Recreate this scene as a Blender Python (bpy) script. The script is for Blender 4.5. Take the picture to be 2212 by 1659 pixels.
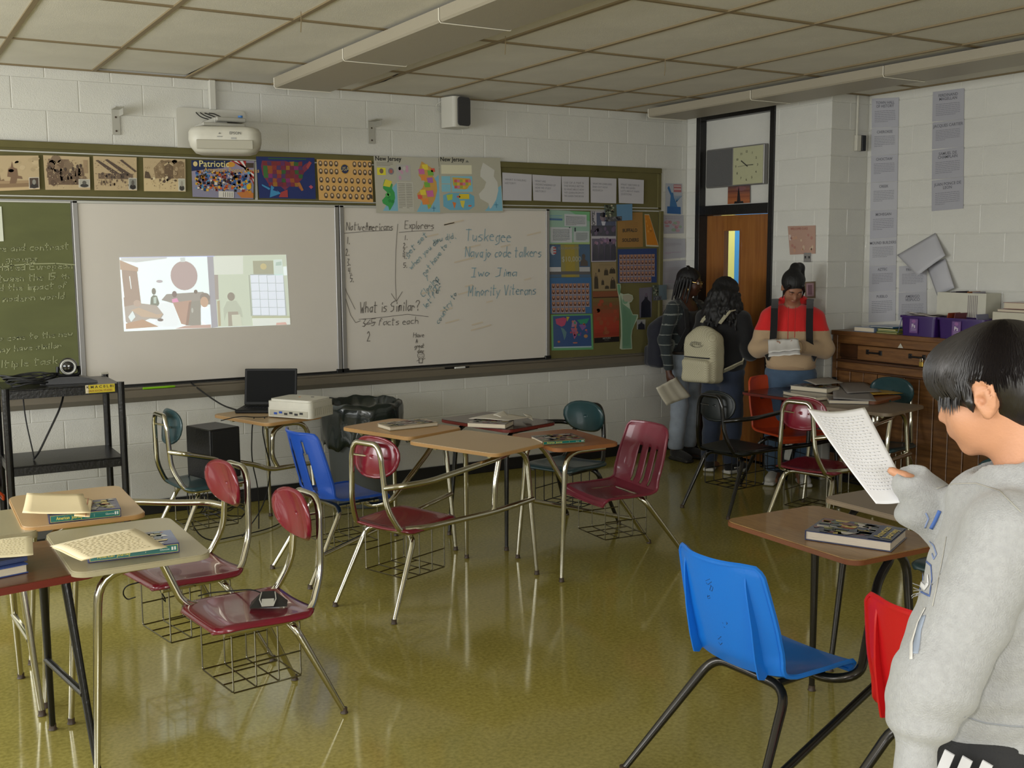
import bpy, bmesh, math, random
import numpy as np
from mathutils import Vector, Matrix
random.seed(7); rng = np.random.RandomState(3)
for o in list(bpy.data.objects): bpy.data.objects.remove(o)
scene = bpy.context.scene
COL = scene.collection
pi = math.pi
# ---------------------------------------------------------------- camera
CP = np.array([-3.0930872, -7.6897389, 1.8250576]); FPX = 2338.8578
CR = np.array([0.85756987, -0.51433952, -0.00536388])
CU = np.array([0.06750283, 0.10219884, 0.99247104])
CF = np.array([0.5099189, 0.85147534, -0.12236202])
cam_d = bpy.data.cameras.new('camera'); cam = bpy.data.objects.new('camera', cam_d); COL.objects.link(cam)
cam_d.sensor_fit = 'HORIZONTAL'; cam_d.sensor_width = 36.0; cam_d.lens = FPX/2212*36
cam_d.clip_start = 0.05; cam_d.clip_end = 60
cam.matrix_world = Matrix(((CR[0], CU[0], -CF[0], CP[0]), (CR[1], CU[1], -CF[1], CP[1]), (CR[2], CU[2], -CF[2], CP[2]), (0, 0, 0, 1)))
scene.camera = cam
vs = scene.view_settings
vs.view_transform = 'Standard'; vs.look = 'None'; vs.exposure = 0.10; vs.gamma = 1.0; vs.use_curve_mapping = False
# ---------------------------------------------------------------- world and lights
world = bpy.data.worlds.new('world'); scene.world = world; world.use_nodes = True
world.node_tree.nodes['Background'].inputs[0].default_value = (0.75, 0.85, 1.0, 1)
world.node_tree.nodes['Background'].inputs[1].default_value = 0.35
def area(name, loc, target, sx, sy, power, color):
    l = bpy.data.lights.new(name, 'AREA'); l.shape = 'RECTANGLE'; l.size = sx; l.size_y = sy; l.energy = power; l.color = color
    o = bpy.data.objects.new(name, l); COL.objects.link(o); o.location = loc
    o.rotation_euler = (Vector(target)-Vector(loc)).to_track_quat('-Z', 'Y').to_euler(); return o
WIN_E = 175
for i, yy in enumerate((-1.6, -4.2, -6.8)):      # daylight through the windows of the left wall
    area('window_daylight', (-6.05, yy, 1.75), (0, yy+.2, 1.35), 2.2, 1.5, WIN_E*(.66, .40, .32)[i], (0.97, 0.985, 0.97))
area('rear_fill_light', (-2.2, -10.55, 1.8), (-1.2, 0, 1.3), 4.0, 1.5, 175, (0.98, 0.99, 0.97))  # added unseen light by the windowless back wall, lifts front wall and floor
fl = bpy.data.lights.new('camera_flash', 'POINT'); fl.energy = 60; fl.shadow_soft_size = 0.025; fl.color = (1.0, 0.97, 0.93)
flo = bpy.data.objects.new('camera_flash', fl); COL.objects.link(flo)
flo.location = Vector(CP) + Vector(CR)*(-0.03) + Vector(CU)*0.07 + Vector(CF)*0.03
# ---------------------------------------------------------------- helpers
ZC = 3.011; XR = 3.359; XR2 = 3.767; YRET = -1.69
def ray(u, v): return CF + (u-1106)/FPX*CR - (v-829.5)/FPX*CU
def at(u, v, x=None, y=None, z=None):
    D = ray(u, v)
    t = (x-CP[0])/D[0] if x is not None else (y-CP[1])/D[1] if y is not None else (z-CP[2])/D[2]
    return CP + t*D
def lin(c):
    if isinstance(c, str): c = tuple(int(c[i:i+2], 16) for i in (0, 2, 4))
    c = [x/255 for x in c[:3]]
    return tuple((x/12.92 if x <= .04045 else ((x+.055)/1.055)**2.4) for x in c)
MATS = {}
def mat(name, col, rough=.5, metal=0, noise=0, nscale=20, bump=0, bscale=80, spec=.5, coat=0, emis=None, attr=False, stretch=None, sheen=0):
    if name in MATS: return MATS[name]
    m = bpy.data.materials.new(name); m.use_nodes = True; MATS[name] = m
    nt = m.node_tree; N = nt.nodes; L = nt.links; b = N['Principled BSDF']
    c = lin(col) if col is not None else (1, 1, 1)
    b.inputs['Base Color'].default_value = (*c, 1); b.inputs['Roughness'].default_value = rough; b.inputs['Metallic'].default_value = metal
    b.inputs['Specular IOR Level'].default_value = spec; b.inputs['Coat Weight'].default_value = coat; b.inputs['Sheen Weight'].default_value = sheen
    tc = N.new('ShaderNodeTexCoord'); mp = N.new('ShaderNodeMapping'); L.new(tc.outputs['Object'], mp.inputs[0])
    if stretch: mp.inputs['Scale'].default_value = stretch
    src = None
    if attr:
        a = N.new('ShaderNodeAttribute'); a.attribute_name = 'Col'; src = a.outputs['Color']; L.new(src, b.inputs['Base Color'])
        if emis: L.new(src, b.inputs['Emission Color']); b.inputs['Emission Strength'].default_value = emis
    elif emis:
        b.inputs['Emission Color'].default_value = (*c, 1); b.inputs['Emission Strength'].default_value = emis
    if noise:
        t = N.new('ShaderNodeTexNoise'); t.inputs['Scale'].default_value = nscale; t.inputs['Detail'].default_value = 6; L.new(mp.outputs[0], t.inputs['Vector'])
        hsv = N.new('ShaderNodeHueSaturation')
        if src: L.new(src, hsv.inputs['Color'])
        else: hsv.inputs['Color'].default_value = (*c, 1)
        mr = N.new('ShaderNodeMapRange'); mr.inputs[1].default_value = .3; mr.inputs[2].default_value = .7; mr.inputs[3].default_value = 1-noise; mr.inputs[4].default_value = 1+noise
        L.new(t.outputs[0], mr.inputs[0]); L.new(mr.outputs[0], hsv.inputs['Value']); L.new(hsv.outputs[0], b.inputs['Base Color'])
    if bump:
        t = N.new('ShaderNodeTexNoise'); t.inputs['Scale'].default_value = bscale; t.inputs['Detail'].default_value = 4; L.new(mp.outputs[0], t.inputs['Vector'])
        bp = N.new('ShaderNodeBump'); bp.inputs['Strength'].default_value = bump; bp.inputs['Distance'].default_value = .004
        L.new(t.outputs[0], bp.inputs['Height']); L.new(bp.outputs[0], b.inputs['Normal'])
    return m
def wood(name, c1, c2, rough=.4, scale=(1, 14, 1), coat=.2, ns=5):
    m = mat(name, c1, rough, coat=coat); nt = m.node_tree; N = nt.nodes; L = nt.links; b = N['Principled BSDF']
    tc = N.new('ShaderNodeTexCoord'); mp = N.new('ShaderNodeMapping'); mp.inputs['Scale'].default_value = scale
    t = N.new('ShaderNodeTexNoise'); t.inputs['Scale'].default_value = ns; t.inputs['Detail'].default_value = 8; t.inputs['Roughness'].default_value = .65
    r = N.new('ShaderNodeValToRGB'); r.color_ramp.elements[0].position = .35; r.color_ramp.elements[1].position = .68
    r.color_ramp.elements[0].color = (*lin(c2), 1); r.color_ramp.elements[1].color = (*lin(c1), 1)
    L.new(tc.outputs['Object'], mp.inputs[0]); L.new(mp.outputs[0], t.inputs['Vector']); L.new(t.outputs[0], r.inputs[0]); L.new(r.outputs[0], b.inputs['Base Color'])
    return m
class MB:
    """collects geometry for ONE mesh"""
    def __init__(s): s.v = []; s.f = []; s.m = []; s.c = []; s.mi = 0; s.col = (1, 1, 1); s.sm = []
    def add(s, vs, fs, smooth=None):
        b = len(s.v); s.v += [tuple(map(float, p)) for p in vs]
        for f in fs: s.f.append(tuple(b+i for i in f)); s.m.append(s.mi); s.c.append(s.col)
        return s
    def box(s, c, d, R=None):
        x, y, z = [k/2 for k in d]
        P = [(-x, -y, -z), (x, -y, -z), (x, y, -z), (-x, y, -z), (-x, -y, z), (x, -y, z), (x, y, z), (-x, y, z)]
        P = [Vector(p) for p in P]
        if R is not None: P = [R @ p for p in P]
        P = [p+Vector(c) for p in P]
        return s.add(P, [(0, 3, 2, 1), (4, 5, 6, 7), (0, 1, 5, 4), (1, 2, 6, 5), (2, 3, 7, 6), (3, 0, 4, 7)])
    def bbox(s, c, d, bv=.004, R=None):
        """bevelled box"""
        x, y, z = [k/2 for k in d]; bv = min(bv, x*.9, y*.9, z*.9)
        P = []; idx = {}
        for sx in (-1, 1):
            for sy in (-1, 1):
                for sz in (-1, 1):
                    for ax in range(3):
                        q = [sx*(x-bv), sy*(y-bv), sz*(z-bv)]; q[ax] = (sx*x, sy*y, sz*z)[ax]
                        idx[(sx, sy, sz, ax)] = len(P); P.append(Vector(q))
        F = []
        for ax in range(3):
            a, b2 = [(1, 2), (2, 0), (0, 1)][ax]
            for sg in (-1, 1):
                loop = []
                for (p, q) in ((-1, -1), (1, -1), (1, 1), (-1, 1)):
                    k = [0, 0, 0]; k[ax] = sg; k[a] = p; k[b2] = q; loop.append(idx[(*k, ax)])
                F.append(tuple(loop) if sg > 0 else tuple(reversed(loop)))
        for ax in range(3):   # edges parallel to ax
            a, b2 = [(1, 2), (2, 0), (0, 1)][ax]
            for p in (-1, 1):
                for q in (-1, 1):
                    def key(t, face): k = [0, 0, 0]; k[ax] = t; k[a] = p; k[b2] = q; return idx[(*k, face)]
                    l = (key(-1, a), key(1, a), key(1, b2), key(-1, b2))
                    F.append(l if p*q > 0 else tuple(reversed(l)))
        for sx in (-1, 1):
            for sy in (-1, 1):
                for sz in (-1, 1):
                    l = (idx[(sx, sy, sz, 0)], idx[(sx, sy, sz, 1)], idx[(sx, sy, sz, 2)])
                    F.append(l if sx*sy*sz > 0 else tuple(reversed(l)))
        if R is not None: P = [R @ p for p in P]
        return s.add([p+Vector(c) for p in P], F)
    def tube(s, pts, r, n=10, cap=True, closed=False, bend=0):
        if bend: pts = fillet(pts, bend)
        pts = [Vector(p) for p in pts]; m = len(pts)
        rr = r if hasattr(r, '__len__') else [r]*m
        if len(rr) != m: rr = list(np.interp(np.linspace(0, 1, m), np.linspace(0, 1, len(rr)), rr))
        T = []
        for i in range(m):
            a = pts[i-1] if (i > 0 or closed) else pts[i]; b = pts[(i+1) % m] if (i < m-1 or closed) else pts[i]
            t = (b-a); T.append(t.normalized() if t.length > 1e-9 else Vector((0, 0, 1)))
        up = Vector((0, 0, 1)) if abs(T[0].z) < .9 else Vector((1, 0, 0))
        nrm = (up - T[0]*up.dot(T[0])).normalized(); V = []
        for i in range(m):
            nrm = (nrm - T[i]*nrm.dot(T[i])); nrm = nrm.normalized() if nrm.length > 1e-6 else T[i].orthogonal().normalized()
            bi = T[i].cross(nrm)
            for k in range(n):
                a = 2*pi*k/n; V.append(pts[i]+(nrm*math.cos(a)+bi*math.sin(a))*rr[i])
        F = []
        for i in range(m if closed else m-1):
            j = (i+1) % m
            for k in range(n):
                k2 = (k+1) % n; F.append((i*n+k, i*n+k2, j*n+k2, j*n+k))
        if cap and not closed: F.append(tuple(range(n-1, -1, -1))); F.append(tuple((m-1)*n+k for k in range(n)))
        return s.add(V, F)
    def lathe(s, prof, c=(0, 0, 0), n=32, axis='z', R=None):
        V = []
        for (r, z) in prof:
            for k in range(n):
                a = 2*pi*k/n; p = Vector((r*math.cos(a), r*math.sin(a), z))
                if axis == 'y': p = Vector((p.x, p.z, p.y))
                if axis == 'x': p = Vector((p.z, p.x, p.y))
                if R is not None: p = R @ p
                V.append(p+Vector(c))
        F = []
        for i in range(len(prof)-1):
            for k in range(n):
                k2 = (k+1) % n; q = (i*n+k, i*n+k2, (i+1)*n+k2, (i+1)*n+k); F.append(q if axis != 'y' else q[::-1])
        F.append(tuple(range(n-1, -1, -1)) if axis != 'y' else tuple(range(n)))
        e = tuple((len(prof)-1)*n+k for k in range(n)); F.append(e if axis != 'y' else e[::-1])
        return s.add(V, F)
    def prism(s, poly, z0, z1, M=None, cap=True):
        """poly: list of (x,y); extruded along z; M: 4x4"""
        n = len(poly); V = [Vector((x, y, z0)) for x, y in poly]+[Vector((x, y, z1)) for x, y in poly]
        if M is not None: V = [M @ p for p in V]
        F = [(i, (i+1) % n, n+(i+1) % n, n+i) for i in range(n)]
        if cap: F += [tuple(range(n-1, -1, -1)), tuple(range(n, 2*n))]
        return s.add(V, F)
    def grid(s, fn, nu, nv, skip=None):
        V = [fn(i/nu, j/nv) for j in range(nv+1) for i in range(nu+1)]; F = []
        for j in range(nv):
            for i in range(nu):
                if skip and skip((i+.5)/nu, (j+.5)/nv): continue
                a = j*(nu+1)+i; F.append((a, a+1, a+nu+2, a+nu+1))
        return s.add(V, F)
    def build(s, name, mats, parent=None, angle=35, solid=0, sub=0, loc=None, rot=None, offset=0):
        me = bpy.data.meshes.new(name); me.from_pydata(s.v, [], s.f)
        if not isinstance(mats, (list, tuple)): mats = [mats]
        for m in mats: me.materials.append(m)
        me.polygons.foreach_set('material_index', s.m); me.polygons.foreach_set('use_smooth', [True]*len(s.f))
        if any(m.node_tree.nodes.get('Attribute') for m in mats):
            at_ = me.color_attributes.new('Col', 'FLOAT_COLOR', 'CORNER'); data = []
            for p, c in zip(s.f, s.c): data += [*c, 1.0]*len(p)
            at_.data.foreach_set('color', data)
        me.update(); me.set_sharp_from_angle(angle=math.radians(angle))
        o = bpy.data.objects.new(name, me); COL.objects.link(o)
        if parent is not None: o.parent = parent
        if loc is not None: o.location = loc
        if rot is not None: o.rotation_euler = rot
        if solid: md = o.modifiers.new('solid', 'SOLIDIFY'); md.thickness = solid; md.offset = offset
        if sub: md = o.modifiers.new('sub', 'SUBSURF'); md.levels = sub; md.render_levels = sub
        return o
def fillet(pts, r, n=6):
    pts = [Vector(p) for p in pts]; out = [pts[0]]
    for i in range(1, len(pts)-1):
        a, b, c = pts[i-1], pts[i], pts[i+1]; u = a-b; w = c-b
        rr = min(r, u.length*.49, w.length*.49); u.normalize(); w.normalize()
        if u.angle(w) > 3.1: out.append(b); continue
        p0 = b+u*rr; p1 = b+w*rr
        for k in range(n+1):
            t = k/n; out.append(p0*(1-t)**2+b*2*t*(1-t)+p1*t*t)
    out.append(pts[-1]); return out
def rrect(w, d, r, n=6, cx=0, cy=0):
    P = []
    for (sx, sy, a0) in ((1, 1, 0), (-1, 1, 90), (-1, -1, 180), (1, -1, 270)):
        for k in range(n+1):
            a = math.radians(a0+90*k/n); P.append((cx+sx*(w/2-r)+r*math.cos(a), cy+sy*(d/2-r)+r*math.sin(a)))
    return P
def tag(o, label, cat=None, group=None, kind=None):
    if label: o['label'] = label
    if cat: o['category'] = cat
    if group: o['group'] = group
    if kind: o['kind'] = kind
    return o
def thing(name, label, cat, loc=(0, 0, 0), rz=0, group=None, rot=None):
    o = bpy.data.objects.new(name, None); COL.objects.link(o); o.location = loc; o.rotation_euler = rot or (0, 0, rz); o.empty_display_size = .1
    return tag(o, label, cat, group)
def struct(o): o['kind'] = 'structure'; return o
def copy_tree(o, parent=None):
    c = o.copy(); COL.objects.link(c); c.parent = parent
    for ch in [x for x in bpy.data.objects if x.parent == o]: copy_tree(ch, c)
    return c
# ---- lettering
_tc = {}
def text_geo(txt, bold=0.0):
    k = (txt, bold)
    if k not in _tc:
        cu = bpy.data.curves.new('t', 'FONT'); cu.body = txt; cu.size = 1; cu.offset = bold; cu.resolution_u = 2
        o = bpy.data.objects.new('t', cu); COL.objects.link(o); dg = bpy.context.evaluated_depsgraph_get(); me = bpy.data.meshes.new_from_object(o.evaluated_get(dg))
        _tc[k] = ([tuple(v.co[:2]) for v in me.vertices], [tuple(p.vertices) for p in me.polygons])
        bpy.data.objects.remove(o); bpy.data.meshes.remove(me); bpy.data.curves.remove(cu)
    return _tc[k]
GL = dict(a='351504031223 3532', b='0802 0415253432221202', c='3515040312 1232', d='3832 351504031233', e='0434 34251504031232', f='37281702 0626', g='3515040312 35311000', h='0802 0415253432', i='1512 1716', j='25211000 2726', k='0802 3503 1432', l='1812', m='0502 04151412 1425353432', n='0502 0415253432', o='15040312233415', p='0500 0515253433221202', q='3515040312 3530', r='0502 04152534', s='3515041433221202', t='18131222 0636', u='0503122333 3532', v='051235', w='0512243245', x='0532 3502', y='0513 3500', z='05350232',
    A='021832 0535', C='4817060312 1242', E='48080242 0535', G='48170603124244 4424', H='0802 4842 0545', I='0838 2822 0232', J='1848 38331202', M='0208244842', N='02084248', S='4817061535331202', T='0848 2822', V='082248', W='0812253248', X='0842 4802', P='0802 083837361505', D='0802 0828463302')
GL.update({'1': '2822', '2': '071828360242', '3': '083815332202', '4': '080535 3832', '5': '4808054533221202', '0': '18060312323638 3818', '.': '1213', ',': '1221', ':': '1213 1516', '?': '071838472524 2322', '-': '0434', "'": '1817', '/': '0248'})
def strokes(txt):
    out = []; x = 0
    for ch in txt:
        if ch == ' ': x += 3; continue
        g = GL.get(ch) or GL.get(ch.lower()) or '1213'; w = 0
        for st in g.split():
            pts = [(int(st[i]), int(st[i+1])) for i in range(0, len(st)-1, 2)]
            if len(pts) > 1: out.append([(x+a, b-2) for a, b in pts]); w = max(w, max(a for a, b in pts))
        x += w+1.5
    return out, x
class Sheet:
    """flat printed sheet / painted surface; corners TL,TR,BR,BL in world; s right 0..1, t down 0..1"""
    def __init__(s, corners, base='f0f0ea', thick=.0012, noback=False, jag=0):
        s.q = [Vector(c) for c in corners]; s.n = (s.q[1]-s.q[0]).cross(s.q[3]-s.q[0]).normalized()*-1
        s.W = ((s.q[1]-s.q[0]).length+(s.q[2]-s.q[3]).length)/2; s.H = ((s.q[3]-s.q[0]).length+(s.q[2]-s.q[1]).length)/2
        s.mb = MB(); s.th = thick
        if (CPV-s.q[0]).dot(s.n) < 0: s.n = -s.n
        if not noback:
            s.mb.col = lin(base); a = [q for q in s.q]; b = [q+s.n*thick for q in s.q]
            s.mb.add(a+b, [(0, 1, 2, 3), (7, 6, 5, 4), (0, 4, 5, 1), (1, 5, 6, 2), (2, 6, 7, 3), (3, 7, 4, 0)])
    def P(s, u, t, l=0):
        a = s.q[0].lerp(s.q[1], u); b = s.q[3].lerp(s.q[2], u); return a.lerp(b, t)+s.n*(s.th+.0003+l*.0004)
    def poly(s, pts, col, l=0):
        s.mb.col = lin(col); V = [s.P(u, t, l) for u, t in pts]
        nn = sum(((V[i]-V[0]).cross(V[i+1]-V[0]) for i in range(1, len(V)-1)), Vector())
        f = list(range(len(V)))
        if nn.dot(s.n) < 0: f = f[::-1]
        s.mb.add(V, [tuple(f)]); return s
    def rect(s, u0, t0, u1, t1, col, l=0): return s.poly([(u0, t0), (u1, t0), (u1, t1), (u0, t1)], col, l)
    def oval(s, u, t, ru, rt, col, l=0, n=12): return s.poly([(u+ru*math.cos(2*pi*k/n), t+rt*math.sin(2*pi*k/n)) for k in range(n)], col, l)
    def line(s, pts, w, col, l=3):
        P = [Vector((u*s.W, t*s.H)) for u, t in pts]
        for a, b in zip(P, P[1:]):
            d = (b-a); L = d.length
            if L < 1e-7: continue
            d /= L; n = Vector((-d.y, d.x))*w/2; e = d*w*.35
            s.poly([((p.x)/s.W, p.y/s.H) for p in (a-e+n, b+e+n, b+e-n, a-e-n)], col, l)
        return s
    def hand(s, txt, u, t, h, w, col, l=3, ang=0, jit=.35, wid=None):
        """handwriting: baseline start (u,t), cap height h (m), stroke w (m)"""
        st, L = strokes(txt); k = h/6; kx = k if wid is None else wid/max(L, 1); ca, sa = math.cos(ang), math.sin(ang)
        for q in st:
            jx, jy = random.uniform(-jit, jit), random.uniform(-jit, jit); o = []
            for x, y in q:
                X = (x+jx+y*.12)*kx; Y = (y+jy)*k
                o.append((u+(X*ca-Y*sa)/s.W, t-(X*sa+Y*ca)/s.H))
            s.line(o, w, col, l)
        return s
    def text(s, txt, u, t, h, col, l=3, bold=.0, align='l', wid=None):
        V, F = text_geo(txt, bold)
        if not V: return s
        x0 = min(v[0] for v in V); x1 = max(v[0] for v in V); k = h/.73; kx = k if wid is None else wid/(x1-x0)
        off = {'l': -x0, 'c': -(x0+x1)/2, 'r': -x1}[align]; s.mb.col = lin(col)
        P = [s.P(u+(x+off)*kx/s.W, t-y*k/s.H, l) for x, y in V]
        FF = []
        for f in F:
            nn = (P[f[1]]-P[f[0]]).cross(P[f[2]]-P[f[0]]); FF.append(f if nn.dot(s.n) > 0 else f[::-1])
        s.mb.add(P, FF); return s
    def para(s, u0, t0, u1, n, dt, col='8a8a90', w=.0035, l=2):
        for i in range(n):
            x = u0; e = u1 if i < n-1 else u0+(u1-u0)*random.uniform(.3, .9)
            while x < e:
                L = random.uniform(.03, .1)*(u1-u0)*1.6; s.line([(x, t0+i*dt), (min(x+L, e), t0+i*dt)], w, col, l); x += L+.03*(u1-u0)
        return s
    def build(s, name, m=None, parent=None): return s.mb.build(name, m or MATS['print'], parent)
CPV = Vector(CP)
mat('print', None, .55, attr=True); mat('print_gloss', None, .25, attr=True, coat=.3); mat('board_ink', None, .5, attr=True)
# ================================================================ MATERIALS
M = {}
M['wall'] = mat('wall_paint', (208, 207, 200), .45, noise=.05, nscale=2.5, bump=.55, bscale=160, coat=.15)
M['ceil'] = mat('ceiling_tile', (210, 206, 194), .9, noise=.05, nscale=3, bump=.4, bscale=300)
M['grid'] = mat('ceiling_grid', (128, 112, 82), .6)
M['lightcase'] = mat('light_case', (150, 143, 124), .5)
M['lightedge'] = mat('light_edge', (235, 230, 214), .4)
M['diff'] = mat('light_diffuser', (158, 150, 132), .45, bump=.25, bscale=200)
M['floor'] = mat('floor_vinyl', (121, 105, 47), .1, spec=.5)
M['base'] = mat('rubber_base', (26, 25, 26), .45)
M['olive'] = mat('olive_board', (98, 92, 52), .8, noise=.08, nscale=6)
M['chalk'] = mat('chalkboard', (96, 100, 60), .75, noise=.10, nscale=3, stretch=(1, 1, 3))
M['white'] = mat('whiteboard', (208, 202, 193), .34, noise=.015, nscale=3, coat=.2)
M['alu'] = mat('aluminium', (150, 148, 146), .4, metal=.6)
M['alu2'] = mat('light_aluminium', (190, 190, 184), .4, metal=.3)
M['tray'] = mat('tray_metal', (120, 112, 98), .45, metal=.3)
M['blackp'] = mat('black_plastic', (16, 16, 18), .35)
M['blackm'] = mat('black_paint', (14, 13, 13), .3, bump=.3, bscale=60)
M['doorwood'] = wood('door_wood', (158, 104, 50), (134, 82, 36), .3, (9, 9, .6), .3, 3)
M['cabwood'] = wood('cabinet_wood', (126, 86, 46), (86, 54, 26), .4, (3, 1, 9), .2, 4)
M['cabdark'] = wood('cabinet_dark', (84, 52, 28), (58, 35, 18), .4, (3, 1, 9), .2, 4)
M['dark'] = mat('dark_void', (14, 10, 8), .9)
M['chrome'] = mat('chrome', (196, 192, 176), .14, metal=1)
M['gun'] = mat('gunmetal_tube', (72, 70, 68), .22, metal=.85)
M['blacktube'] = mat('black_tube', (12, 12, 14), .2, coat=.4)
M['wire'] = mat('wire_metal', (130, 126, 112), .25, metal=1)
M['blackwire'] = mat('black_wire', (25, 25, 27), .35)
M['rubber'] = mat('black_rubber', (18, 18, 18), .6)
# floor pattern: faint speckle of vinyl tiles and a wavy wax polish
nt = M['floor'].node_tree; N = nt.nodes; L = nt.links; b = N['Principled BSDF']
tc = N.new('ShaderNodeTexCoord'); n1 = N.new('ShaderNodeTexNoise'); n1.inputs['Scale'].default_value = 60; n1.inputs['Detail'].default_value = 5
n2 = N.new('ShaderNodeTexNoise'); n2.inputs['Scale'].default_value = 1.3; n2.inputs['Detail'].default_value = 3
r1 = N.new('ShaderNodeValToRGB'); r1.color_ramp.elements[0].position = .3; r1.color_ramp.elements[1].position = .7
r1.color_ramp.elements[0].color = (*lin((138, 128, 62)), 1); r1.color_ramp.elements[1].color = (*lin((166, 155, 84)), 1)
r2 = N.new('ShaderNodeMapRange'); r2.inputs[1].default_value = .3; r2.inputs[2].default_value = .7; r2.inputs[3].default_value = .88; r2.inputs[4].default_value = 1.1
hs = N.new('ShaderNodeHueSaturation'); L.new(tc.outputs['Object'], n1.inputs['Vector']); L.new(tc.outputs['Object'], n2.inputs['Vector'])
L.new(n1.outputs[0], r1.inputs[0]); L.new(n2.outputs[0], r2.inputs[0]); L.new(r1.outputs[0], hs.inputs['Color']); L.new(r2.outputs[0], hs.inputs['Value']); L.new(hs.outputs[0], b.inputs['Base Color'])
n3 = N.new('ShaderNodeTexNoise'); n3.inputs['Scale'].default_value = 5; n3.inputs['Detail'].default_value = 2
bp = N.new('ShaderNodeBump'); bp.inputs['Strength'].default_value = .06; bp.inputs['Distance'].default_value = .002; L.new(tc.outputs['Object'], n3.inputs['Vector']); L.new(n3.outputs[0], bp.inputs['Height']); L.new(bp.outputs[0], b.inputs['Normal'])
# ================================================================ ROOM SHELL
XL = -6.1; YB = -10.6
q = MB().box(((XL+XR2)/2, (YB)/2, -.05), (XR2-XL+.6, -YB+.6, .1)); struct(q.build('floor', M['floor']))
q = MB().box(((XL+XR2)/2, YB/2, ZC+.09), (XR2-XL+.6, -YB+.6, .1)); ceiling = struct(q.build('ceiling', M['dark']))
wf = struct(MB().box(((XL+XR)/2, .06, ZC/2), (XR-XL+.0, .12, ZC+.06)).build('wall_front', M['wall']))
q = MB()                                              # right wall before the recess, with the door opening
YD0, YD1 = -.135, -1.10; DREC = .14
q.box((XR+.15, YD0/2+.03, ZC/2), (.3, -YD0+.06-.0, ZC+.06)); q.box((XR+.26, (YD1+YRET)/2, ZC/2), (.52, YD1-YRET, ZC+.06))
wr = struct(q.build('wall_right', M['wall']))
wrec = struct(MB().box((XR2+.06, (YRET+YB)/2, ZC/2), (.12, YRET-YB+.0, ZC+.06)).build('wall_recess', M['wall']))
q = MB(); zs = (.85, 2.65)
q.box((XL-.06, YB/2, zs[0]/2), (.12, -YB, zs[0])); q.box((XL-.06, YB/2, (zs[1]+ZC+.03)/2), (.12, -YB, ZC+.03-zs[1]))
for a, b2 in ((0, -.45), (-2.75, -3.05), (-5.35, -5.65), (-7.95, YB)): q.box((XL-.06, (a+b2)/2, 1.75), (.12, a-b2, 1.8))
struct(q.build('wall_left', M['wall']))
struct(MB().box(((XL+XR2)/2, YB-.06, ZC/2), (XR2-XL, .12, ZC+.06)).build('wall_back', M['wall']))
# ---- painted concrete blocks, one object each
BW, BH = .4064, .2032; Z0B = .0994
_blk = {}
def block_mesh(w, h):
    k = (round(w, 3), round(h, 3))
    if k not in _blk:
        g = .0015; d = .0035; bv = .004; x = w/2-g; z = h/2-g
        P = [(-x, 0, -z), (x, 0, -z), (x, 0, z), (-x, 0, z), (-x+bv, -d, -z+bv), (x-bv, -d, -z+bv), (x-bv, -d, z-bv), (-x+bv, -d, z-bv)]
        me = bpy.data.meshes.new('block'); me.from_pydata(P, [], [(4, 5, 6, 7), (0, 1, 5, 4), (1, 2, 6, 5), (2, 3, 7, 6), (3, 0, 4, 7)]); me.materials.append(M['wall']); _blk[k] = me
    return _blk[k]
def blocks(parent, org, ux, a0, a1, z0, z1, phase, rz, skip=None):
    """lay blocks along direction ux from distance a0 to a1; phase(n) gives a joint position of course n"""
    n = int(math.floor((z0-Z0B)/BH))
    while Z0B+n*BH < z1-.01:
        lo = max(z0, Z0B+n*BH); hi = min(z1, Z0B+(n+1)*BH); ph = phase(n)
        k = math.floor((a0-ph)/BW)
        while ph+k*BW < a1-.01:
            l = max(a0, ph+k*BW); r = min(a1, ph+(k+1)*BW); k += 1
            if r-l < .02 or hi-lo < .015 or (skip and skip(l, r, lo, hi)): continue
            o = bpy.data.objects.new('block', block_mesh(r-l, hi-lo)); COL.objects.link(o); o.parent = parent
            c = Vector(org)+Vector(ux)*((l+r)/2); o.location = (c.x, c.y, (lo+hi)/2); o.rotation_euler = (0, 0, rz)
        n += 1
blocks(wf, (0, 0, 0), (1, 0, 0), -3.4, XR-.004, .0, ZC, lambda n: -2.19+(0 if n % 2 else BW/2), 0,
       skip=lambda l, r, lo, hi: (r < 3.02 and lo > .86 and hi < 2.50))
blocks(wr, (XR, 0, 0), (0, -1, 0), .004, -YD0, 0, ZC, lambda n: 1.55+(0 if n % 2 else BW/2), -pi/2)
blocks(wr, (XR, 0, 0), (0, -1, 0), -YD1, -YRET+.006, 0, ZC, lambda n: 1.55+(0 if n % 2 else BW/2), -pi/2)
blocks(wr, (XR, YRET, 0), (1, 0, 0), .0, XR2-XR+.0, 0, ZC, lambda n: .2 if n % 2 else 0, 0)
blocks(wrec, (XR2, 0, 0), (0, -1, 0), -YRET+.002, 4.6, .9, ZC, lambda n: 2.73+(0 if n % 2 else BW/2), -pi/2)
# rubber baseboards
struct(MB().bbox((XL/2+XR/2, -.008, .05), (XR-XL-.01, .012, .10), .004).build('baseboard_front', M['base']))
struct(MB().bbox((XR-.008, (YD1+YRET)/2, .05), (.012, YD1-YRET-.01, .10), .004).build('baseboard_right', M['base']))
struct(MB().bbox((XR2-.0, -6.0, .05), (.012, 8.4, .10), .004).build('baseboard_recess', M['base']))
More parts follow.
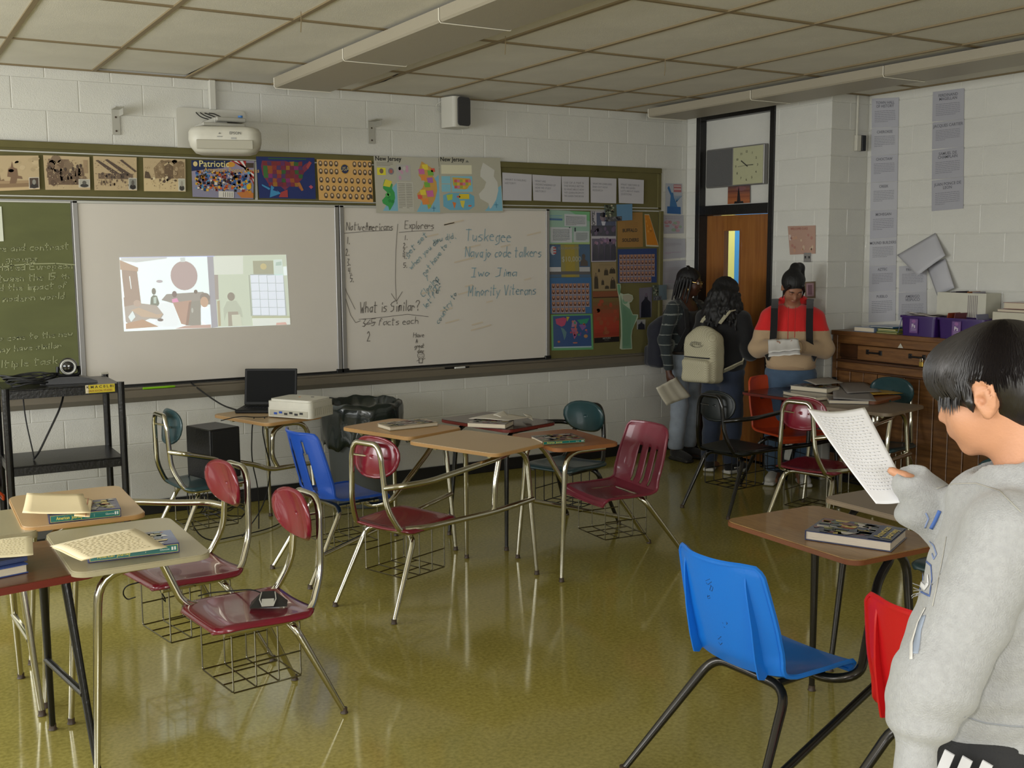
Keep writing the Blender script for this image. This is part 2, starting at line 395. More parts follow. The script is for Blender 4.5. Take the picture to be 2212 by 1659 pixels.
# ---- ceiling: tiles laid in a metal grid
XG = [-1.686+.6068*k for k in range(-8, 10)]; YG = [-.94, -2.17, -3.42, -4.65, -5.88, -7.1, -8.33]
tb = MB()
for x in XG: tb.box((x, YB/2, ZC+.001), (.026, -YB, .012))
for y in YG: tb.box((XL/2+XR2/2, y, ZC+.002), (XR2-XL, .024, .012))
tb.box((XL/2+XR/2, -.012, ZC+.0), (XR-XL, .024, .01)); tb.box((XR-.012, YRET/2, ZC), (.024, -YRET, .01)); tb.box((XR2-.012, (YRET+YB)/2, ZC), (.024, YRET-YB, .01)); tb.box(((XR+XR2)/2, YRET-.012, ZC), (XR2-XR, .024, .01))
g = tb.build('grid', M['grid'], ceiling)
_tile = {}
xs = [XL]+[x for x in XG if XL+.05 < x < XR2-.05]+[XR2]; ys = [0]+YG+[YB]
for i in range(len(xs)-1):
    for j in range(len(ys)-1):
        w = xs[i+1]-xs[i]; h = ys[j]-ys[j+1]; k = (round(w, 3), round(h, 3))
        if k not in _tile:
            t = MB().bbox((0, 0, 0), (w-.012, h-.012, .016), .004); _tile[k] = t
            me = t.build('tile', M['ceil'], ceiling); _tile[k] = me.data; bpy.data.objects.remove(me)
        o = bpy.data.objects.new('tile', _tile[k]); COL.objects.link(o); o.parent = ceiling
        o.location = ((xs[i]+xs[i+1])/2, (ys[j]+ys[j+1])/2, ZC+.012)
        if (i, j) == (8, 0): o.rotation_euler = (math.radians(.9), 0, 0); o.location.z += .006   # sagging tile
        elif random.random() < .3: o.rotation_euler = (math.radians(random.uniform(-.12, .12)), math.radians(random.uniform(-.2, .2)), 0)
# cracked tile edge
c = MB(); c.mi = 0
p = at(800, 185, z=ZC-.001); p2 = at(860, 160, z=ZC-.001); c.tube([p, (Vector(p)+Vector(p2))/2+Vector((.01, 0, 0)), p2], [.002, .008, .002], n=5); tag(c.build('tile_crack', M['dark'], ceiling), 'dark torn edge of a ceiling tile')
# ---- ceiling light runs
def light_run(name, x0, x1, y0, n, label):
    t = thing(name, label, 'ceiling light', ((x0+x1)/2, y0, ZC-.004)); w = x1-x0; Ls = 1.22
    tot = n*Ls
    b = MB(); b.bbox((0, -tot/2, -.018), (w*.62, tot, .03), .003); b.build('housing', M['lightcase'], t)
    for k in range(n):
        ya = -k*Ls-.004; yb = -(k+1)*Ls+.004
        prof = [(-w/2, -.012), (-w/2, -.070), (-w/2+.010, -.080), (w/2-.010, -.080), (w/2, -.070), (w/2, -.012)]
        dm = MB(); V = [(x, ya, z) for x, z in prof]+[(x, yb, z) for x, z in prof]; m = len(prof)
        dm.add(V, [(i+1, i, m+i, m+i+1) for i in range(m-1)]+[tuple(range(m)), tuple(range(2*m-1, m-1, -1)), (0, m-1, 2*m-1, m)][0:2]+[(m-1, 0, m, 2*m-1)]); dm.build('diffuser', M['diff'], t)
    for k in range(n):
        e = MB(); yy = -k*Ls+.002
        pr = [(-w/2-.002, -.014), (-w/2-.002, -.070), (-w/2+.008, -.083), (w/2-.008, -.083), (w/2+.002, -.070)]
        if k == 0: pr = [(x, z) for x, z in pr]
        e.tube([(x, yy, z) for x, z in pr], .0028, n=5); e.build('end_trim', M['lightedge'], t)
    return t
light_run('ceiling_light', -.60, -.19, -.42, 7, 'unlit wraparound fluorescent light run above the whiteboards')
light_run('ceiling_light', 2.66, 3.07, -.33, 7, 'unlit wraparound fluorescent light run nearest the door')
# hooks dangling from grid
for (u, v, v2) in ((650, 25, 50), (1092, 78, 105), (1437, 128, 165)):
    a = at(u, v, z=ZC-.004); h = MB(); h.tube([a, Vector(a)-Vector((0, 0, .05)), Vector(a)-Vector((.004, 0, .1))], .0025, n=5)
    tag(h.build('ceiling_hook', M['grid']), 'bent wire hook hanging from the ceiling grid '+{650: 'left of the first light run', 1092: 'between the two light runs, farther left', 1437: 'between the two light runs, nearer the door'}[u], 'hook')
# ================================================================ BOARD WALL
def fwp(u, v, y=-.03): return at(u, v, y=y)
bx0, bx1 = -3.35, 3.05
# olive tack strip with its rails, chalkboard, whiteboards, bulletin board, tray
t = thing('tack_strip', 'long olive tack strip running above chalkboard and whiteboards', 'tack board', (0, -.001, 2.33))
def P(o, name, mb, m, par): r = mb.build(name, m, par); r.location = tuple(-Vector(par.location)) if False else r.location; return r
def part(mb, name, m, root, **k):
    """mesh given in world coordinates, parented to an unrotated root"""
    o = mb.build(name, m, root, **k); o.location = Vector((0, 0, 0))-Vector(root.location); return o
part(MB().bbox(((bx0+bx1)/2, -.0135, 2.335), (bx1-bx0, .010, .33), .002), 'panel', M['olive'], t)
part(MB().bbox(((bx0+bx1)/2, -.022, 2.515), (bx1-bx0, .026, .045), .004), 'top_rail', M['olive'], t)
part(MB().bbox(((bx0+.9)/2, -.022, 2.472), (.9-bx0, .014, .010), .002), 'upper_strip', M['alu2'], t)
part(MB().bbox(((bx0+bx1)/2, -.022, 2.190), (bx1-bx0, .014, .010), .002), 'lower_strip', M['alu2'], t)
part(MB().bbox(((bx0+bx1)/2, -.0195, 2.1765), (bx1-bx0, .022, .010), .002), 'bottom_rail', M['olive'], t)
part(MB().bbox((3.03, -.022, 2.335), (.04, .014, .31), .003), 'end_rail', M['olive'], t)
part(MB().bbox((-.622, -.022, 2.33), (.018, .012, .27), .002), 'divider', M['alu2'], t)
t = thing('chalkboard', 'green chalkboard with faint chalk writing beside the left whiteboard', 'chalkboard', (-2.6, -.001, 1.53))
part(MB().bbox(((bx0-1.874)/2, -.0135, 1.53), (-1.874-bx0, .010, 1.25), .002), 'panel', M['chalk'], t)
part(MB().bbox(((bx0-1.874)/2, -.018, 2.155), (-1.874-bx0, .018, .012), .002), 'top_strip', M['alu2'], t)
def whiteboard(x0, x1, label, dark):
    t = thing('whiteboard', label, 'whiteboard', ((x0+x1)/2, -.001, 1.54)); z0, z1 = .912, 2.166; w = .034
    part(MB().bbox(((x0+x1)/2, -.0165, (z0+z1)/2), (x1-x0-.03, .015, z1-z0-.02), .002), 'panel', M['white'], t)
    part(MB().bbox(((x0+x1)/2, -.022, z1-.008), (x1-x0, .026, .018), .003), 'top_frame', M['alu2'], t)
    part(MB().bbox(((x0+x1)/2, -.023, z0+.009), (x1-x0, .028, .016), .003), 'bottom_frame', M['blackp'], t)
    part(MB().bbox((x0+w/2, -.022, (z0+z1)/2), (w, .026, z1-z0), .003), 'side_frame', M['alu'], t)
    part(MB().bbox((x1-w/2, -.022, (z0+z1)/2), (w, .026, z1-z0), .003), 'side_frame', M['alu'], t)
    for x in (x0+w/2, x1-w/2):
        part(MB().bbox((x, -.024, z0+.016), (.06, .03, .03), .004), 'corner_clip', M['blackp'], t)
    return t
whiteboard(-1.866, -.003, 'left whiteboard carrying the projected picture, otherwise blank', 0)
whiteboard(.003, 1.866, 'right whiteboard covered with black and blue handwritten lists', 0)
t = thing('bulletin_board', 'olive bulletin board crowded with posters, right of the whiteboards', 'bulletin board', (2.46, -.001, 1.6))
part(MB().bbox((2.452, -.0115, 1.535), (1.16, .006, 1.25), .002), 'panel', M['olive'], t)
part(MB().bbox((3.055, -.021, 1.535), (.04, .026, 1.26), .004), 'side_rail', M['olive'], t)
t = thing('chalk_tray', 'long grey metal chalk tray under all the boards', 'tray', (0, -.001, .86))
q = MB(); prof = [(-.008, .908), (-.03, .906), (-.03, .895), (-.085, .880), (-.095, .892), (-.100, .888), (-.098, .845), (-.02, .805), (-.008, .800)]
V = [(bx0, y, z) for y, z in prof]+[(3.07, y, z) for y, z in prof]; n = len(prof)
q.add(V, [(i, n+i, n+i+1, i+1) for i in range(n-1)]+[tuple(range(n)), tuple(range(2*n-1, n-1, -1))]); part(q, 'tray_body', M['tray'], t)
def marker(x, y, z, L, rz, m1, m2, label, group=None):
    o = MB(); o.lathe([(.003, 0), (.008, .002), (.008, L*.7)], axis='x', n=10); o.mi = 1; o.lathe([(.0085, L*.7), (.0085, L*.96), (.005, L)], axis='x', n=10)
    b = o.build('marker', [m1, m2]); b.location = (x, y, z); b.rotation_euler = (0, 0, rz); tag(b, label, 'marker', group); return b
mg = mat('marker_green', (130, 190, 20), .4); mw = mat('marker_white', (225, 225, 220), .4)
p = at(308, 836, y=-.06); marker(p[0], -.06, .8985, .22, 0, mg, mg, 'bright green marker lying on the tray under the left whiteboard')
p = at(961, 789, y=-.06); marker(p[0], -.06, .8985, .14, 0, M['blackp'], M['blackp'], 'black marker on the tray below the stick figure, left one of two')
p = at(985, 787, y=-.06); marker(p[0]-.02, -.075, .8955, .14, .1, mw, M['blackp'], 'white and black marker on the tray below the stick figure')
# ---- handwriting
def wallsheet(c4, y=-.0265, **k): return Sheet([at(u, v, y=y) for u, v in c4], **k)
s = wallsheet([(740, 460), (1175, 460), (1175, 790), (740, 790)], noback=True, thick=0)
Wp, Hp = 435, 330
def hw(txt, u, v, hpx, wpx, col, ang=0, w=.0045, jit=.35):
    a = Vector(at(u, v, y=-.0265)); b2 = Vector(at(u+wpx, v-wpx*math.tan(ang)*0, y=-.0265)); hh = (Vector(at(u, v-hpx, y=-.0265))-a).length
    s.hand(txt, (a.x-s.q[0].x)/s.W, (s.q[0].z-a.z)/s.H, hh, w, col, ang=ang, jit=jit, wid=(b2-a).length)
# board coordinates are true rectangles: rebuild the sheet as an upright rectangle
a = at(740, 460, y=-.0265); b2 = at(1175, 790, y=-.0265)
s = Sheet([(a[0], -.0265, 2.16), (1.84, -.0265, 2.16), (1.84, -.0265, .93), (a[0], -.0265, .93)], noback=True, thick=0)
BK = '6a645e'; BL = '93a9ae'; BD = '7c9fae'
hw('NativeAmericans', 748, 497, 17, 102, BK); hw('Explorers', 874, 494, 17, 64, BK)
def ln(pts, col, w=.004): s.line([((at(u, v, y=-.0265)[0]-s.q[0].x)/s.W, (s.q[0].z-at(u, v, y=-.0265)[2])/s.H) for u, v in pts], w, col)
ln([(743, 504), (790, 500), (846, 497)], BK); ln([(862, 502), (900, 499), (935, 498)], BK)
for i, ch in enumerate(('1.', '2.', '3.', '4.', '5.')): hw(ch, (748, 747, 750, 752, 756)[i], (527, 552, 574, 592, 609)[i], 14, 8, BK)
for i, ch in enumerate(('1.', '2.', '3.', '4.', '5.')): hw(ch, (872, 871, 870, 870, 871)[i], (518, 535, 547, 559, 578)[i], 10, 9, BK)
ln([(859, 484), (855, 540), (854, 600), (855, 632), (856, 651)], BK); ln([(845, 634), (856, 651), (869, 630)], BK)
hw('What is Similar?', 777, 675, 23, 132, BK, w=.0055); ln([(775, 690), (820, 686), (880, 679), (925, 684)], BK)
hw('3-5 facts each', 783, 704, 15, 122, BK); ln([(786, 706), (800, 690)], BK); ln([(784, 698), (795, 701), (808, 697)], BK)
hw('2', 793, 738, 20, 9, BK, w=.0055)
hw('Have', 893, 729, 10, 24, BK); hw('A', 898, 741, 8, 5, BK); hw('great', 896, 752, 9, 21, BK); hw('day', 902, 762, 8, 14, BK)
def circ(u, v, r, n=14, a0=0, a1=2*pi): return [(u+r*math.cos(a0+(a1-a0)*k/n), v+r*1.05*math.sin(a0+(a1-a0)*k/n)) for k in range(n+1)]
ln(circ(909, 768, 7), BK); ln(circ(909, 768, 4, 6, .3, pi-.3), BK, .003)
ln([(907, 765), (907, 767)], BK, .004); ln([(911, 765), (911, 767)], BK, .004)
ln([(905, 775), (905, 784), (912, 784), (913, 775)], BK, .006); ln([(905, 777), (900, 780)], BK); ln([(912, 777), (918, 774)], BK)
ln([(733, 530), (738, 590), (748, 630), (767, 668)], BK, .004); ln([(735, 560), (742, 630), (757, 680), (768, 697), (778, 693)], BK, .004)
hw('Tuskegee', 1006, 521, 26, 100, BD, w=.0055); hw('Navajo code talkers', 1005, 556, 22, 166, BD, w=.0055)
hw('Iwo Jima', 1018, 598, 18, 102, BD, w=.006); hw('Minority Viterans', 1012, 640, 22, 148, BD, w=.0055)
A_ = .5
for (tx, u, v, wd, a1) in (('get set', 880, 555, 62, .75), ('you did,', 936, 525, 52, .2), ('when you do', 888, 582, 82, .72), ('not have to :', 918, 596, 86, .85), ('T', 921, 608, 7, .3),
                      ('Closing', 914, 642, 50, .8), ('fight', 930, 642, 38, .9), ('let for', 920, 668, 55, .85), ('country to', 948, 700, 70, .95)):
    hw(tx, u, v, 12, wd, BL, ang=a1, w=.006)
for k in range(16):      # faint marker smudges
    u, v = random.uniform(.35, .95), random.uniform(.1, .9); L = random.uniform(.02, .1)
    s.line([(u, v), (u+L, v-L*.3)], .012, 'cdc0ac', 1)
o = s.build('handwriting', MATS['board_ink']); o['kind'] = 'stuff'; wbs = [x for x in bpy.data.objects if x.name.startswith('whiteboard')]
wb2 = [x for x in wbs if x['label'].startswith('right')][0]; wb1 = [x for x in wbs if x['label'].startswith('left')][0]
o.parent = wb2; o.location = -wb2.location; tag(o, 'black and blue marker writing')
# chalk writing
s = Sheet([(-3.3, -.0195, 2.14), (-1.875, -.0195, 2.14), (-1.875, -.0195, .92), (-3.3, -.0195, .92)], noback=True, thick=0)
def hc(txt, ur, v, hpx, wpx, w=.005):    # right-aligned at ur
    a = Vector(at(ur-wpx, v, y=-.0195)); b2 = Vector(at(ur, v, y=-.0195)); hh = (Vector(at(ur, v-hpx, y=-.0195))-b2).length
    s.hand(txt, (a.x-s.q[0].x)/s.W, (s.q[0].z-a.z)/s.H, hh, w, '9ca078', ang=.03, wid=(b2-a).length)
hc('compare and contrast', 152, 545, 14, 215); hc('two groups', 84, 568, 12, 120)
def lc(pts, w=.006): s.line([((at(u, v, y=-.0195)[0]-s.q[0].x)/s.W, (s.q[0].z-at(u, v, y=-.0195)[2])/s.H) for u, v in pts], w, 'a0a47c')
lc([(-30, 581), (30, 573), (70, 570), (120, 569), (165, 572)])
hc('accumulated European', 160, 588, 14, 230); hc('between the 15', 124, 610, 14, 150); hc('th', 152, 602, 9, 20); hc('and the impact of', 147, 630, 13, 170); hc('modern world', 143, 652, 13, 136)
hc('has to come to the new', 160, 740, 12, 210); hc('they may have similar', 135, 765, 12, 190); hc('multiple task', 128, 797, 15, 155)
cb = [x for x in bpy.data.objects if x.name == 'chalkboard'][0]
o = s.build('chalk_writing', MATS['board_ink']); o['kind'] = 'stuff'; o.parent = cb; o.location = -cb.location
# ================================================================ POSTERS ON THE TACK STRIP
def poster(name, c4, label, cat, draw, base='f0f0ea', y=-.037, m='print', group=None, plane=None, px=True, curl=False):
    cs = [at(u, v, y=y) for u, v in c4] if plane is None else [at(u, v, x=plane) for u, v in c4]
    s = Sheet(cs, base=base); draw(s); o = s.build(name, M_[m]); tag(o, label, cat, group); return o
M_ = {'print': MATS['print'], 'print_gloss': MATS['print_gloss']}
def blobs(s, u0, t0, u1, t1, n, cols, r0, r1, l=1, asp=1.4):
    for k in range(n):
        s.oval(random.uniform(u0, u1), random.uniform(t0, t1), random.uniform(r0, r1), random.uniform(r0, r1)*asp, random.choice(cols), l+k % 3, 8)
def inset(s, u0, t0, u1, t1, bg, face, hair):
    s.rect(u0, t0, u1, t1, 'd8d2c4', 8); w = u1-u0; h = t1-t0
    s.rect(u0+.06*w, t0+.05*h, u1-.06*w, t1-.05*h, bg, 9); s.oval(u0+w*.5, t0+h*.95-.18*h, .36*w, .22*h, hair, 10); s.oval(u0+w*.5, t0+h*.42, .18*w, .24*h, face, 11)
def sep_tower(s):
    blobs(s, .05, .05, .95, .5, 12, ['b4a07c', 'c4b08c', 'ae9a78'], .05, .1, 0, .7)
    s.rect(.0, .72, 1, 1, 'a48a68', 0); s.rect(0, .8, 1, .9, '8a7052', 1); s.rect(0, .92, 1, 1, 'c6ad84', 1)
    s.poly([(.33, .8), (.36, .62), (.28, .6), (.3, .38), (.36, .34), (.39, .16), (.42, .34), (.5, .38), (.52, .58), (.6, .6), (.62, .68), (.5, .66), (.47, .8)], '7a5f48', 2)
    s.poly([(.05, .72), (.1, .48), (.14, .7), (.2, .66), (.22, .72)], '80674c', 2); inset(s, .76, .64, .99, .97, '4a3a30', '8a8880', '2c2622')
def sep_crowd(s):
    grain(s)
    s.rect(.1, .1, .55, .55, '7a6450', 0); blobs(s, .1, .1, .55, .5, 14, ['6f5a46', '7e6a54', '8e785e'], .06, .12)
    s.rect(.08, .5, .86, .85, '6c5644', 2); blobs(s, .1, .52, .85, .82, 20, ['5c4838', '7a6450', '8a745a'], .04, .08, 3)
    for x, y in ((.12, .35), (.46, .4), (.63, .38), (.73, .3), (.8, .28), (.28, .45), (.55, .55)): s.oval(x, y, .03, .06, '4c3c30', 7); s.poly([(x-.05, y+.05), (x+.05, y+.05), (x+.07, y+.3), (x-.07, y+.3)], '675240', 6)
    s.rect(.86, .1, .95, .5, '9c8466', 5); inset(s, .74, .68, .995, .93, 'aaa79c', '5a5750', '343230')
def sep_guns(s):
    grain(s)
    for k, (x, y) in enumerate(((.05, .13), (.26, .1), (.6, .1))): s.poly([(x, y), (x+.06, y-.02), (x+.62-(.22 if k == 2 else 0), y+.42-(.1 if k == 2 else 0)), (x+.45-(.1 if k == 2 else 0), y+.44-(.1 if k == 2 else 0))], '54443a', 1+k)
    s.rect(.1, .5, .9, .66, '6e5b4a', 4); blobs(s, .12, .5, .9, .62, 24, ['54443a', '86715a', '43362e'], .02, .035, 5); blobs(s, .15, .66, .8, .85, 22, ['6e5b4a', '4c3e34', '9a8468'], .015, .02, 5, 2.4)
    inset(s, .80, .62, .995, .97, '8c8c84', '5c5852', '26221f')
def sep_portal(s):
    grain(s)
    s.poly([(.28, 1-.4), (.24, .3), (.4, .08), (.6, 0.04), (.98, .1), (.98, .6)], '8c7658', 0); blobs(s, .3, .08, .95, .5, 30, ['7c674c', '9a8466', 'ac9676'], .03, .07, 1)
    s.poly([(.5, .6), (.5, .2), (.6, .14), (.7, .2), (.7, .6)], '6a5640', 4); s.line([(.5, .2), (.6, .12), (.7, .2)], .01, 'bba884', 6)
    s.poly([(.02, .6), (.04, .4), (.12, .42), (.18, .62)], '564636', 4); s.rect(0, .62, 1, 1, 'cdb88e', 2); blobs(s, .1, .56, .75, .72, 12, ['54443a', 'd8c8a4', '6a5844'], .02, .04, 6)
    inset(s, .82, .6, .99, .98, 'b4b4a6', '9c988c', '3c3834')
sb = 'bba682'
def grain(s, n=150, cols=('8c7658', 'd2be98', '6e5a46', 'b49c78'), r=.012):
    for k in range(n): x, y = random.uniform(.03, .95), random.uniform(.1, .93); s.rect(x, y, x+random.uniform(r*.5, r*1.6), y+random.uniform(r, r*2.6), random.choice(cols), 12 if False else 7)
    return s
poster('sepia_photo', [(-12, 336), (83, 336), (86, 409), (-12, 413)], 'sepia photo of a domed tower, leftmost on the tack strip', 'photograph', sep_tower, sb, group=None)
poster('sepia_photo', [(93, 335), (193, 339), (195, 410), (98, 410)], 'sepia photo of a crowd with a small white portrait inset', 'photograph', sep_crowd, sb)
poster('sepia_photo', [(201, 337), (295, 340), (296, 412), (204, 411)], 'sepia photo with slanted gun barrels over a parade', 'photograph', sep_guns, sb)
poster('sepia_photo', [(309, 341), (400, 344), (401, 414), (311, 413)], 'sepia photo of a domed pavilion, beside the bright patriotic poster', 'photograph', sep_portal, sb)
def patriotic(s):
    s.poly([(0, 0), (.62, 0), (.5, .2), (.2, .25), (0, .3)], '22305a', 0); s.rect(0, .55, 1, 1, '8a88a0', 0)
    for k in range(5): s.poly([(.62+k*.05, 0), (.66+k*.05, 0), (1, .28-k*.02+k*.09), (1, .34+k*.09-k*.02)], 'b03030' if k % 2 == 0 else 'e8e0dc', 1)
    for k in range(330): x, y = random.uniform(.04, .93), random.uniform(.25, .78); w = random.uniform(.01, .05); s.rect(x, y, x+w, y+w*1.6, random.choice(['30304a', '5a2a2a', 'c8882a', '3c5c9a', '202028', 'c85a30', 'd8d0c8', '1c4a80', '8a3c3c', 'e0b040', '4aa0d0', '38302c']), 2+k % 5)
    s.oval(.06, .1, .035, .07, 'e0cc90', 3); s.oval(.62, .1, .07, .07, 'd89c40', 4); s.oval(.92, .68, .04, .08, 'e0b020', 8); s.poly([(.72, .85), (.9, .78), (1, .85), (1, .97), (.8, .98)], 'c07840', 4)
    s.text('Patriotic', .12, .17, .045, 'e8dc9a', 9, .01); s.text('American Poster Series', .19, .30, .03, 'd8b060', 9, .0)
    s.rect(.42, .82, .67, .99, 'd8d4cc', 8)
    for k in range(5): s.line([(.5+k*.035, .85), (.5+k*.035, .97)], .004, '706c66', 9)
    s.rect(.86, .05, .99, .18, '4c4038', 5)
poster('patriotic_poster', [(413, 346), (549, 348), (547, 430), (416, 425)], 'colourful patriotic poster with flag corner and white barcode tag', 'poster', patriotic, '9890a8', m='print_gloss')
def usmap(s):
    C = ['742640', '7e2a38', '965224', '2a4e34', '602c5c', '8c342e', '4c3460', '966826', '6c2440', '345c30', '842c68', '7a2c30']
    def W(x, y): return (.07+.86*x, .08+.72*y)
    us = [(.03, .02), (.25, .03), (.5, .02), (.6, .08), (.72, .12), (.8, .25), (.88, .12), (.98, .02), (1, .1), (.92, .3), (.84, .42), (.82, .6), (.74, .72), (.82, .98), (.78, 1), (.7, .84), (.55, .86), (.45, 1.0), (.36, .86), (.25, .82), (.12, .78), (.02, .5), (0, .2)]
    s.poly([W(x, y) for x, y in us], '7a3048', 0)
    random.seed(5)
    for i in range(9):
        for j in range(6):
            x, y = .04+i*.088, .04+j*.14; w, h = .086+random.uniform(-.01, .02), .135
            if (i == 0 and j > 3) or (i > 7 and j > 3): continue
            if i == 0 and j >= 1: c = '3c6c34'
            else: c = random.choice(C)
            s.poly([W(x+random.uniform(-.01, .01), y), W(x+w, y+random.uniform(-.02, .02)), W(x+w+random.uniform(-.01, .01), y+h), W(x, y+h)], c, 1+(i+j) % 3)
    s.poly([W(.7, .75), W(.76, .72), W(.83, .98), W(.79, 1.02)], 'a86a34', 5); s.poly([W(.9, .2), W(.97, .0), W(1.02, .06), W(.94, .28)], 'a04444', 5)
    s.poly([(.18, .98), (.22, .68), (.3, .78), (.38, .88)], '3c88b8', 6); s.poly([(.24, .8), (.28, .72), (.33, .84)], '1c2c68', 7); s.poly([(.06, .66), (.2, .76), (.18, .8), (.06, .7)], '3c88b8', 6)
    s.poly([(.38, .85), (.5, .78), (.5, .97), (.34, .97)], 'a03c3c', 6); s.poly([(.88, .7), (.92, .66), (.96, .71), (.92, .76)], 'b05060', 6)
    s.rect(.2, .03, .85, .055, '2c5c38', 6)
poster('wall_map', [(553, 338), (679, 341), (682, 430), (560, 428)], 'dark blue wall map of the United States in many colours', 'map', usmap, '1c2c66', y=-.037)
def presidents(s):
    for r in range(5):
        ys = (.1, .29, .5, .7, .88)[r]
        xs = [.06+.095*k for k in range(4)]+[.68+.095*k for k in range(4)] if r < 2 else [.06+.112*k for k in range(9)] if r < 4 else [.13+.112*k for k in range(8)]
        for x in xs: s.oval(x, ys, .036, .07, '3c2c20', 1); s.oval(x, ys, .028, .058, '887058', 2); s.oval(x, ys-.012, .015, .03, 'd8c0a0', 3); s.poly([(x-.024, ys+.05), (x, ys+.015), (x+.024, ys+.05)], '2a2420', 3)
    s.oval(.5, .22, .085, .13, 'c89a40', 1, 18); s.oval(.5, .22, .07, .11, '2c3454', 2, 18); s.text('USA', .5, .26, .03, 'c8b880', 4, align='c'); s.poly([(.93, .8), (.99, .83), (.99, .93), (.93, .9)], '4a4038', 5)
poster('portrait_chart', [(684, 344), (802, 347), (806, 437), (689, 432)], 'tan chart of small oval portraits around a blue seal', 'poster', presidents, 'd2a664')
NJ = [(.35, 0), (.85, .16), (.8, .3), (.95, .42), (.97, .6), (.85, .8), (.62, .98), (.55, 1.0), (.5, .88), (.15, .78), (.1, .68), (.35, .55), (.45, .42), (.2, .3), (.22, .18)]
def njpoly(s, u0, t0, u1, t1, col, l): s.poly([(u0+(u1-u0)*x, t0+(t1-t0)*y) for x, y in NJ], col, l)
def nj1(s):
    s.rect(.36, .5, .6, .98, '86b4c4', 0) if False else None
    s.poly([(.22, .6), (.36, .42), (.36, .96), (.1, .96), (.16, .85)], '7fb4ca', 0); njpoly(s, .07, .4, .30, .95, '3c9c50', 1); s.poly([(.16, .4), (.26, .44), (.22, .54), (.12, .52)], 'd8cc44', 2); blobs(s, .12, .62, .26, .8, 6, ['2c8a44', '58ac58'], .02, .03, 3)
    s.poly([(.8, .5), (.99, .3), (.99, .97), (.62, .97), (.68, .85)], '7fb4ca', 0); njpoly(s, .6, .07, .97, .92, 'c89c50', 1)
    cc = ['e0cc40', 'c86aa0', '74ac44', 'e08c44', 'a868ac', 'd85c4c', '74ac44', 'e0cc40', 'c86aa0', 'd85c4c', 'e08c44', '9ab44c']
    for k, (x, y, r) in enumerate(((.78, .17, .05), (.72, .25, .05), (.86, .27, .05), (.75, .36, .05), (.85, .4, .05), (.9, .22, .035), (.8, .48, .05), (.73, .62, .05), (.84, .64, .06), (.68, .7, .04), (.76, .78, .06), (.82, .86, .03))): s.poly([(x-r, y-r*.8), (x+r*.8, y-r), (x+r, y+r*.9), (x-r*.7, y+r)], cc[k], 2+k % 3)
    s.text('New Jersey', .02, .075, .034, '2a2a2a', 3, .02); s.rect(.04, .2, .17, .33, 'ded43c', 2); s.oval(.105, .26, .03, .045, '7a6450', 3); s.oval(.25, .26, .045, .06, '807c88', 2); s.oval(.25, .26, .025, .035, 'b0645c', 3)
    s.rect(.33, .14, .55, .42, 'b0aeaa', 1); blobs(s, .38, .18, .54, .38, 8, ['c49ab0', 'c0beb4'], .02, .03, 2); s.rect(.33, .44, .58, .97, 'bcbaae', 1); s.para(.35, .48, .45, 15, .03, '908c80', .004); s.para(.47, .48, .56, 15, .03, '908c80', .004); s.para(.04, .11, .28, 3, .025, '8c887c', .004)
    s.line([(.86, .9), (.92, .9)], .004, '3c7c9c', 5); s.line([(.89, .86), (.89, .95)], .004, '3c7c9c', 5)
poster('state_map', [(807, 337), (947, 341), (952, 462), (813, 460)], 'state map poster with a rainbow coloured county map, left of pair', 'map', nj1, 'b4b1a2')
def nj2(s):
    s.text('New Jersey', .02, .075, .034, '2a2a2a', 3, .02); s.rect(.03, .14, .52, .3, 'd8d4b8', 1)
    s.rect(.03, .34, .17, .62, '84bccc', 1); s.rect(.19, .34, .52, .62, '84bccc', 1); s.line([(.03, .48), (.17, .48)], .006, 'b4b1a2', 3)
    s.poly([(.2, .36), (.48, .38), (.5, .44), (.44, .56), (.4, .58), (.28, .57), (.21, .5)], 'c8a44c', 2)
    cc = ['cc5c5c', 'd8b040', '9aac48', 'c87a9c']
    for k in range(16): x, y = .23+(k % 6)*.045, .4+(k//6)*.055; s.rect(x, y, x+.042, y+.05, cc[k*7 % 4], 3)
    s.poly([(.05, .68), (.15, .64), (.45, .64), (.54, .7), (.54, .88), (.45, .95), (.15, .95), (.05, .88)], '6caac4', 1)
    s.rect(.3, .66, .46, .75, 'd8c030', 3); s.poly([(.1, .68), (.2, .66), (.19, .76), (.12, .78)], 'b4c44c', 2); s.poly([(.19, .8), (.25, .82), (.22, .93)], 'd87a3c', 3); s.poly([(.31, .78), (.39, .78), (.36, .92), (.33, .88)], 'd8c84c', 3); s.rect(.44, .86, .49, .89, 'd06a4a', 3); s.oval(.29, .71, .03, .02, 'c86a5c', 3)
    s.poly([(.84, .62), (.99, .5), (.99, .97), (.7, .97), (.76, .9)], '7fb4ca', 0); njpoly(s, .58, .09, .95, .93, 'c9c8c0', 1); s.line([(.86, .86), (.92, .86)], .004, '3c7c9c', 5); s.line([(.89, .82), (.89, .91)], .004, '3c7c9c', 5); s.poly([(.42, .09), (.45, .05), (.48, .09)], '6c6c64', 2)
poster('state_map', [(948, 339), (1080, 341), (1087, 459), (951, 460)], 'state map poster with a white county map, right of pair', 'map', nj2, 'b0ad9c', y=-.039)
z5 = [((1085, 372.5), (1148.8, 376.8), (1148, 433.7), (1086, 432.7)), ((1150, 377), (1212, 381), (1211, 435.5), (1152, 433)), ((1213, 381), (1272, 382.5), (1272, 437.7), (1214.4, 436)),
      ((1275.3, 383), (1331.5, 386), (1330.8, 439.4), (1276, 437.7)), ((1335.5, 385), (1390.7, 389), (1390, 440.4), (1337, 438.4))]
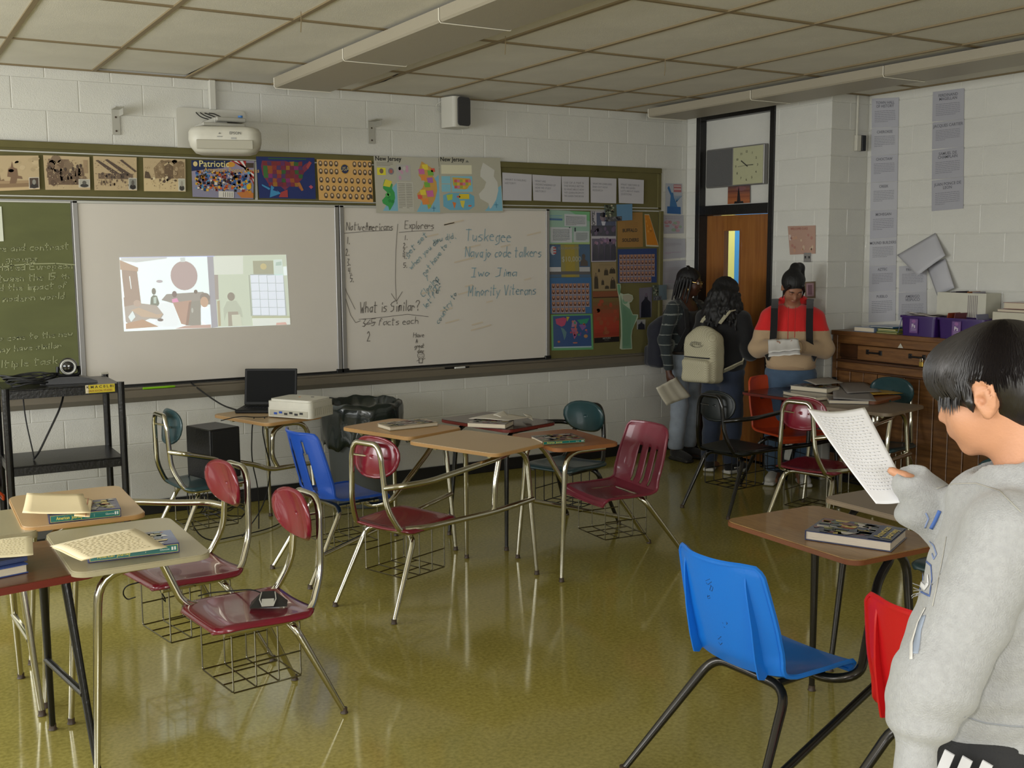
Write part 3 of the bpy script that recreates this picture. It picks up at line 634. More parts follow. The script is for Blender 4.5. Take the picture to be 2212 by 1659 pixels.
for i, c in enumerate(z5):
    T = (['WHAT IS FAILING', 'HISTORY?'], ['WHAT ARE', 'UNDERSTANDINGS OF', 'HOW WE STUDY', 'HISTORY?'], ['USE OF A MAP IS', 'THE WORLD BETTER', 'SO WHAT ABOUT HOW', 'WE LEARN FROM IT?', 'WE LEARN THIS BOOK'], ['WHAT WE LEARN AND', 'FIND OUT HOW', 'RESEARCH'], ['WHAT HISTORY IS', 'AND WE LEARN', 'LOTS ABOUT MAPS', 'QUESTIONS'])[i]
    def d(s, T=T):
        for k, x in enumerate(T): s.text(x, .08, .28+.13*k, .017, '8a8a90', 2, wid=.2 if len(x) > 12 else .013*len(x))
    poster('paper_sheet', c, 'white text sheet on tack strip, '+['first of five, short two line text', 'second of five from the maps', 'middle one of five, longest text', 'fourth of five from the maps', 'fifth of five, nearest the door'][i], 'paper', d, 'bdbbc0', group='text sheets on the tack strip')
poster('paper_sheet', [(-40, 446), (3, 446), (8, 521), (-36, 523)], 'pale sheet taped on the chalkboard at the left edge', 'paper', lambda s: None, 'd8dccb', y=-.022)
# ================================================================ BULLETIN BOARD POSTERS
YBB = -.0155
def z8(*pts): return [(1180+x/4.738, 430+y/4.74) for x, y in pts]
def green_chart(s):
    s.poly([(.5, 0), (1, 0), (1, .3), (.8, .2)], '6ea878', 0); s.poly([(0, 1), (.3, .96), (1, .9), (1, 1)], '9ab47c', 0)
    s.rect(.38, .1, .92, .46, 'b8bcc0', 2); s.rect(.04, .5, .56, .95, 'b8bcc0', 2); s.rect(.6, .6, .98, .94, 'b0b8ba', 2)
    s.rect(.02, .24, .33, .3, '4c6c94', 3); s.para(.42, .17, .88, 8, .035, '98a0a8', .003); s.para(.1, .57, .5, 10, .035, '98a0a8', .003); s.para(.66, .66, .94, 7, .035, '98a0a8', .003); s.rect(.62, .5, .65, .62, '303844', 5); s.oval(.5, .5, .015, .02, '303844', 5); s.para(.03, .16, .33, 2, .05, '6c98b0', .005)
poster('chart_poster', z8((20, 110), (445, 130), (445, 462), (25, 462)), 'pale green flow chart poster at the top left of bulletin board', 'poster', green_chart, '8fae9e', y=-.0160)
def money(s):
    s.rect(.28, 0, .72, 1, '8c8450', 0); s.rect(.38, 0, .62, 1, '98883c', 1); s.rect(0, .82, 1, .92, '5c5a5c', 2); s.oval(.1, .18, .07, .14, 'b0b0b8', 3); 
    for k in range(3): s.rect(.1+.0, .08+k*.08, .17, .12+k*.08, 'a04040', 4)
    s.text('$10,000', .3, .52, .045, 'a8a898', 4); s.poly([(.74, .66), (.76, .5), (.8, .45), (.79, .32), (.84, .28), (.88, .34), (.86, .45), (.93, .52), (.93, .66)], '544c48', 4)
    s.rect(.0, .69, .27, .83, 'b8b8bc', 5); s.rect(.72, .69, .98, .83, 'a8a8ac', 5); s.text('SCHOLARSHIP CONTEST', .22, .15, .022, '8c8c8c', 4, wid=.22)
poster('prize_poster', z8((25, 467), (445, 465), (455, 798), (35, 800)), 'blue and gold poster reading $10,000', 'poster', money, '48607c', y=-.0160)
def portraits(rows, cols, last):
    def d(s):
        for r in range(rows):
            for c in range(cols if r < rows-1 else last):
                x = .05+(c+.5)*.92/cols-.02; y = .15+(r+.5)*.83/rows; s.rect(x-.4/cols, y-.34/rows, x+.4/cols, y+.34/rows, 'a08072', 1); s.oval(x, y, .28/cols, .3/rows, '4c2c26', 2, 8); s.oval(x, y-.02, .16/cols, .18/rows, 'b88a70', 3, 8); s.line([(x-.4/cols, y+.4/rows), (x+.4/cols, y+.4/rows)], .004, 'a8a4a8', 3)
    return d
poster('portrait_chart', z8((35, 805), (460, 800), (465, 1170), (42, 1175)), 'light blue topped chart of portrait rows above the world map', 'poster', portraits(5, 9, 8), '3c6490', y=-.0160)
def world(s):
    s.rect(.045, .04, .955, .94, '3c5482', 1); s.rect(.045, .9, .955, .94, '9cb4bc', 2)
    s.poly([(.1, .12), (.3, .08), (.38, .12), (.32, .3), (.24, .34), (.12, .26)], 'b04c6c', 3); s.poly([(.36, .06), (.44, .07), (.38, .2)], 'b0a040', 3); s.poly([(.22, .36), (.3, .4), (.36, .5), (.34, .62), (.3, .72), (.27, .55)], '5c7c84', 3)
    s.poly([(.5, .2), (.56, .16), (.62, .24), (.6, .34), (.48, .36)], 'a07890', 3); s.poly([(.62, .16), (.92, .12), (.86, .26), (.7, .28)], '3c8c6c', 3); s.poly([(.46, .38), (.62, .4), (.6, .6), (.54, .7), (.5, .52)], 'a0607c', 3); s.poly([(.66, .3), (.82, .28), (.84, .36), (.74, .46)], '7c5c94', 3); s.oval(.82, .62, .05, .05, 'a87c54', 3)
    blobs(s, .46, .2, .85, .6, 16, ['b06c5c', '6c4c8c', 'a84c5c', '4c8c6c'], .02, .03, 4); s.oval(.17, .76, .03, .03, 'a86c4c', 3); s.oval(.56, .8, .06, .02, 'a86c5c', 3)
poster('world_map', z8((48, 1185), (470, 1175), (482, 1540), (55, 1550)), 'blue world map with a green border, low on bulletin board', 'map', world, '649c6c', m='print_gloss', y=-.0160)
def hero(s):
    for k, ch in enumerate('HERO'): s.text(ch, .04, .08+k*.065, .032, '2c2c30', 3, .02)
    s.rect(.22, .03, .98, .48, '3c4460', 1); s.oval(.48, .12, .13, .08, '7c6c74', 3); s.oval(.48, .07, .13, .05, '24202a', 4); s.poly([(.4, .2), (.58, .2), (.54, .28), (.44, .28)], 'b4b4c0', 4); s.rect(.02, .28, .98, .49, '2c2c3c', 3); blobs(s, .05, .3, .95, .46, 14, ['3c3448', '50405c', '282834'], .05, .08, 4, .7)
    s.rect(.03, .54, .97, .98, '443c54', 1); blobs(s, .06, .55, .95, .65, 14, ['6c5474', '8c6c8c', '50405c'], .05, .08, 2, .5)
    for k in range(4): s.poly([(.05+k*.24, .96), (.08+k*.24, .68), (.17+k*.24, .63), (.26+k*.24, .7), (.27+k*.24, .96)], '242434', 5); s.oval(.17+k*.24, .62, .05, .03, '7c6074', 6)
poster('hero_poster', z8((455, 122), (715, 128), (715, 640), (460, 645)), 'tall white framed poster reading HERO with two group pictures', 'poster', hero, 'a4a0a8', m='print_gloss', y=-.0160)
def oldfolk(s):
    for (x, y, w, h) in ((.06, .35, .18, .58), (.24, .2, .08, .14), (.48, .2, .18, .26), (.7, .18, .26, .22), (.36, .58, .12, .22), (.5, .8, .18, .14), (.72, .52, .24, .42)): s.poly([(x, y+h), (x+w*.1, y+h*.4), (x+w*.3, y+h*.15), (x+w*.5, y), (x+w*.7, y+h*.15), (x+w*.95, y+h*.4), (x+w, y+h)], '3c3428', 1); s.oval(x+w*.5, y+h*.18, w*.15, h*.1, '84705a', 3)
    s.para(.3, .06, .9, 3, .03, '7c6c50', .003)
poster('people_poster', z8((465, 650), (715, 645), (720, 935), (475, 940)), 'brown poster of small old portraits, above the orange poster', 'poster', oldfolk, '8c7a5a', y=-.0160)
def orange(s):
    s.rect(0, 0, 1, .11, '7c4a30', 0); s.rect(0, .11, 1, .13, '3c2418', 1)
    for k in range(10): s.rect(0, .13+k*.075, 1, .13+(k+1)*.075, ['6c5a34', '6e5232', '784a2e', '84442c', '8c402a', '943c28', '9a3a26', '983826', '923424', '883020'][k], 1)
    blobs(s, .05, .2, .95, .85, 20, ['8c4c30', '94442c', '7c4428'], .06, .1, 2, .5); s.rect(0, .9, 1, 1, '16100e', 3); s.text('HISTORY', .5, .935, .016, 'a09c94', 4, align='c'); s.text('MONTH', .5, .97, .01, '6c6864', 4, align='c')
poster('orange_poster', z8((475, 945), (745, 940), (745, 1458), (490, 1475)), 'burnt orange poster with a black bottom band', 'poster', orange, '8c4028', y=-.0160)
def card(s):
    s.rect(0, 0, .42, .75, '4c5444', 1); blobs(s, .02, .02, .4, .7, 18, ['8c9480', '3c3c34', 'b4a88c', '20241c'], .03, .05, 2); s.rect(.0, .72, .6, 1, '4c4c50', 3); blobs(s, .02, .78, .6, .96, 10, ['24242c', '6c6c6c'], .03, .05, 4)
poster('photo_card', z8((595, 60), (880, 50), (880, 215), (610, 232)), 'blue photo card pinned over the upper edge of bulletin board', 'picture', card, '5c84a4', y=-.034)
def brown(s):
    s.text('BUFFALO', .2, .56, .03, '3c342c', 2, .03, wid=.16); s.text('SOLDIERS', .18, .84, .03, '3c342c', 2, .03, wid=.18); s.para(.3, .3, .8, 4, .05, '7c5c34', .003)
poster('brown_poster', z8((725, 142), (985, 135), (990, 490), (730, 495)), 'plain ochre poster with two dark words', 'poster', brown, '94703c', y=-.0160)
def pennant(s): s.poly([(.02, .02), (.92, .03), (.96, .95), (.06, .95)], 'b8741c', 0); blobs(s, .2, .1, .8, .9, 10, ['c48838', 'b06c14'], .08, .1, 1, .5)
poster('pennant', z8((1005, 155), (1052, 155), (1155, 490), (1020, 484)), 'orange wedge shaped paper near the right rail of bulletin board', 'pennant', pennant, 'b0a890', y=-.0160)
poster('portrait_chart', z8((730, 513), (1130, 505), (1130, 855), (735, 860)), 'dark blue chart of portrait rows above the green statue', 'poster', portraits(5, 10, 9), '283c6c', y=-.0160)
lib = MB()
Lp = z8((722, 868), (758, 868), (762, 900), (755, 960), (790, 975), (840, 968), (882, 985), (890, 1020), (872, 1052), (850, 1062), (858, 1120), (885, 1180), (938, 1182), (938, 1215), (900, 1290), (880, 1340), (872, 1400), (878, 1535), (770, 1540), (752, 1530), (765, 1400), (762, 1240), (748, 1060), (742, 1010), (730, 950))
def cutout(pts, y, th, m, name, label, cat, extra):
    P3 = [Vector(at(u, v, y=y)) for u, v in pts]; mb = MB(); n = len(P3); mb.col = lin('a8b49c'); mb.add(P3+[p-Vector((0, th, 0)) for p in P3], [tuple(range(n)), tuple(range(2*n-1, n-1, -1))]+[((i+1) % n, i, n+i, n+(i+1) % n) for i in range(n)])
    s = Sheet([P3[0], P3[1], P3[2], P3[3]], noback=True); s.mb = mb; s.q = [Vector(at(*c, y=y)) for c in z8((700, 860), (940, 860), (940, 1540), (700, 1540))]; s.th = th; s.n = Vector((0, -1, 0)); s.W = (s.q[1]-s.q[0]).length; s.H = (s.q[3]-s.q[0]).length
    extra(s); o = s.build(name, M_['print']); tag(o, label, cat); return o
def libd(s):
    def N_(x, y): return ((x-700)/240, (y-860)/680)
    s.poly([N_(x, y) for x, y in ((727, 874), (752, 874), (757, 960), (745, 985), (734, 950))], '5c8c6c', 0)
    s.poly([N_(x, y) for x, y in ((757, 975), (780, 1070), (858, 1128), (882, 1186), (930, 1188), (895, 1288), (874, 1340), (864, 1400), (870, 1528), (776, 1532), (775, 1400), (772, 1240), (758, 1070))], '688c70', 0)
    s.poly([N_(x, y) for x, y in ((780, 985), (835, 975), (878, 992), (882, 1018), (862, 1048), (800, 1050), (782, 1020))], 'a09c88', 2); s.oval(*N_(805, 1040), .12, .05, '74987c', 1)
    for k in range(6): s.line([N_(790+k*14, 1100+k*16), N_(785+k*12, 1500)], .004, '587c62', 3)
cutout(Lp, -.0175, .002, None, 'statue_cutout', 'green paper cut-out of a robed statue raising a torch', 'paper cut-out', libd)
def figpic(s): s.poly([(.1, 1), (.15, .5), (.4, .38), (.5, .18), (.62, .22), (.66, .4), (.9, .5), (.95, 1)], '20202a', 1); s.oval(.54, .25, .1, .07, '5c5060', 2)
poster('photo_card', z8((950, 912), (1085, 900), (1075, 1210), (955, 1215)), 'portrait photo of a dark suited figure right of green statue', 'picture', figpic, '64606c', m='print_gloss', y=-.0160)
poster('photo_card', z8((1088, 880), (1232, 880), (1232, 1030), (1095, 1040)), 'photo card with trees and blue edge behind the plaid shirt', 'picture', card, '5c6c74', y=-.0365)
poster('photo_card', z8((925, 1235), (1015, 1232), (1012, 1335), (928, 1335)), 'small dark and white photo low on the right of bulletin board', 'picture', figpic, '8c8c88', y=-.0160)
# ---- papers on the wall right of the bulletin board
def statue(s): s.rect(.1, .76, .9, 1, '2c5c94', 1); s.poly([(.25, .76), (.3, .4), (.1, .15), (.2, .08), (.35, .3), (.45, .3), (.5, .45), (.62, .6), (.7, .76)], '3c6c9c', 1); [s.line([(.65, .6), (.55+.1*k, .4)], .005, '4c7ca4', 2) for k in range(5)]; s.rect(.48, .03, .95, .28, 'a86a6c', 1); s.rect(.5, .06, .93, .1, 'c8b4b4', 2); s.rect(.5, .16, .93, .2, 'c8b4b4', 2)
poster('statue_poster', [(1438, 396), (1473, 397), (1474, 463), (1437, 461)], 'small blue statue poster on the wall left of the door', 'poster', statue, 'a8acb4', y=-.008)
def mapdoc(s): s.para(.1, .1, .9, 2, .1, '8c8490', .004); blobs(s, .1, .3, .9, .9, 12, ['a87c84', '8ca08c', 'b09098'], .08, .14, 1, .8)
poster('map_sheet', [(1432, 464), (1476, 465), (1477, 504), (1434, 505)], 'sheet of small pink and green maps under statue poster', 'paper', mapdoc, 'a4a4ac', y=-.008)
def plain(s): s.para(.12, .25, .8, 3, .06, '98949c', .004); s.para(.12, .7, .8, 2, .06, 'a088a0', .004)
poster('paper_sheet', [(1430, 514), (1480, 516), (1481, 556), (1431, 560)], 'plain sheet below the small maps, left of the door', 'paper', plain, 'a6a6ae', y=-.008)
poster('paper_sheet', [(1429, 565), (1481, 562), (1481, 625), (1430, 625)], 'lowest plain sheet behind the braided hair, left of the door', 'paper', plain, 'a2a2aa', y=-.008)
# ---- papers on the recess wall
def z3(*pts): return [(1400+x/2.724, 150+y/2.724) for x, y in pts]
def info(T):
    def d(s):
        for k, x in enumerate(T): s.text(x, .5, .2+.12*k, .022, '64646c', 2, .01, align='c')
        s.para(.12, .3+.12*len(T)-.1, .88, 7, .06, '84848c', .004)
    return d
yb = [170, 345, 505, 665, 828, 998, 1155, 1310, 1488]; TT = (['TOWN HALL', 'OF HISTORY'], ['CHEROKEE'], ['CHOCTAW'], ['CREEK'], ['MOHEGAN'], ['MOUND BUILDERS'], ['AZTEC'], ['PUEBLO'])
LB = ['headed TOWN HALL OF HISTORY', 'headed CHEROKEE', 'headed CHOCTAW', 'headed CREEK', 'headed MOHEGAN', 'headed MOUND BUILDERS', 'headed AZTEC', 'headed PUEBLO, lowest of the long column']
for i in range(8):
    a = 1318-i*2.6; dx = 2; c = [(a, yb[i]+2), (a+158, yb[i]-6), (a+156, yb[i+1]-8), (a-2, yb[i+1])]
    poster('info_sheet', z3(*c), 'white sheet '+LB[i]+' on the far right wall', 'paper', info(TT[i]), 'b2b2b8' if i % 2 else 'acacb4', plane=XR2-.007, group='long column of sheets on the right wall')
yb = [118, 300, 462, 640, 826]; TT = (['FERDINAND', 'MAGELLAN'], ['JACQUES CARTIER'], ['SAMUEL DE', 'CHAMPLAIN'], ['JUAN PONCE DE', 'LEON'])
for i in range(4):
    c = [(1676-i*2, yb[i]+14), (1861-i*1, yb[i]-8), (1858-i, yb[i+1]-8), (1672-i, yb[i+1]+8)]
    poster('info_sheet', z3(*c), 'grey sheet headed '+' '.join(TT[i])+' in the short column', 'paper', info(TT[i]), 'a4a4ac', plane=XR2-.007, group='short column of sheets on the right wall')
poster('info_sheet', z3((1478, 1158), (1640, 1150), (1640, 1308), (1476, 1310)), 'sheet headed PAWNEE, partly under a drooping loose sheet', 'paper', info(['PAWNEE']), 'aeaeb4', plane=XR2-.007)
poster('info_sheet', z3((1475, 1313), (1640, 1308), (1640, 1470), (1473, 1475)), 'sheet headed AMERIGO VESPUCCI beside the PUEBLO sheet', 'paper', info(['AMERIGO', 'VESPUCCI']), 'a8a8ae', plane=XR2-.007)
def loose(c4, xs, label):
    P4 = [Vector(at(*c, x=x)) for c, x in zip(z3(*c4), xs)]; mb = MB(); mb.col = lin('b8b8be')
    mb.grid(lambda u, v: P4[0].lerp(P4[1], u).lerp(P4[3].lerp(P4[2], u), v)+Vector((-.02*math.sin(pi*v)*math.sin(pi*u), 0, 0)), 8, 8); tag(mb.build('loose_sheet', MATS['print'], solid=.001), label, 'paper')
loose([(1465, 1092), (1690, 962), (1748, 1095), (1582, 1215)], [XR2-.02, XR2-.012, XR2-.06, XR2-.11], 'loose tilted sheet drooping off the wall by one corner')
loose([(1640, 1160), (1748, 1112), (1802, 1285), (1700, 1330)], [XR2-.014, XR2-.016, XR2-.05, XR2-.05], 'second tilted sheet below the drooping one')
# ---- papers and switch by the door
def pink(s): s.text('WELCOME CLASS', .1, .14, .02, '9c5c50', 2, wid=.18); blobs(s, .1, .3, .9, .9, 16, ['b89078', 'a8786c', 'c0a890'], .03, .05, 1); s.rect(.02, .3, .1, .5, 'c8b4ac', 2)
poster('pink_poster', z3((822, 922), (985, 918), (985, 1084), (835, 1090)), 'pinkish tan poster on the wall right of the door', 'poster', pink, 'ae8c7c', plane=XR-.008, m='print_gloss')
def redframe(s): s.rect(.15, .1, .85, .9, 'a08088', 1); s.rect(.3, .2, .7, .8, '74545c', 2)
poster('notice', z3((922, 1250), (985, 1247), (985, 1345), (924, 1345)), 'small reddish framed notice behind the ponytail', 'notice', redframe, '74604c', plane=XR-.008)
t = thing('light_switch', 'metal light switch plate under the pinkish poster', 'switch', tuple(at(*z3((940, 1105))[0], x=XR-.006)))
part(MB().bbox(tuple(t.location), (.008, .085, .075), .003), 'plate', M['alu'], t); part(MB().bbox(tuple(t.location+Vector((-.008, .02, 0))), (.014, .008, .018), .002), 'toggle', M['blackp'], t); part(MB().bbox(tuple(t.location+Vector((-.008, -.02, 0))), (.014, .008, .018), .002), 'toggle', M['blackp'], t)
# ================================================================ FURNITURE
M['maroon'] = mat('maroon_plastic', (116, 22, 40), .22, coat=.4, noise=.06, nscale=8); M['maroon2'] = mat('maroon_dusty_plastic', (116, 38, 54), .35, coat=.2, noise=.08, nscale=8)
M['blue'] = mat('blue_plastic', (22, 72, 165), .35, coat=.1); M['azure'] = mat('azure_plastic', (22, 116, 216), .3, coat=.15, bump=.1, bscale=200)
M['red'] = mat('red_plastic', (190, 22, 28), .33, coat=.1, bump=.1, bscale=200); M['teal'] = mat('dark_teal_plastic', (36, 62, 66), .3, coat=.2, noise=.08); M['black_seat'] = mat('blackgreen_plastic', (20, 26, 26), .45)
M['orange'] = mat('orange_plastic', (186, 66, 28), .35, coat=.1, noise=.06)
M['tan'] = mat('tan_laminate', (190, 162, 124), .33, noise=.03, nscale=4, bump=.12, bscale=220); M['beige'] = mat('beige_laminate', (166, 157, 128), .3, noise=.04, nscale=4, bump=.12, bscale=220)
M['taupe'] = mat('taupe_laminate', (128, 112, 92), .35, noise=.04, nscale=4, bump=.12, bscale=220); M['orangetan'] = mat('golden_laminate', (182, 142, 92), .3, noise=.05, nscale=4)
M['walnut'] = wood('walnut_laminate', (104, 68, 44), (76, 46, 28), .3, (2, 22, 2), .2, 6); M['oak'] = wood('oak_laminate', (152, 118, 72), (122, 90, 50), .35, (2, 18, 2), .2, 6)
M['darkwood'] = wood('dark_laminate', (64, 38, 30), (46, 26, 20), .25, (2, 18, 2), .3, 6); M['rust'] = mat('rust_laminate', (150, 96, 56), .3, noise=.06, nscale=5)
M['rededge'] = mat('red_edge', (106, 34, 24), .4); M['brownedge'] = mat('brown_edge', (110, 62, 32), .45); M['glide'] = mat('foot_glide', (66, 52, 40), .5)
def pad_seat():
    mb = MB(); W = .218
    def f(u, v):
        x = (u-.5)*2; y = -.20+.42*v; w = W*(1-.14*abs(v-.35)**1.5) * (1-.22*max(0, (.16-v)/.16)**2.5) * (1-.22*max(0, (v-.84)/.16)**2.5)
        z = .445 + .010*x*x*(1-max(0, (v-.7)/.3)) - .012*math.cos(v*2.2) + .012*max(0, (.15-v)/.15)**2 - .014*max(0, (v-.82)/.18)**2 - .006*max(0, (abs(x)-.85)/.15)**2
        if v < .02 or v > .98 or abs(x) > .98: z -= .009
        return (x*w, y, z)
    mb.grid(f, 22, 22); return mb
def pad_back():
    mb = MB(); K = 26; R = 9
    V = []; F = []
    for j in range(R+1):
        r = j/R
        for k in range(K):
            a = 2*pi*k/K; ca, sa = math.cos(a), math.sin(a); e = .8
            x = math.copysign(abs(ca)**e, ca)*.165*r; z = math.copysign(abs(sa)**e, sa)*.105*r*(1.0 if sa > 0 else 1.05)
            y = .030*(x/.165)**2 - .010*(1-r*r) - (.012 if j == R else 0)
            V.append((x*(1-.10*(z < 0)*abs(z)/.1), y, z))
    for j in range(R):
        for k in range(K): k2 = (k+1) % K; F.append((j*K+k, j*K+k2, (j+1)*K+k2, (j+1)*K+k))
    mb.add(V, F); return mb
PROF = [(.190, .402), (.188, .425), (.168, .440), (.11, .436), (.04, .428), (-.05, .424), (-.13, .430), (-.185, .452), (-.215, .50), (-.235, .57), (-.255, .65), (-.275, .73), (-.292, .80), (-.300, .83), (-.312, .832)]
def shell_fn():
    ys = np.array([p[0] for p in PROF]); zs = np.array([p[1] for p in PROF]); tt = np.linspace(0, 1, len(PROF))
    def f(u, v):
        x = (u-.5)*2; y = float(np.interp(v, tt, ys)); z = float(np.interp(v, tt, zs))
        w = float(np.interp(v, [0, .1, .4, .55, .7, .88, .94, 1], [.185, .21, .215, .21, .212, .19, .165, .125]))
        k = float(np.interp(v, [0, .15, .4, .6, .9, 1], [.004, .012, .035, .06, .05, .035])); c = abs(x)**2.4*k
        sv = float(np.interp(v, [.35, .6], [0, 1])); return (x*w, y+c*sv, z+c*(1-sv))
    return f
def shell_mesh(slots):
    f = shell_fn(); mb = MB()
    sk = None
    if slots == 3: sk = lambda u, v: any(abs(u-c) < .031 for c in (.30, .5, .70)) and .52 < v < .76
    if slots == 2: sk = lambda u, v: any(abs(u-c) < (.06 if .56 < v < .78 else .03) for c in (.32, .68)) and .52 < v < .83
    mb.grid(f, 32, 44, sk)
    return mb
def rim_mesh():
    f = shell_fn(); q = [f(0, v) for v in np.linspace(0, 1, 30)]+[f(u, 1) for u in np.linspace(.04, .96, 12)]+[f(1, v) for v in np.linspace(1, 0, 30)]+[f(u, 0) for u in np.linspace(.96, .04, 12)]
    mb = MB(); mb.tube(q, .0085, n=6, closed=True); return mb
def leg_mesh(mb, pts, r, bend=.07, foot=True):
    mb.mi = 0; P = fillet(pts, bend) if bend else [Vector(p) for p in pts]; m = len(P); rr = [r]*(m-1)+[r*.72]; mb.tube(P, rr, n=12); mb.mi = 1
    if foot: e = P[-1]; mb.tube([(e.x, e.y, e.z+.014), (e.x, e.y, .008), (e.x, e.y, .002)], [r*.85, r*.85, r*1.05], n=10)
    return mb
def basket(par, wire, w=.30, d=.28, z0=.175, ztop=.405):
    mb = MB(); r = .0032
    for k in range(4): y = -d/2+d*k/3; mb.tube([(-w/2, y, ztop), (-w/2, y, z0), (w/2, y, z0), (w/2, y, ztop)], r, n=5, bend=.015)
    for k in range(4): x = -w/2+w*k/3; mb.tube([(x, -d/2, z0), (x, d/2, z0+(.0 if k else 0))], r, n=5)
    mb.tube([(-w/2, d/2, z0+.09), (w/2, d/2, z0+.09)] if False else [(-w/2, -d/2, z0+.1), (-w/2, d/2, z0+.1)], r, n=5); mb.tube([(w/2, -d/2, z0+.1), (w/2, d/2, z0+.1)], r, n=5)
    o = mb.build('basket', wire, par); return o
def combo(name, label, seat, heading, kind, seatm, topm, edgem, frm, dd=.52, dx=0.0, desk=True, base=True, zt=.745, group=None, top_size=(.61, .46), legs=None, arms=True, wire=None, lab_parts=None, drot=0, legy=None, rearfoot=-.30, backz=.795, r=.0155, sh=1.0, spread=.215, basket_on=True):
    """combined chair and desk; seat = seat centre (x,y); heading = facing direction in degrees (0 = +x)"""
    t = thing(name, label, 'school desk' if desk else 'chair', (seat[0], seat[1], 0), math.radians(heading-90), group)
    wire = wire or (M['blackwire'] if frm in (M['blacktube'],) else M['wire'])
    if kind == 'pad':
        pad_seat().build('seat', seatm, t, solid=.009, offset=-1)
        b = pad_back().build('backrest', seatm, t, solid=.010, offset=-1); b.location = (0, -.205, backz); b.rotation_euler = (math.radians(-8), 0, 0)
        k = backz; mb = MB(); mb.tube([(-.15, .17, .414), (-.165, -.18, .414), (-.125, -.25, .56), (-.105, -.262, k+.02), (-.08, -.262, k+.075), (.08, -.262, k+.075), (.105, -.262, k+.02), (.125, -.25, .56), (.165, -.18, .414), (.15, .17, .414)], r*.95, n=12, bend=.06); mb.build('back_frame', frm, t)
        MB().tube([(-.09, -.262, k+.01), (-.05, -.218, k)], .006, n=6).build('bracket', frm, t)
        MB().tube([(.09, -.262, k+.01), (.05, -.218, k)], .006, n=6).build('bracket', frm, t)
    else:
        s = shell_mesh(kind).build('seat_shell', seatm, t, solid=.006); s.scale = (1.09 if kind == 3 else 1, 1, sh); rim_mesh().build('rim', seatm, s)
        if kind == 0:
            for sx in (-1, 1):
                mb = MB(); f = shell_fn(); pr = [Vector(f(.5+sx*.36, v)) for v in np.linspace(.50, .86, 12)]
                V = []
                for i, p in enumerate(pr):
                    h = .045*(1-i/11)**.7*(1 if i else .5)+.001; n_ = Vector((0, -1, -.25 if i > 2 else -1)).normalized()
                    V += [p+Vector((-.003, 0, 0)), p+Vector((.003, 0, 0)), p+n_*h+Vector((.003, 0, 0)), p+n_*h+Vector((-.003, 0, 0))]
                F = []
                for i in range(11):
                    for k in range(4): k2 = (k+1) % 4; F.append((i*4+k, i*4+k2, (i+1)*4+k2, (i+1)*4+k))
                F += [(3, 2, 1, 0), (44, 45, 46, 47)]
                mb.add(V, F); mb.build('rib', seatm, s)
        mb = MB(); mb.tube([(-.12, .16, .405), (-.13, -.10, .405)], r*.8); mb.tube([(.12, .16, .405), (.13, -.10, .405)], r*.8); mb.tube([(-.13, .12, .400), (.13, .12, .400)], r*.8); mb.build('seat_frame', frm, t)
    if base:
        for sx in (-1, 1):
            leg_mesh(MB(), [(0, -.10, .402), (sx*.17, -.10, .400), (sx*spread, rearfoot, .01)], r, .07).build('leg', [frm, M['glide']], t)
        if basket_on: basket(t, wire)
    if desk:
        D = lambda x, y, z: (dx+x*math.cos(drot)-y*math.sin(drot), dd+x*math.sin(drot)+y*math.cos(drot), z)
        w, d = top_size; mb = MB(); Mx = Matrix.Translation((dx, dd, 0)) @ Matrix.Rotation(drot, 4, 'Z')
        mb.mi = 1; mb.prism(rrect(w, d, .055), zt-.006, zt+.010, Mx); mb.mi = 0; mb.prism(rrect(w-.008, d-.008, .052), zt+.010, zt+.0135, Mx)
        mb.mi = 1; mb.prism(rrect(w-.02, d-.02, .05), zt-.010, zt-.006, Mx); mb.build('desktop', [topm, edgem], t)
        zu = zt-.024; ly = legy if legy is not None else .14
        for sx in (-1, 1):
            leg_mesh(MB(), [D(sx*.20, -.15, zu), D(sx*.225, ly, zu), D(sx*.265, ly+.045, .01)], r, .105).build('leg', [frm, M['glide']], t)
        mb = MB(); mb.tube([D(-.2, -.12, zu), D(.2, -.12, zu)], r*.8); mb.tube([D(-.22, .02, zu), D(.22, .02, zu)], r*.8); mb.build('desk_frame', frm, t)
        if arms:
            if kind == 'pad' and arms in (True, 'both', 'high'):
                MB().tube([(.12, -.255, .66), (.19, -.21, .672), (.25, -.08, .680), D(.25, -.13, zu-.012), D(.225, -.02, zu-.005)], r, n=12, bend=.09).build('arm_tube', frm, t)
            if kind == 'pad' and arms in (True, 'both'):
                pb = [(.155, -.15, .436), (.22, -.06, .44), D(.25, -.18, .43), D(.258, ly+.02, .44)]
                mb = MB(); mb.tube(pb, r, n=12, bend=.08); mb.tube([D(.245, -.12, zu-.014), D(.248, -.16, .58), D(.250, -.17, .445)], r, n=12, bend=.05); mb.build('side_rail', frm, t)
            if arms == 'low':
                MB().tube([(.12, -.255, .66), (.20, -.20, .655), D(.25, -.28, .50), D(.255, -.18, .455), D(.258, ly+.02, .45)], r, n=12, bend=.09).build('arm_tube', frm, t)
                MB().tube([D(.22, -.05, zu), D(.25, -.15, zu-.03), D(.25, -.16, .54), D(.252, -.12, .465)], r, n=12, bend=.06).build('side_rail', frm, t)
            if arms == 'front':
                MB().tube([D(.10, -.02, zu), D(.12, -.12, zu-.01), (.165, .20, .45), (.15, .06, .415)], r, n=12, bend=.05).build('arm_tube', frm, t)
            if kind != 'pad':
                MB().tube([(.02, .10, .388), (.17, .10, .386), (.245, .17, .41), D(.242, -.02, zu-.09), D(.235, .05, zu-.02), D(.20, .08, zu-.004)], r, n=12, bend=.07).build('arm_tube', frm, t)
                MB().tube([(spread*.93, -.10+(rearfoot+.1)*.62, .17), D(.262, ly+.02, .36)], r*.85, n=12).build('brace', frm, t)
    return t
A = combo
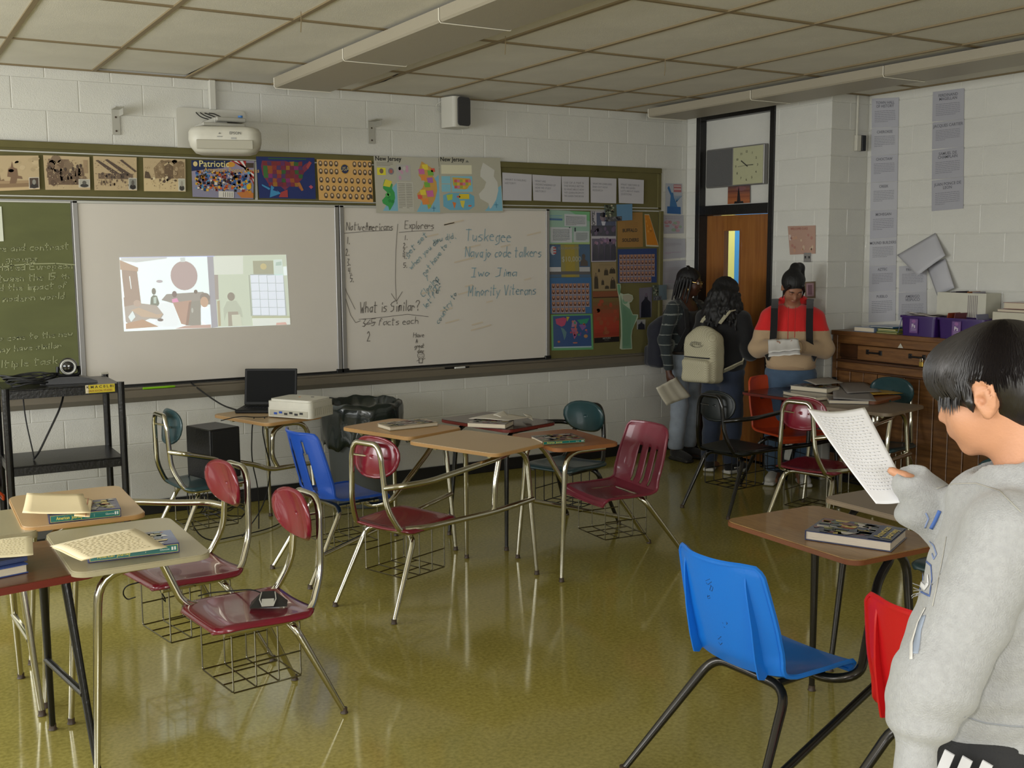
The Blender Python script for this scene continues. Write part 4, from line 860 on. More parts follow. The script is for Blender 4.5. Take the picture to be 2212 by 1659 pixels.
C1 = A('combo_desk', 'tan topped desk with open maroon seat, centre of the room', (-.74, -2.66), 20, 'pad', M['maroon'], M['tan'], M['orangetan'], M['chrome'], dd=.60, zt=.752, top_size=(.66, .49), backz=.80)
C2 = A('combo_desk', 'beige topped desk with a maroon seat carrying a black clip, front left', (-1.87, -3.63), 187, 'pad', M['maroon'], M['beige'], M['beige'], M['chrome'], dd=.44, dx=.08, drot=-.12, zt=.748, top_size=(.64, .47), arms='front', rearfoot=-.29, backz=.785)
C3 = A('combo_desk', 'tan topped desk behind the beige one, holding a book under loose sheets', (-1.95, -2.96), 190, 'pad', M['maroon'], M['tan'], M['orangetan'], M['chrome'], dd=.40, dx=.17, drot=-.2, zt=.748, top_size=(.64, .47), arms='high')
C4 = A('combo_desk', 'desk with projector and laptop on top and a dark teal seat', (-1.36, -1.13), 6, 'pad', M['teal'], M['tan'], M['orangetan'], M['chrome'], dd=.54, dx=-.26, drot=.2, zt=.748, arms='low')
C5 = A('combo_desk', 'desk with a blue slotted plastic shell seat near the trash can', (-.79, -1.94), 6, 2, M['blue'], M['orangetan'], M['orangetan'], M['chrome'], dd=.48, dx=-.13, drot=.22, zt=.748, spread=.24, rearfoot=-.34)
C6 = A('combo_desk', 'dark brown desk with black legs and a dark teal round backrest', (.80, -1.88), 200, 'pad', M['teal'], M['darkwood'], M['rededge'], M['blacktube'], dd=.44, dx=.22, drot=-.11, zt=.745, top_size=(.64, .44), backz=.725, arms='high')
C7 = A('combo_desk', 'rust topped desk with a maroon slotted shell seat facing left', (.62, -2.63), 176, 3, M['maroon2'], M['rust'], M['rust'], M['chrome'], dd=.31, dx=.03, zt=.740, top_size=(.56, .42), sh=.95, legy=.12, rearfoot=-.40, spread=.20)
C8 = A('combo_desk', 'oak topped desk with a bright blue shell seat in the right foreground', (-.495, -5.07), 2, 0, M['azure'], M['oak'], M['brownedge'], M['gun'], dd=.50, dx=-.17, zt=.755, top_size=(.68, .50), r=.0165, spread=.30, rearfoot=-.40, drot=-.06, basket_on=False)
C9 = A('combo_desk', 'desk with a bright red shell seat beside the standing boy', (-.37, -5.76), 5, 0, M['red'], M['taupe'], M['taupe'], M['gun'], dd=.56, zt=.748, r=.0165, spread=.28, rearfoot=-.38, basket_on=False)
C10 = A('combo_desk', 'taupe topped desk pushed against the oak one, far side of it', (1.02, -4.78), 180, 'pad', M['teal'], M['taupe'], M['taupe'], M['gun'], dd=.42, zt=.760, top_size=(.60, .48), arms=False)
C11 = A('combo_desk', 'dark topped desk with a black seat and black legs, near the students', (2.14, -2.02), 6, 'pad', M['black_seat'], M['darkwood'], M['rededge'], M['blacktube'], dd=.66, dx=.0, zt=.755, top_size=(.62, .54), backz=.75)
C12 = A('combo_desk', 'taupe topped desk with a maroon seat seen from behind, right group', (2.13, -2.80), 14, 'pad', M['maroon'], M['taupe'], M['taupe'], M['chrome'], dd=.62, zt=.752, top_size=(.62, .54), backz=.80)
C13 = A('combo_desk', 'brown topped desk nearest the wooden cabinet with a dark teal backrest', (3.06, -2.50), 196, 'pad', M['teal'], M['rust'], M['brownedge'], M['chrome'], dd=.10, dx=.16, zt=.775, top_size=(.56, .44), arms=False, backz=.80)
C14 = A('plastic_chair', 'orange plastic chair turned to the room in front of the red hooded student', (2.84, -1.84), -98, 0, M['orange'], None, None, M['blacktube'], desk=False, sh=1.02)
C15 = A('plastic_chair', 'orange plastic seat half hidden under the black media cart', (-2.66, -.70), 2, 0, M['orange'], None, None, M['blacktube'], desk=False)
# left foreground desks
def open_desk(label, c, rz, w, d, zt, topm, edgem, frm, r=.0165):
    t = thing('student_desk', label, 'desk', (c[0], c[1], 0), rz); mb = MB(); mb.mi = 1; mb.prism(rrect(w, d, .035), zt-.014, zt+.010); mb.mi = 0; mb.prism(rrect(w-.008, d-.008, .032), zt+.010, zt+.0135); mb.build('desktop', [topm, edgem], t)
    for sx in (-1, 1):
        for sy in (-1, 1): leg_mesh(MB(), [(sx*(w/2-.07), sy*(d/2-.13), zt-.02), (sx*(w/2-.03), sy*(d/2+.0), .01)], r, 0).build('leg', [frm, M['glide']], t)
        MB().tube([(sx*(w/2-.05), -(d/2-.05), .30), (sx*(w/2-.05), d/2-.05, .30)], r*.8).build('stretcher', frm, t)
    return t
open_desk('walnut topped desk with red edge and black legs, left foreground', (-2.83, -3.66), .15, .66, .52, .735, M['walnut'], M['rededge'], M['blackm'])
open_desk('small visible corner of an olive beige desk at the left edge', (-2.83, -2.98), .05, .52, .46, .735, M['beige'], M['beige'], M['chrome'])

sh_ = [o for o in C8.children if o.name.startswith('seat_shell')][0]
bpy.context.view_layer.update()
from mathutils.bvhtree import BVHTree
mw_ = C8.matrix_world @ sh_.matrix_world if False else sh_.matrix_world; b8 = BVHTree.FromPolygons([mw_ @ v.co for v in sh_.data.vertices], [tuple(p.vertices) for p in sh_.data.polygons]); mi_ = mw_.inverted(); mb = MB()
def scribble(pts, w=.0016):
    P = [b8.ray_cast(CPV, Vector(ray(u, v)).normalized(), 6) for u, v in pts]; P = [mi_ @ (h[0]-Vector(ray(1106, 829)).normalized()*.0045) for h in P if h[0] is not None]
    if len(P) > 1: mb.tube(P, w, n=4)
for q in ([(1524, 1254), (1533, 1250), (1537, 1256), (1529, 1262), (1525, 1258)], [(1533, 1262), (1540, 1268), (1538, 1276), (1533, 1274), (1536, 1264)], [(1528, 1284), (1529, 1292), (1534, 1291), (1533, 1286), (1528, 1288)], [(1560, 1344), (1562, 1346)], [(1568, 1343), (1571, 1345), (1569, 1348)], [(1563, 1353), (1566, 1355)], [(1550, 1372), (1558, 1374), (1551, 1380), (1559, 1382)], [(1552, 1386), (1556, 1392), (1560, 1388)]): scribble(q)
if mb.v: o = mb.build('pen_scribble', mat('pen_ink', (16, 22, 60), .6), sh_); o['kind'] = 'stuff'
# ================================================================ ITEMS
def V3(*a): return Vector(a)
M['pages'] = mat('book_pages', (205, 194, 172), .8, bump=.5, bscale=12, stretch=(1, 1, 60)); M['pages2'] = mat('dirty_book_pages', (188, 176, 160), .8, noise=.1, nscale=20, bump=.5, bscale=12, stretch=(1, 1, 60))
def book_at(label, a, b, z, depth, h, draw=None, spine='title', cover=(52, 56, 90), pages='pages', edge='near', group=None, tilt=0):
    """book whose near bottom edge runs between pixels a and b on a surface of height z"""
    A = Vector(at(*a, z=z)); B = Vector(at(*b, z=z)); w = (B-A).length; ang = math.atan2(B.y-A.y, B.x-A.x)
    t = thing('book', label, 'book', (A.x, A.y, z), 0, group, rot=(tilt, 0, ang)); d = depth; ct = .0035
    cm = MATS['print_gloss']; mb = MB(); mb.col = lin(cover); s0 = (edge == 'near')
    mb.bbox((w/2, d/2, ct/2), (w, d, ct), .001); mb.bbox((w/2, d/2, h-ct/2), (w, d, ct), .001)
    if edge == 'near': mb.bbox((w/2, ct/2, h/2), (w, ct, h-2*ct), .001)
    elif edge == 'far': mb.bbox((w/2, d-ct/2, h/2), (w, ct, h-2*ct), .001)
    elif edge == 'left': mb.bbox((ct/2, d/2, h/2), (ct, d, h-2*ct), .001)
    cv = mb.build('cover', cm, t)
    i = .005; x0, x1 = (ct if edge == 'left' else i), w-i; y0, y1 = (ct if edge == 'near' else i), (d-ct if edge == 'far' else d-i)
    MB().box(((x0+x1)/2, (y0+y1)/2, h/2), (x1-x0, y1-y0, h-2*ct-.0005)).build('pages', M[pages], t)
    Rm = Matrix.Rotation(ang, 3, 'Z')
    def loc(x, y, zz): return V3(x, y, zz)
    def sheet(c4, name, fn, nrm):
        s = Sheet([V3(0, 0, 0), V3(1, 0, 0), V3(1, -1, 0), V3(0, -1, 0)], noback=True); s.q = c4; s.n = nrm; s.W = (c4[1]-c4[0]).length; s.H = (c4[3]-c4[0]).length; s.th = 0
        fn(s); o = s.mb.build(name, cm, t); return o
    if draw: sheet([loc(0, d, h), loc(w, d, h), loc(w, 0, h), loc(0, 0, h)], 'cover_print', draw, V3(0, 0, 1))
    if edge == 'near' and spine:
        def sp(s):
            if spine == 'title':
                s.rect(.02, .08, .985, .92, 'e0c84a', 0); s.rect(.025, .12, .98, .88, '0f6a64', 1)
                s.text('American  Journey', .1, .66, h*.36, 'e8dc5c', 2, .015, wid=w*.36); s.rect(.62, .35, .627, .45, 'c8d8c0', 2); s.rect(.62, .55, .627, .65, 'c8d8c0', 2); s.text('Glencoe', .78, .62, h*.2, 'c8d8d0', 2, .01); s.rect(.91, .3, .96, .68, 'd8e0dc', 2); s.rect(.93, .3, .94, .68, '0f6a64', 3)
        sheet([loc(0, 0, h-.002), loc(w, 0, h-.002), loc(w, 0, .002), loc(0, 0, .002)], 'spine_print', sp, V3(0, -1, 0))
    return t
def collage(title=None, seedk=1):
    def d(s):
        random.seed(seedk); C = ['2c3c4c', '8c8c84', '6c2c24', 'c0b8ac', '7c7c30', '243040', '4c5c4c', 'a04830', '343c30', 'b8a040']
        for k in range(80): x, y = random.uniform(0, .82), random.uniform(0, .85); s.poly([(x, y), (x+random.uniform(.08, .2), y+random.uniform(-.03, .05)), (x+random.uniform(.06, .18), min(1, y+random.uniform(.1, .2))), (x+random.uniform(-.0, .05), min(1, y+random.uniform(.1, .16)))], random.choice(C), k % 4)
        if title: s.rect(.72, .02, .99, .98, '26304a', 5)
    return d
def paper_at(label, pts, z, amp=.006, col='ece0c0', lines=0, name='paper_sheet', seg=8, zs=None, group=None, ph=0, red=False):
    zz = zs or [z]*4; P4 = [Vector(at(u, v, z=q)) for (u, v), q in zip(pts, zz)]; mb = MB(); mb.col = lin(col)
    def f(u, v): p = P4[0].lerp(P4[1], u).lerp(P4[3].lerp(P4[2], u), v); return p+V3(0, 0, amp*(math.sin(u*3.3+ph+v*1.5)+1)*.5+amp*.4*math.sin(v*5+ph))
    mb.grid(f, seg, seg)
    mb.col = lin('d8ccac')
    for k in range(lines):
        v = .12+.8*k/lines; x = .1
        while x < .82:
            L = random.uniform(.02, .07); a = Vector(f(x, v))+V3(0, 0, .0012); b = Vector(f(x+L, v))+V3(0, 0, .0012); dn = (Vector(f(x, v+.010))-Vector(f(x, v))); mb.add([a, b, b+dn, a+dn], [(0, 1, 2, 3)]); x += L+.02
    if red:
        mb.col = lin('c06050'); a = [Vector(f(.72, k/6))+V3(0, 0, .0012) for k in range(7)]
        for p, q in zip(a, a[1:]): mb.add([p, q, q+V3(.002, 0, 0), p+V3(.002, 0, 0)], [(0, 1, 2, 3)])
    o = mb.build(name, MATS['print'], solid=.0008, offset=1); tag(o, label, 'paper', group); return o
# ---- books and papers on the left desks
ZT = .7625
book_at('textbook with teal spine on the beige desk, papers over it', (190, 1217), (388, 1193), ZT, .20, .036, collage(seedk=4), cover=(44, 52, 100))
book_at('textbook with teal spine on the tan desk at left, half covered', (106, 1132), (262, 1116), ZT, .20, .036, collage(seedk=8), cover=(44, 52, 92))
paper_at('long cream sheet with handwriting lying on the beige desk book', [(108, 1182), (292, 1143), (362, 1180), (178, 1212)], ZT+.046, .008, 'f0e2be', 12)
paper_at('cream sheet jutting left from the book on the beige desk', [(112, 1186), (180, 1166), (232, 1196), (176, 1213)], ZT+.040, .004, 'ecdcb4', 0, ph=1)
paper_at('creased cream sheet on the book of the tan desk at left', [(58, 1070), (180, 1068), (196, 1112), (48, 1110)], ZT+.050, .008, 'f2e0b6', 0, ph=2)
paper_at('narrow cream sheet with red margin, on the tan desk book', [(165, 1074), (200, 1080), (194, 1116), (160, 1116)], ZT+.042, .004, 'f0deb4', 0, red=True)
ZD = .749
book_at('lower book with blue cover on the walnut desk, page edges showing', (-62, 1262), (62, 1237), ZD, .2, .032, None, None, cover=(50, 70, 130), edge='far', pages='pages')
book_at('upper book with a yellow marked spine on the walnut desk', (-62, 1236), (60, 1211), ZD+.033, .19, .016, None, None, cover=(66, 76, 110), edge='near')
paper_at('lined cream worksheet curling over the books on the walnut desk', [(-60, 1180), (70, 1160), (72, 1196), (-60, 1214)], ZD+.062, .010, 'f0e4be', 9)
# ---- books on the centre desks
book_at('closed tan covered book on the golden desk by the trash can', (842, 931), (947, 920), ZT, .17, .024, collage(seedk=12), None, cover=(150, 136, 110), edge='far')
book_at('thick book on the dark brown desk under loose sheets', (1008, 923), (1092, 927), .7595, .17, .030, collage(seedk=14), None, cover=(104, 96, 92), edge='far')
paper_at('white sheets spread over the book on the dark brown desk', [(1012, 905), (1075, 893), (1146, 900), (1098, 910)], .7595+.032, .006, 'cfc8ba')
paper_at('folded paper tip standing on the dark brown desk book', [(1065, 897), (1088, 888), (1098, 897), (1082, 902)], .83, .004, 'd8d2c6')
paper_at('curled white strip at the right of the dark brown desk', [(1128, 893), (1148, 898), (1152, 908), (1140, 903)], .785, .004, 'c8c2b4')
book_at('teal spined textbook on the rust desk beside the maroon chair', (1172, 962), (1264, 956), .7545, .20, .022, collage(seedk=15), cover=(90, 84, 80))
# ---- book on the oak desk
bk = book_at('big textbook with yellow title lying on the oak desk', (1738, 1166), (1925, 1193), .7695, .22, .036, collage('American', 21), None, cover=(48, 54, 84), edge='left', pages='pages2')
s = Sheet([V3(0, 0, 0), V3(1, 0, 0), V3(1, -1, 0), V3(0, -1, 0)], noback=True)
A_ = Vector(at(1738, 1166, z=.7695)); B_ = Vector(at(1925, 1193, z=.7695)); w = (B_-A_).length; d = .22; h = .036
s.q = [V3(w*.72, 0, h+.003), V3(w*.72, d, h+.003), V3(w, d, h+.003), V3(w, 0, h+.003)]; s.n = V3(0, 0, 1); s.W = d; s.H = w*.28; s.th = 0
s.text('American', .12, .45, .026, 'c8b038', 2, .03, wid=.165); s.text('Journey', .1, .82, .026, 'c8b038', 2, .03, wid=.15); s.mb.build('title_print', MATS['print_gloss'], bk)
# ---- stacks on the right desks
zr = .7695
book_at('lower book of the pair on the dark desk near the students', (1690, 852), (1762, 866), zr, .20, .026, None, None, cover=(120, 116, 108), edge='far')
book_at('upper open book of the pair on the dark desk near the students', (1706, 842), (1786, 850), zr+.027, .18, .034, collage(seedk=31), None, cover=(128, 124, 116), edge='far')
paper_at('grey pamphlet topping the pair of books', [(1735, 822), (1790, 815), (1822, 826), (1762, 832)], zr+.072, .004, 'a8a29a')
book_at('notebook with white rim on the taupe desk, right group', (1790, 872), (1878, 874), .767, .18, .026, None, None, cover=(110, 106, 106), edge='far')
paper_at('open magazine on the notebook of the taupe desk', [(1798, 834), (1875, 838), (1893, 866), (1800, 862)], .80, .006, '8c8886')
paper_at('grey folder lying across the two right desks', [(1808, 826), (1868, 826), (1905, 845), (1830, 850)], .812, .004, '8a8480')
book_at('small green edged book under the magazine on the taupe desk', (1886, 872), (1925, 868), .767, .14, .012, None, None, cover=(40, 70, 64), edge='near')
paper_at('yellow folder lying on the brown desk by the cabinet', [(1864, 839), (1902, 838), (1952, 849), (1886, 853)], .801, .003, 'b08a2a')
# ---- media cart
t = thing('media_cart', 'black metal media cart with open shelves in front of the chalkboard', 'cart', (-2.11, -.74, 0))
def leg_post(x, y): part(MB().tube([(x, y, .0), (x, y, 1.06)], .021, n=12), 'post', M['blackm'], t)
X0, X1, Y0, Y1 = -2.43, -1.80, -.98, -.50
for x in (X0, X1):
    for y in (Y0, Y1): leg_post(x, y)
for z in (1.045, .60, .16):
    mb = MB(); mb.bbox(((X0+X1)/2, (Y0+Y1)/2, z), (X1-X0, Y1-Y0, .012), .003); mb.box(((X0+X1)/2, Y0+.003, z-.025), (X1-X0, .006, .05)); mb.box(((X0+X1)/2, Y1-.003, z-.025), (X1-X0, .006, .05)); mb.box((X0+.003, (Y0+Y1)/2, z-.025), (.006, Y1-Y0, .05)); mb.box((X1-.003, (Y0+Y1)/2, z-.025), (.006, Y1-Y0, .05)); part(mb, 'shelf', M['blackm'], t)
s = Sheet([V3(-2.0, Y0-.003, 1.052), V3(-1.835, Y0-.003, 1.052), V3(-1.835, Y0-.003, 1.004), V3(-2.0, Y0-.003, 1.004)], base='c8b428', thick=.001); s.n = V3(0, -1, 0)
s.text('K M A C 0 L 81', .04, .42, .016, '3a3420', 2, .02, wid=.15); s.text('LEADS SOCIAL STUDIES', .06, .86, .012, '8a4a28', 2, .01, wid=.14); s.rect(0, 0, .1, 1, 'd8cdb0', 2)
part(s.mb, 'yellow_label', MATS['print'], t)['label'] = 'yellow label with dark letters'
M['lens'] = mat('lens_glass', (8, 9, 14), .03, coat=1)
c = V3(-2.06, -.80, 1.052); t = thing('conference_camera', 'black ball shaped video camera standing on the media cart', 'camera', tuple(c))
view = (CPV-c); vz = math.atan2(view.y, view.x)
mb = MB(); n = 20
prof = [(-.16, 0), (-.155, .012), (-.11, .03), (-.05, .042), (.05, .042), (.11, .03), (.155, .012), (.16, 0)]
mb.add([(x, -.05, z) for x, z in prof]+[(x, .05, z) for x, z in prof], [(i, 8+i, 9+i, i+1) for i in range(7)]+[tuple(range(8)), tuple(range(15, 7, -1))]); mb.build('base', M['blackp'], t)
mb = MB(); mb.tube([(-.058, 0, .10), (-.062, 0, .05), (0, 0, .042), (.062, 0, .05), (.058, 0, .10)], .010, n=8, bend=.02); mb.build('yoke', M['blackp'], t)
def sphere(mb, c, r, n=20, m=14, sc=(1, 1, 1)):
    pr = [(math.cos(-pi/2+pi*i/m)*r, math.sin(-pi/2+pi*i/m)*r) for i in range(m+1)]; pr[0] = (.0004, pr[0][1]); pr[-1] = (.0004, pr[-1][1]); b = len(mb.v); mb.lathe(pr, c, n)
    for i in range(b, len(mb.v)): p = mb.v[i]; mb.v[i] = tuple(c[k]+(p[k]-c[k])*sc[k] for k in range(3))
    return mb
sphere(MB(), (0, 0, .10), .052).build('head', mat('camera_grey', (52, 50, 50), .35), t)
mb = MB(); Rv = Matrix.Rotation(math.radians(0), 3, 'Z'); mb.lathe([(.045, -.030), (.045, -.052), (.041, -.056), (.038, -.050), (.038, -.044)], (0, 0, .10), 24, 'y'); mb.build('lens_ring', M['alu2'], t)
sphere(MB(), (0, -.036, .10), .0385, sc=(1, .45, 1)).build('lens', M['lens'], t)
t.rotation_euler = (0, 0, vz+pi/2)
def cable(pts, r, label, name='cable', m=None, parent=None):
    o = MB().tube(pts, r, n=6, bend=.15).build(name, m or M['rubber'], parent)
    if not parent: tag(o, label, 'cable')
    return o
mb = MB(); random.seed(11)
for k in range(5):
    P_ = [( -2.27+.11*math.cos(a)*(1+.1*k)+random.uniform(-.008, .008), -.78+.07*math.sin(a)+random.uniform(-.01, .01), 1.062+.012*k+.008*math.sin(a*3+k)) for a in np.linspace(0, 2*pi, 18)[:-1]]; mb.tube(P_, .0055, n=6, closed=True)
tag(mb.build('coiled_cable', M['rubber']), 'coil of black cable on top of the media cart', 'cable')
cable([V3(-2.08, -.74, 1.0), V3(-2.12, -.85, .92), V3(-2.26, -.88, .66), V3(-2.28, -.8, .612)], .006, 'slanting black cable hanging inside the media cart')
cable([V3(-2.31, -.72, 1.0), V3(-2.31, -.78, .85), V3(-2.285, -.82, .66), V3(-2.28, -.82, .612)], .004, 'straight thin cable hanging inside the media cart')
paper_at('small white card on the right end of the cart top', [(215, 806), (232, 803), (236, 808), (220, 811)], 1.056, .001, 'd0ccc0')
# ---- projector desk: laptop, projector, speaker box
lz = .7625; p = Vector(at(572, 893, z=lz)); t = thing('laptop', 'open black laptop on the tan desk beside the trash can', 'laptop', tuple(p), math.radians(-32))
M['lapblack'] = mat('laptop_black', (18, 18, 20), .5, spec=.3); M['screen'] = mat('laptop_screen', (8, 9, 10), .6, spec=.15)
MB().bbox((-.02, .12, .012), (.36, .24, .022), .005).build('base', M['lapblack'], t)
mb = MB()
for r in range(5):
    for k in range(14): mb.box((-.17+.0225*k, .10+.021*r, .0245), (.019, .017, .002))
kb = mb.build('keyboard', M['blackp'], t); kb['kind'] = 'stuff'
R_ = Matrix.Rotation(math.radians(-12), 3, 'X'); sc = MB(); sc.bbox((0, 0, .125), (.36, .010, .25), .004, None)
scr = sc.build('screen', M['lapblack'], t); scr.location = (-.02, .245, .022); scr.rotation_euler = (math.radians(-12), 0, 0)
MB().box((0, -.0056, .128), (.33, .001, .215)).build('display', M['screen'], scr)
pa = Vector(at(612, 905, z=lz)); t = thing('projector', 'off white table projector beside the laptop', 'projector', tuple(Vector(at(650, 899, z=lz))), math.radians(-56))
M['projw'] = mat('projector_white', (198, 195, 182), .45, noise=.03); M['projg'] = mat('projector_grey', (168, 164, 148), .5)
mb = MB(); w, d, h = .35, .26, .12
mb.prism(rrect(w, d, .03), .008, h*.55); mb.prism(rrect(w-.006, d-.006, .03), h*.55, h*.9); mb.prism(rrect(w-.03, d-.03, .03), h*.9, h+.002); b_ = mb.build('case', M['projw'], t, angle=50)
for x, y in ((-.12, -.09), (.12, -.09), (-.12, .09), (.12, .09)): MB().lathe([(.012, 0), (.012, .01)], (x, y, 0), 10).build('foot', M['rubber'], t)
mb = MB(); mb.box((-.0, -d/2-.001, .035), (w*.84, .003, .038)); mb.build('port_panel', M['projg'], t)
for k, (x, c_) in enumerate(((-.10, 'blue_port'), (-.06, 'blue_port'), (-.02, 'dark_port'), (.02, 'dark_port'), (.06, 'dark_port'), (.10, 'dark_port'))):
    MB().box((x, -d/2-.003, .04 if k % 2 else .032), (.024, .004, .013)).build('port', mat(c_, (30, 70, 160) if c_ == 'blue_port' else (30, 30, 32), .4), t)
mb = MB()
for k in range(9): mb.box((w/2+.0005, -.09+.022*k, .05), (.002, .008, .05))
v_ = mb.build('side_vent', M['projg'], t); v_['kind'] = 'stuff'
mb = MB(); mb.lathe([(.008, h+.002), (.007, h+.004)], (-.02, .02, 0), 10); mb.build('button', mat('button_orange', (200, 120, 60), .4), t); MB().box((.06, .05, h+.003), (.02, .008, .003)).build('sensor', M['blackp'], t)
c = Vector(at(455, 1033, z=.462)); t = thing('speaker_box', 'black box speaker sitting on the dark teal seat', 'speaker', (-1.30, -1.12, .458), math.radians(16))
MB().bbox((0, 0, .155), (.21, .27, .31), .006).build('cabinet', mat('black_vinyl', (15, 14, 15), .4, bump=.4, bscale=120), t); MB().bbox((0, -.137, .155), (.185, .006, .285), .003).build('grille', mat('black_cloth', (9, 9, 10), .8), t)
cable([at(490, 880, z=lz)+np.array([0, .28, .01]), at(480, 860, y=-.12), at(470, 855, y=-.03)], .005, 'black cable running from the laptop to the wall') if False else None
for k, (pts, r, lb) in enumerate((
    ([V3(-.98, -.55, .77), V3(-1.02, -.35, .78), V3(-1.10, -.16, .86), V3(-1.14, -.03, .91)], .006, 'black cable arching from the laptop to the tray'),
    ([V3(-.98, -.93, .765), V3(-1.01, -.98, .72), V3(-1.02, -.97, .5), V3(-.98, -.98, .30), V3(-.98, -.95, .04)], .004, 'thin cable hanging below the projector desk'),
    ([V3(-.92, -.96, .765), V3(-.955, -1.01, .70), V3(-.93, -1.0, .56), V3(-.90, -1.0, .45), V3(-.95, -1.0, .2), V3(-1.1, -.98, .012)], .004, 'second cable dangling in a loop from the projector desk'),
    ([V3(-1.22, -1.02, .78), V3(-1.1, -1.02, .80), V3(-.98, -.98, .775), V3(-.9, -.96, .77)], .003, 'cable from the speaker box up to the projector'),
    ([V3(-1.3, -.98, .7), V3(-1.42, -.98, .5), V3(-1.45, -1.0, .2), V3(-1.35, -1.0, .012), V3(-.9, -.9, .012), V3(-.6, -.6, .012), V3(-.5, -.12, .012)], .004, 'cable trailing along the floor from the speaker box'))): cable(pts, r, lb)
mb = MB(); random.seed(2)
for k in range(7):
    a0 = random.uniform(0, 6); P_ = [(-1.22+.14*math.cos(a+a0)*random.uniform(.7, 1.1), -1.02+.12*math.sin(a+a0)*random.uniform(.7, 1.1), .19+.02*k+.03*math.sin(2*a+k)) for a in np.linspace(0, 2*pi, 14)[:-1]]; mb.tube(P_, .0035, n=5, closed=True)
tag(mb.build('cable_tangle', M['rubber']), 'tangle of black cables in the basket under the speaker box', 'cable')
# ---- trash can
t = thing('trash_can', 'grey trash can lined with a black plastic bag against the front wall', 'trash can', (-.04, -.47, 0))
MB().lathe([(.205, 0), (.215, .01), (.245, .40), (.262, .70), (.272, .72), (.272, .735), (.255, .735), (.24, .40), (.20, .02)], (0, 0, 0), 40).build('can', mat('can_grey', (84, 88, 86), .5), t)
random.seed(9); mb = MB(); K = 72; rows = []
ph = [random.uniform(0, 6) for _ in range(8)]
def bagr(a, v):
    z = [.44, .47, .52, .58, .66, .72, .745, .755, .735, .66, .56][v]; r = [.278, .286, .292, .296, .300, .298, .290, .268, .246, .232, .222][v]
    amp = [.006, .009, .008, .007, .006, .004, .003, .005, .007, .010, .012][v]
    r += amp*(math.sin(9*a+ph[0]+v*.5)+.7*math.sin(17*a+ph[1]-v*.8)+.5*math.sin(31*a+ph[2]+v))*.6; z += (.018 if v < 2 else .006)*(math.sin(7*a+ph[3])+.6*math.sin(15*a+ph[4]))
    return (r*math.cos(a), r*math.sin(a), z)
for v in range(11): rows += [bagr(2*pi*k/K, v) for k in range(K)]
mb.add(rows, [(v*K+k, v*K+(k+1) % K, (v+1)*K+(k+1) % K, (v+1)*K+k) for v in range(10) for k in range(K)])
bag = mb.build('bag', mat('bag_plastic', (22, 34, 32), .25, bump=1.0, bscale=16, coat=.5), t, solid=.001, angle=60); bag['label'] = 'crinkled black plastic bag folded over the rim'
MB().lathe([(.22, .5), (.221, .505)], (0, 0, 0), 24).build('bag_fill', mat('bag_plastic', None), t)
# ---- clip on the maroon seat
t = thing('binder_clip', 'black binder clip lying on the front maroon seat', 'clip', (-1.80, -3.66, .449), math.radians(-22)); t.scale = (1.3, 1.3, 1.2)
mb = MB(); mb.add([(-.055, -.03, 0), (.055, -.03, 0), (.055, .03, 0), (-.055, .03, 0), (-.018, 0, .045), (.018, 0, .045)], [(0, 3, 2, 1), (0, 1, 5, 4), (2, 3, 4, 5), (1, 2, 5), (3, 0, 4)]); mb.build('body', M['blackp'], t, angle=20)
mb = MB(); mb.tube([(-.02, -.002, .042), (-.024, -.035, .03), (-.016, -.05, .012), (.016, -.05, .012), (.024, -.035, .03), (.02, -.002, .042)], .002, n=6); mb.box((0, -.042, .021), (.036, .028, .002), Matrix.Rotation(.65, 3, 'X')); mb.build('handle', M['alu2'], t)
cable([V3(-1.80, -3.64, .48), V3(-1.82, -3.52, .475), V3(-1.85, -3.44, .455), V3(-1.93, -3.3, .42), V3(-1.93, -3.1, .35)], .003, 'thin cord trailing from the clip over the seat edge')
t = thing('cord_loop', 'looped cord hanging from the rear left maroon seat', 'cord', (0, 0, 0))
part(MB().tube([at(u, v, z=zz) for (u, v), zz in zip([(300, 1258), (272, 1265), (264, 1282), (275, 1296), (292, 1290)], [.43, .42, .38, .34, .37])], .003, n=5, bend=.03), 'loop', M['rubber'], t)
part(MB().tube([at(u, v, z=zz) for (u, v), zz in zip([(343, 1262), (346, 1275), (356, 1292), (358, 1300), (350, 1292)], [.43, .40, .36, .34, .36])], .003, n=5), 'cord_end', M['rubber'], t)
# ================================================================ WALL DEVICES
M['devwhite'] = mat('device_white', (200, 198, 188), .4); M['devgrey'] = mat('device_grey', (170, 168, 158), .4)
t = thing('wall_projector', 'white short throw projector hung on a wall arm above left whiteboard', 'projector', (-.93, -.36, 2.58))
w, d = .47, .34
def ring(z, sw, sd): return [(x, y, z) for x, y in rrect(w*sw, d*sd, .09*min(sw, sd), 7)]
L_ = [(-.105, .70, .70), (-.095, .84, .82), (-.06, .96, .94), (-.02, 1.0, 1.0), (.03, .99, .99), (.055, .93, .95), (.065, .80, .85)]
mb = MB(); rs = [ring(*a) for a in L_]; n = len(rs[0]); mb.add([p for r in rs for p in r], [(i*n+k, i*n+(k+1) % n, (i+1)*n+(k+1) % n, (i+1)*n+k) for i in range(len(rs)-1) for k in range(n)]+[tuple(range(n-1, -1, -1)), tuple((len(rs)-1)*n+k for k in range(n))]); mb.build('case', M['projw'], t, angle=50).rotation_euler = (0, 0, math.radians(-18))
mb = MB(); mb.bbox((0, -.17, -.055), (.36, .012, .06), .004); fp = mb.build('front_panel', M['projg'], t); fp.rotation_euler = (0, 0, math.radians(-18))
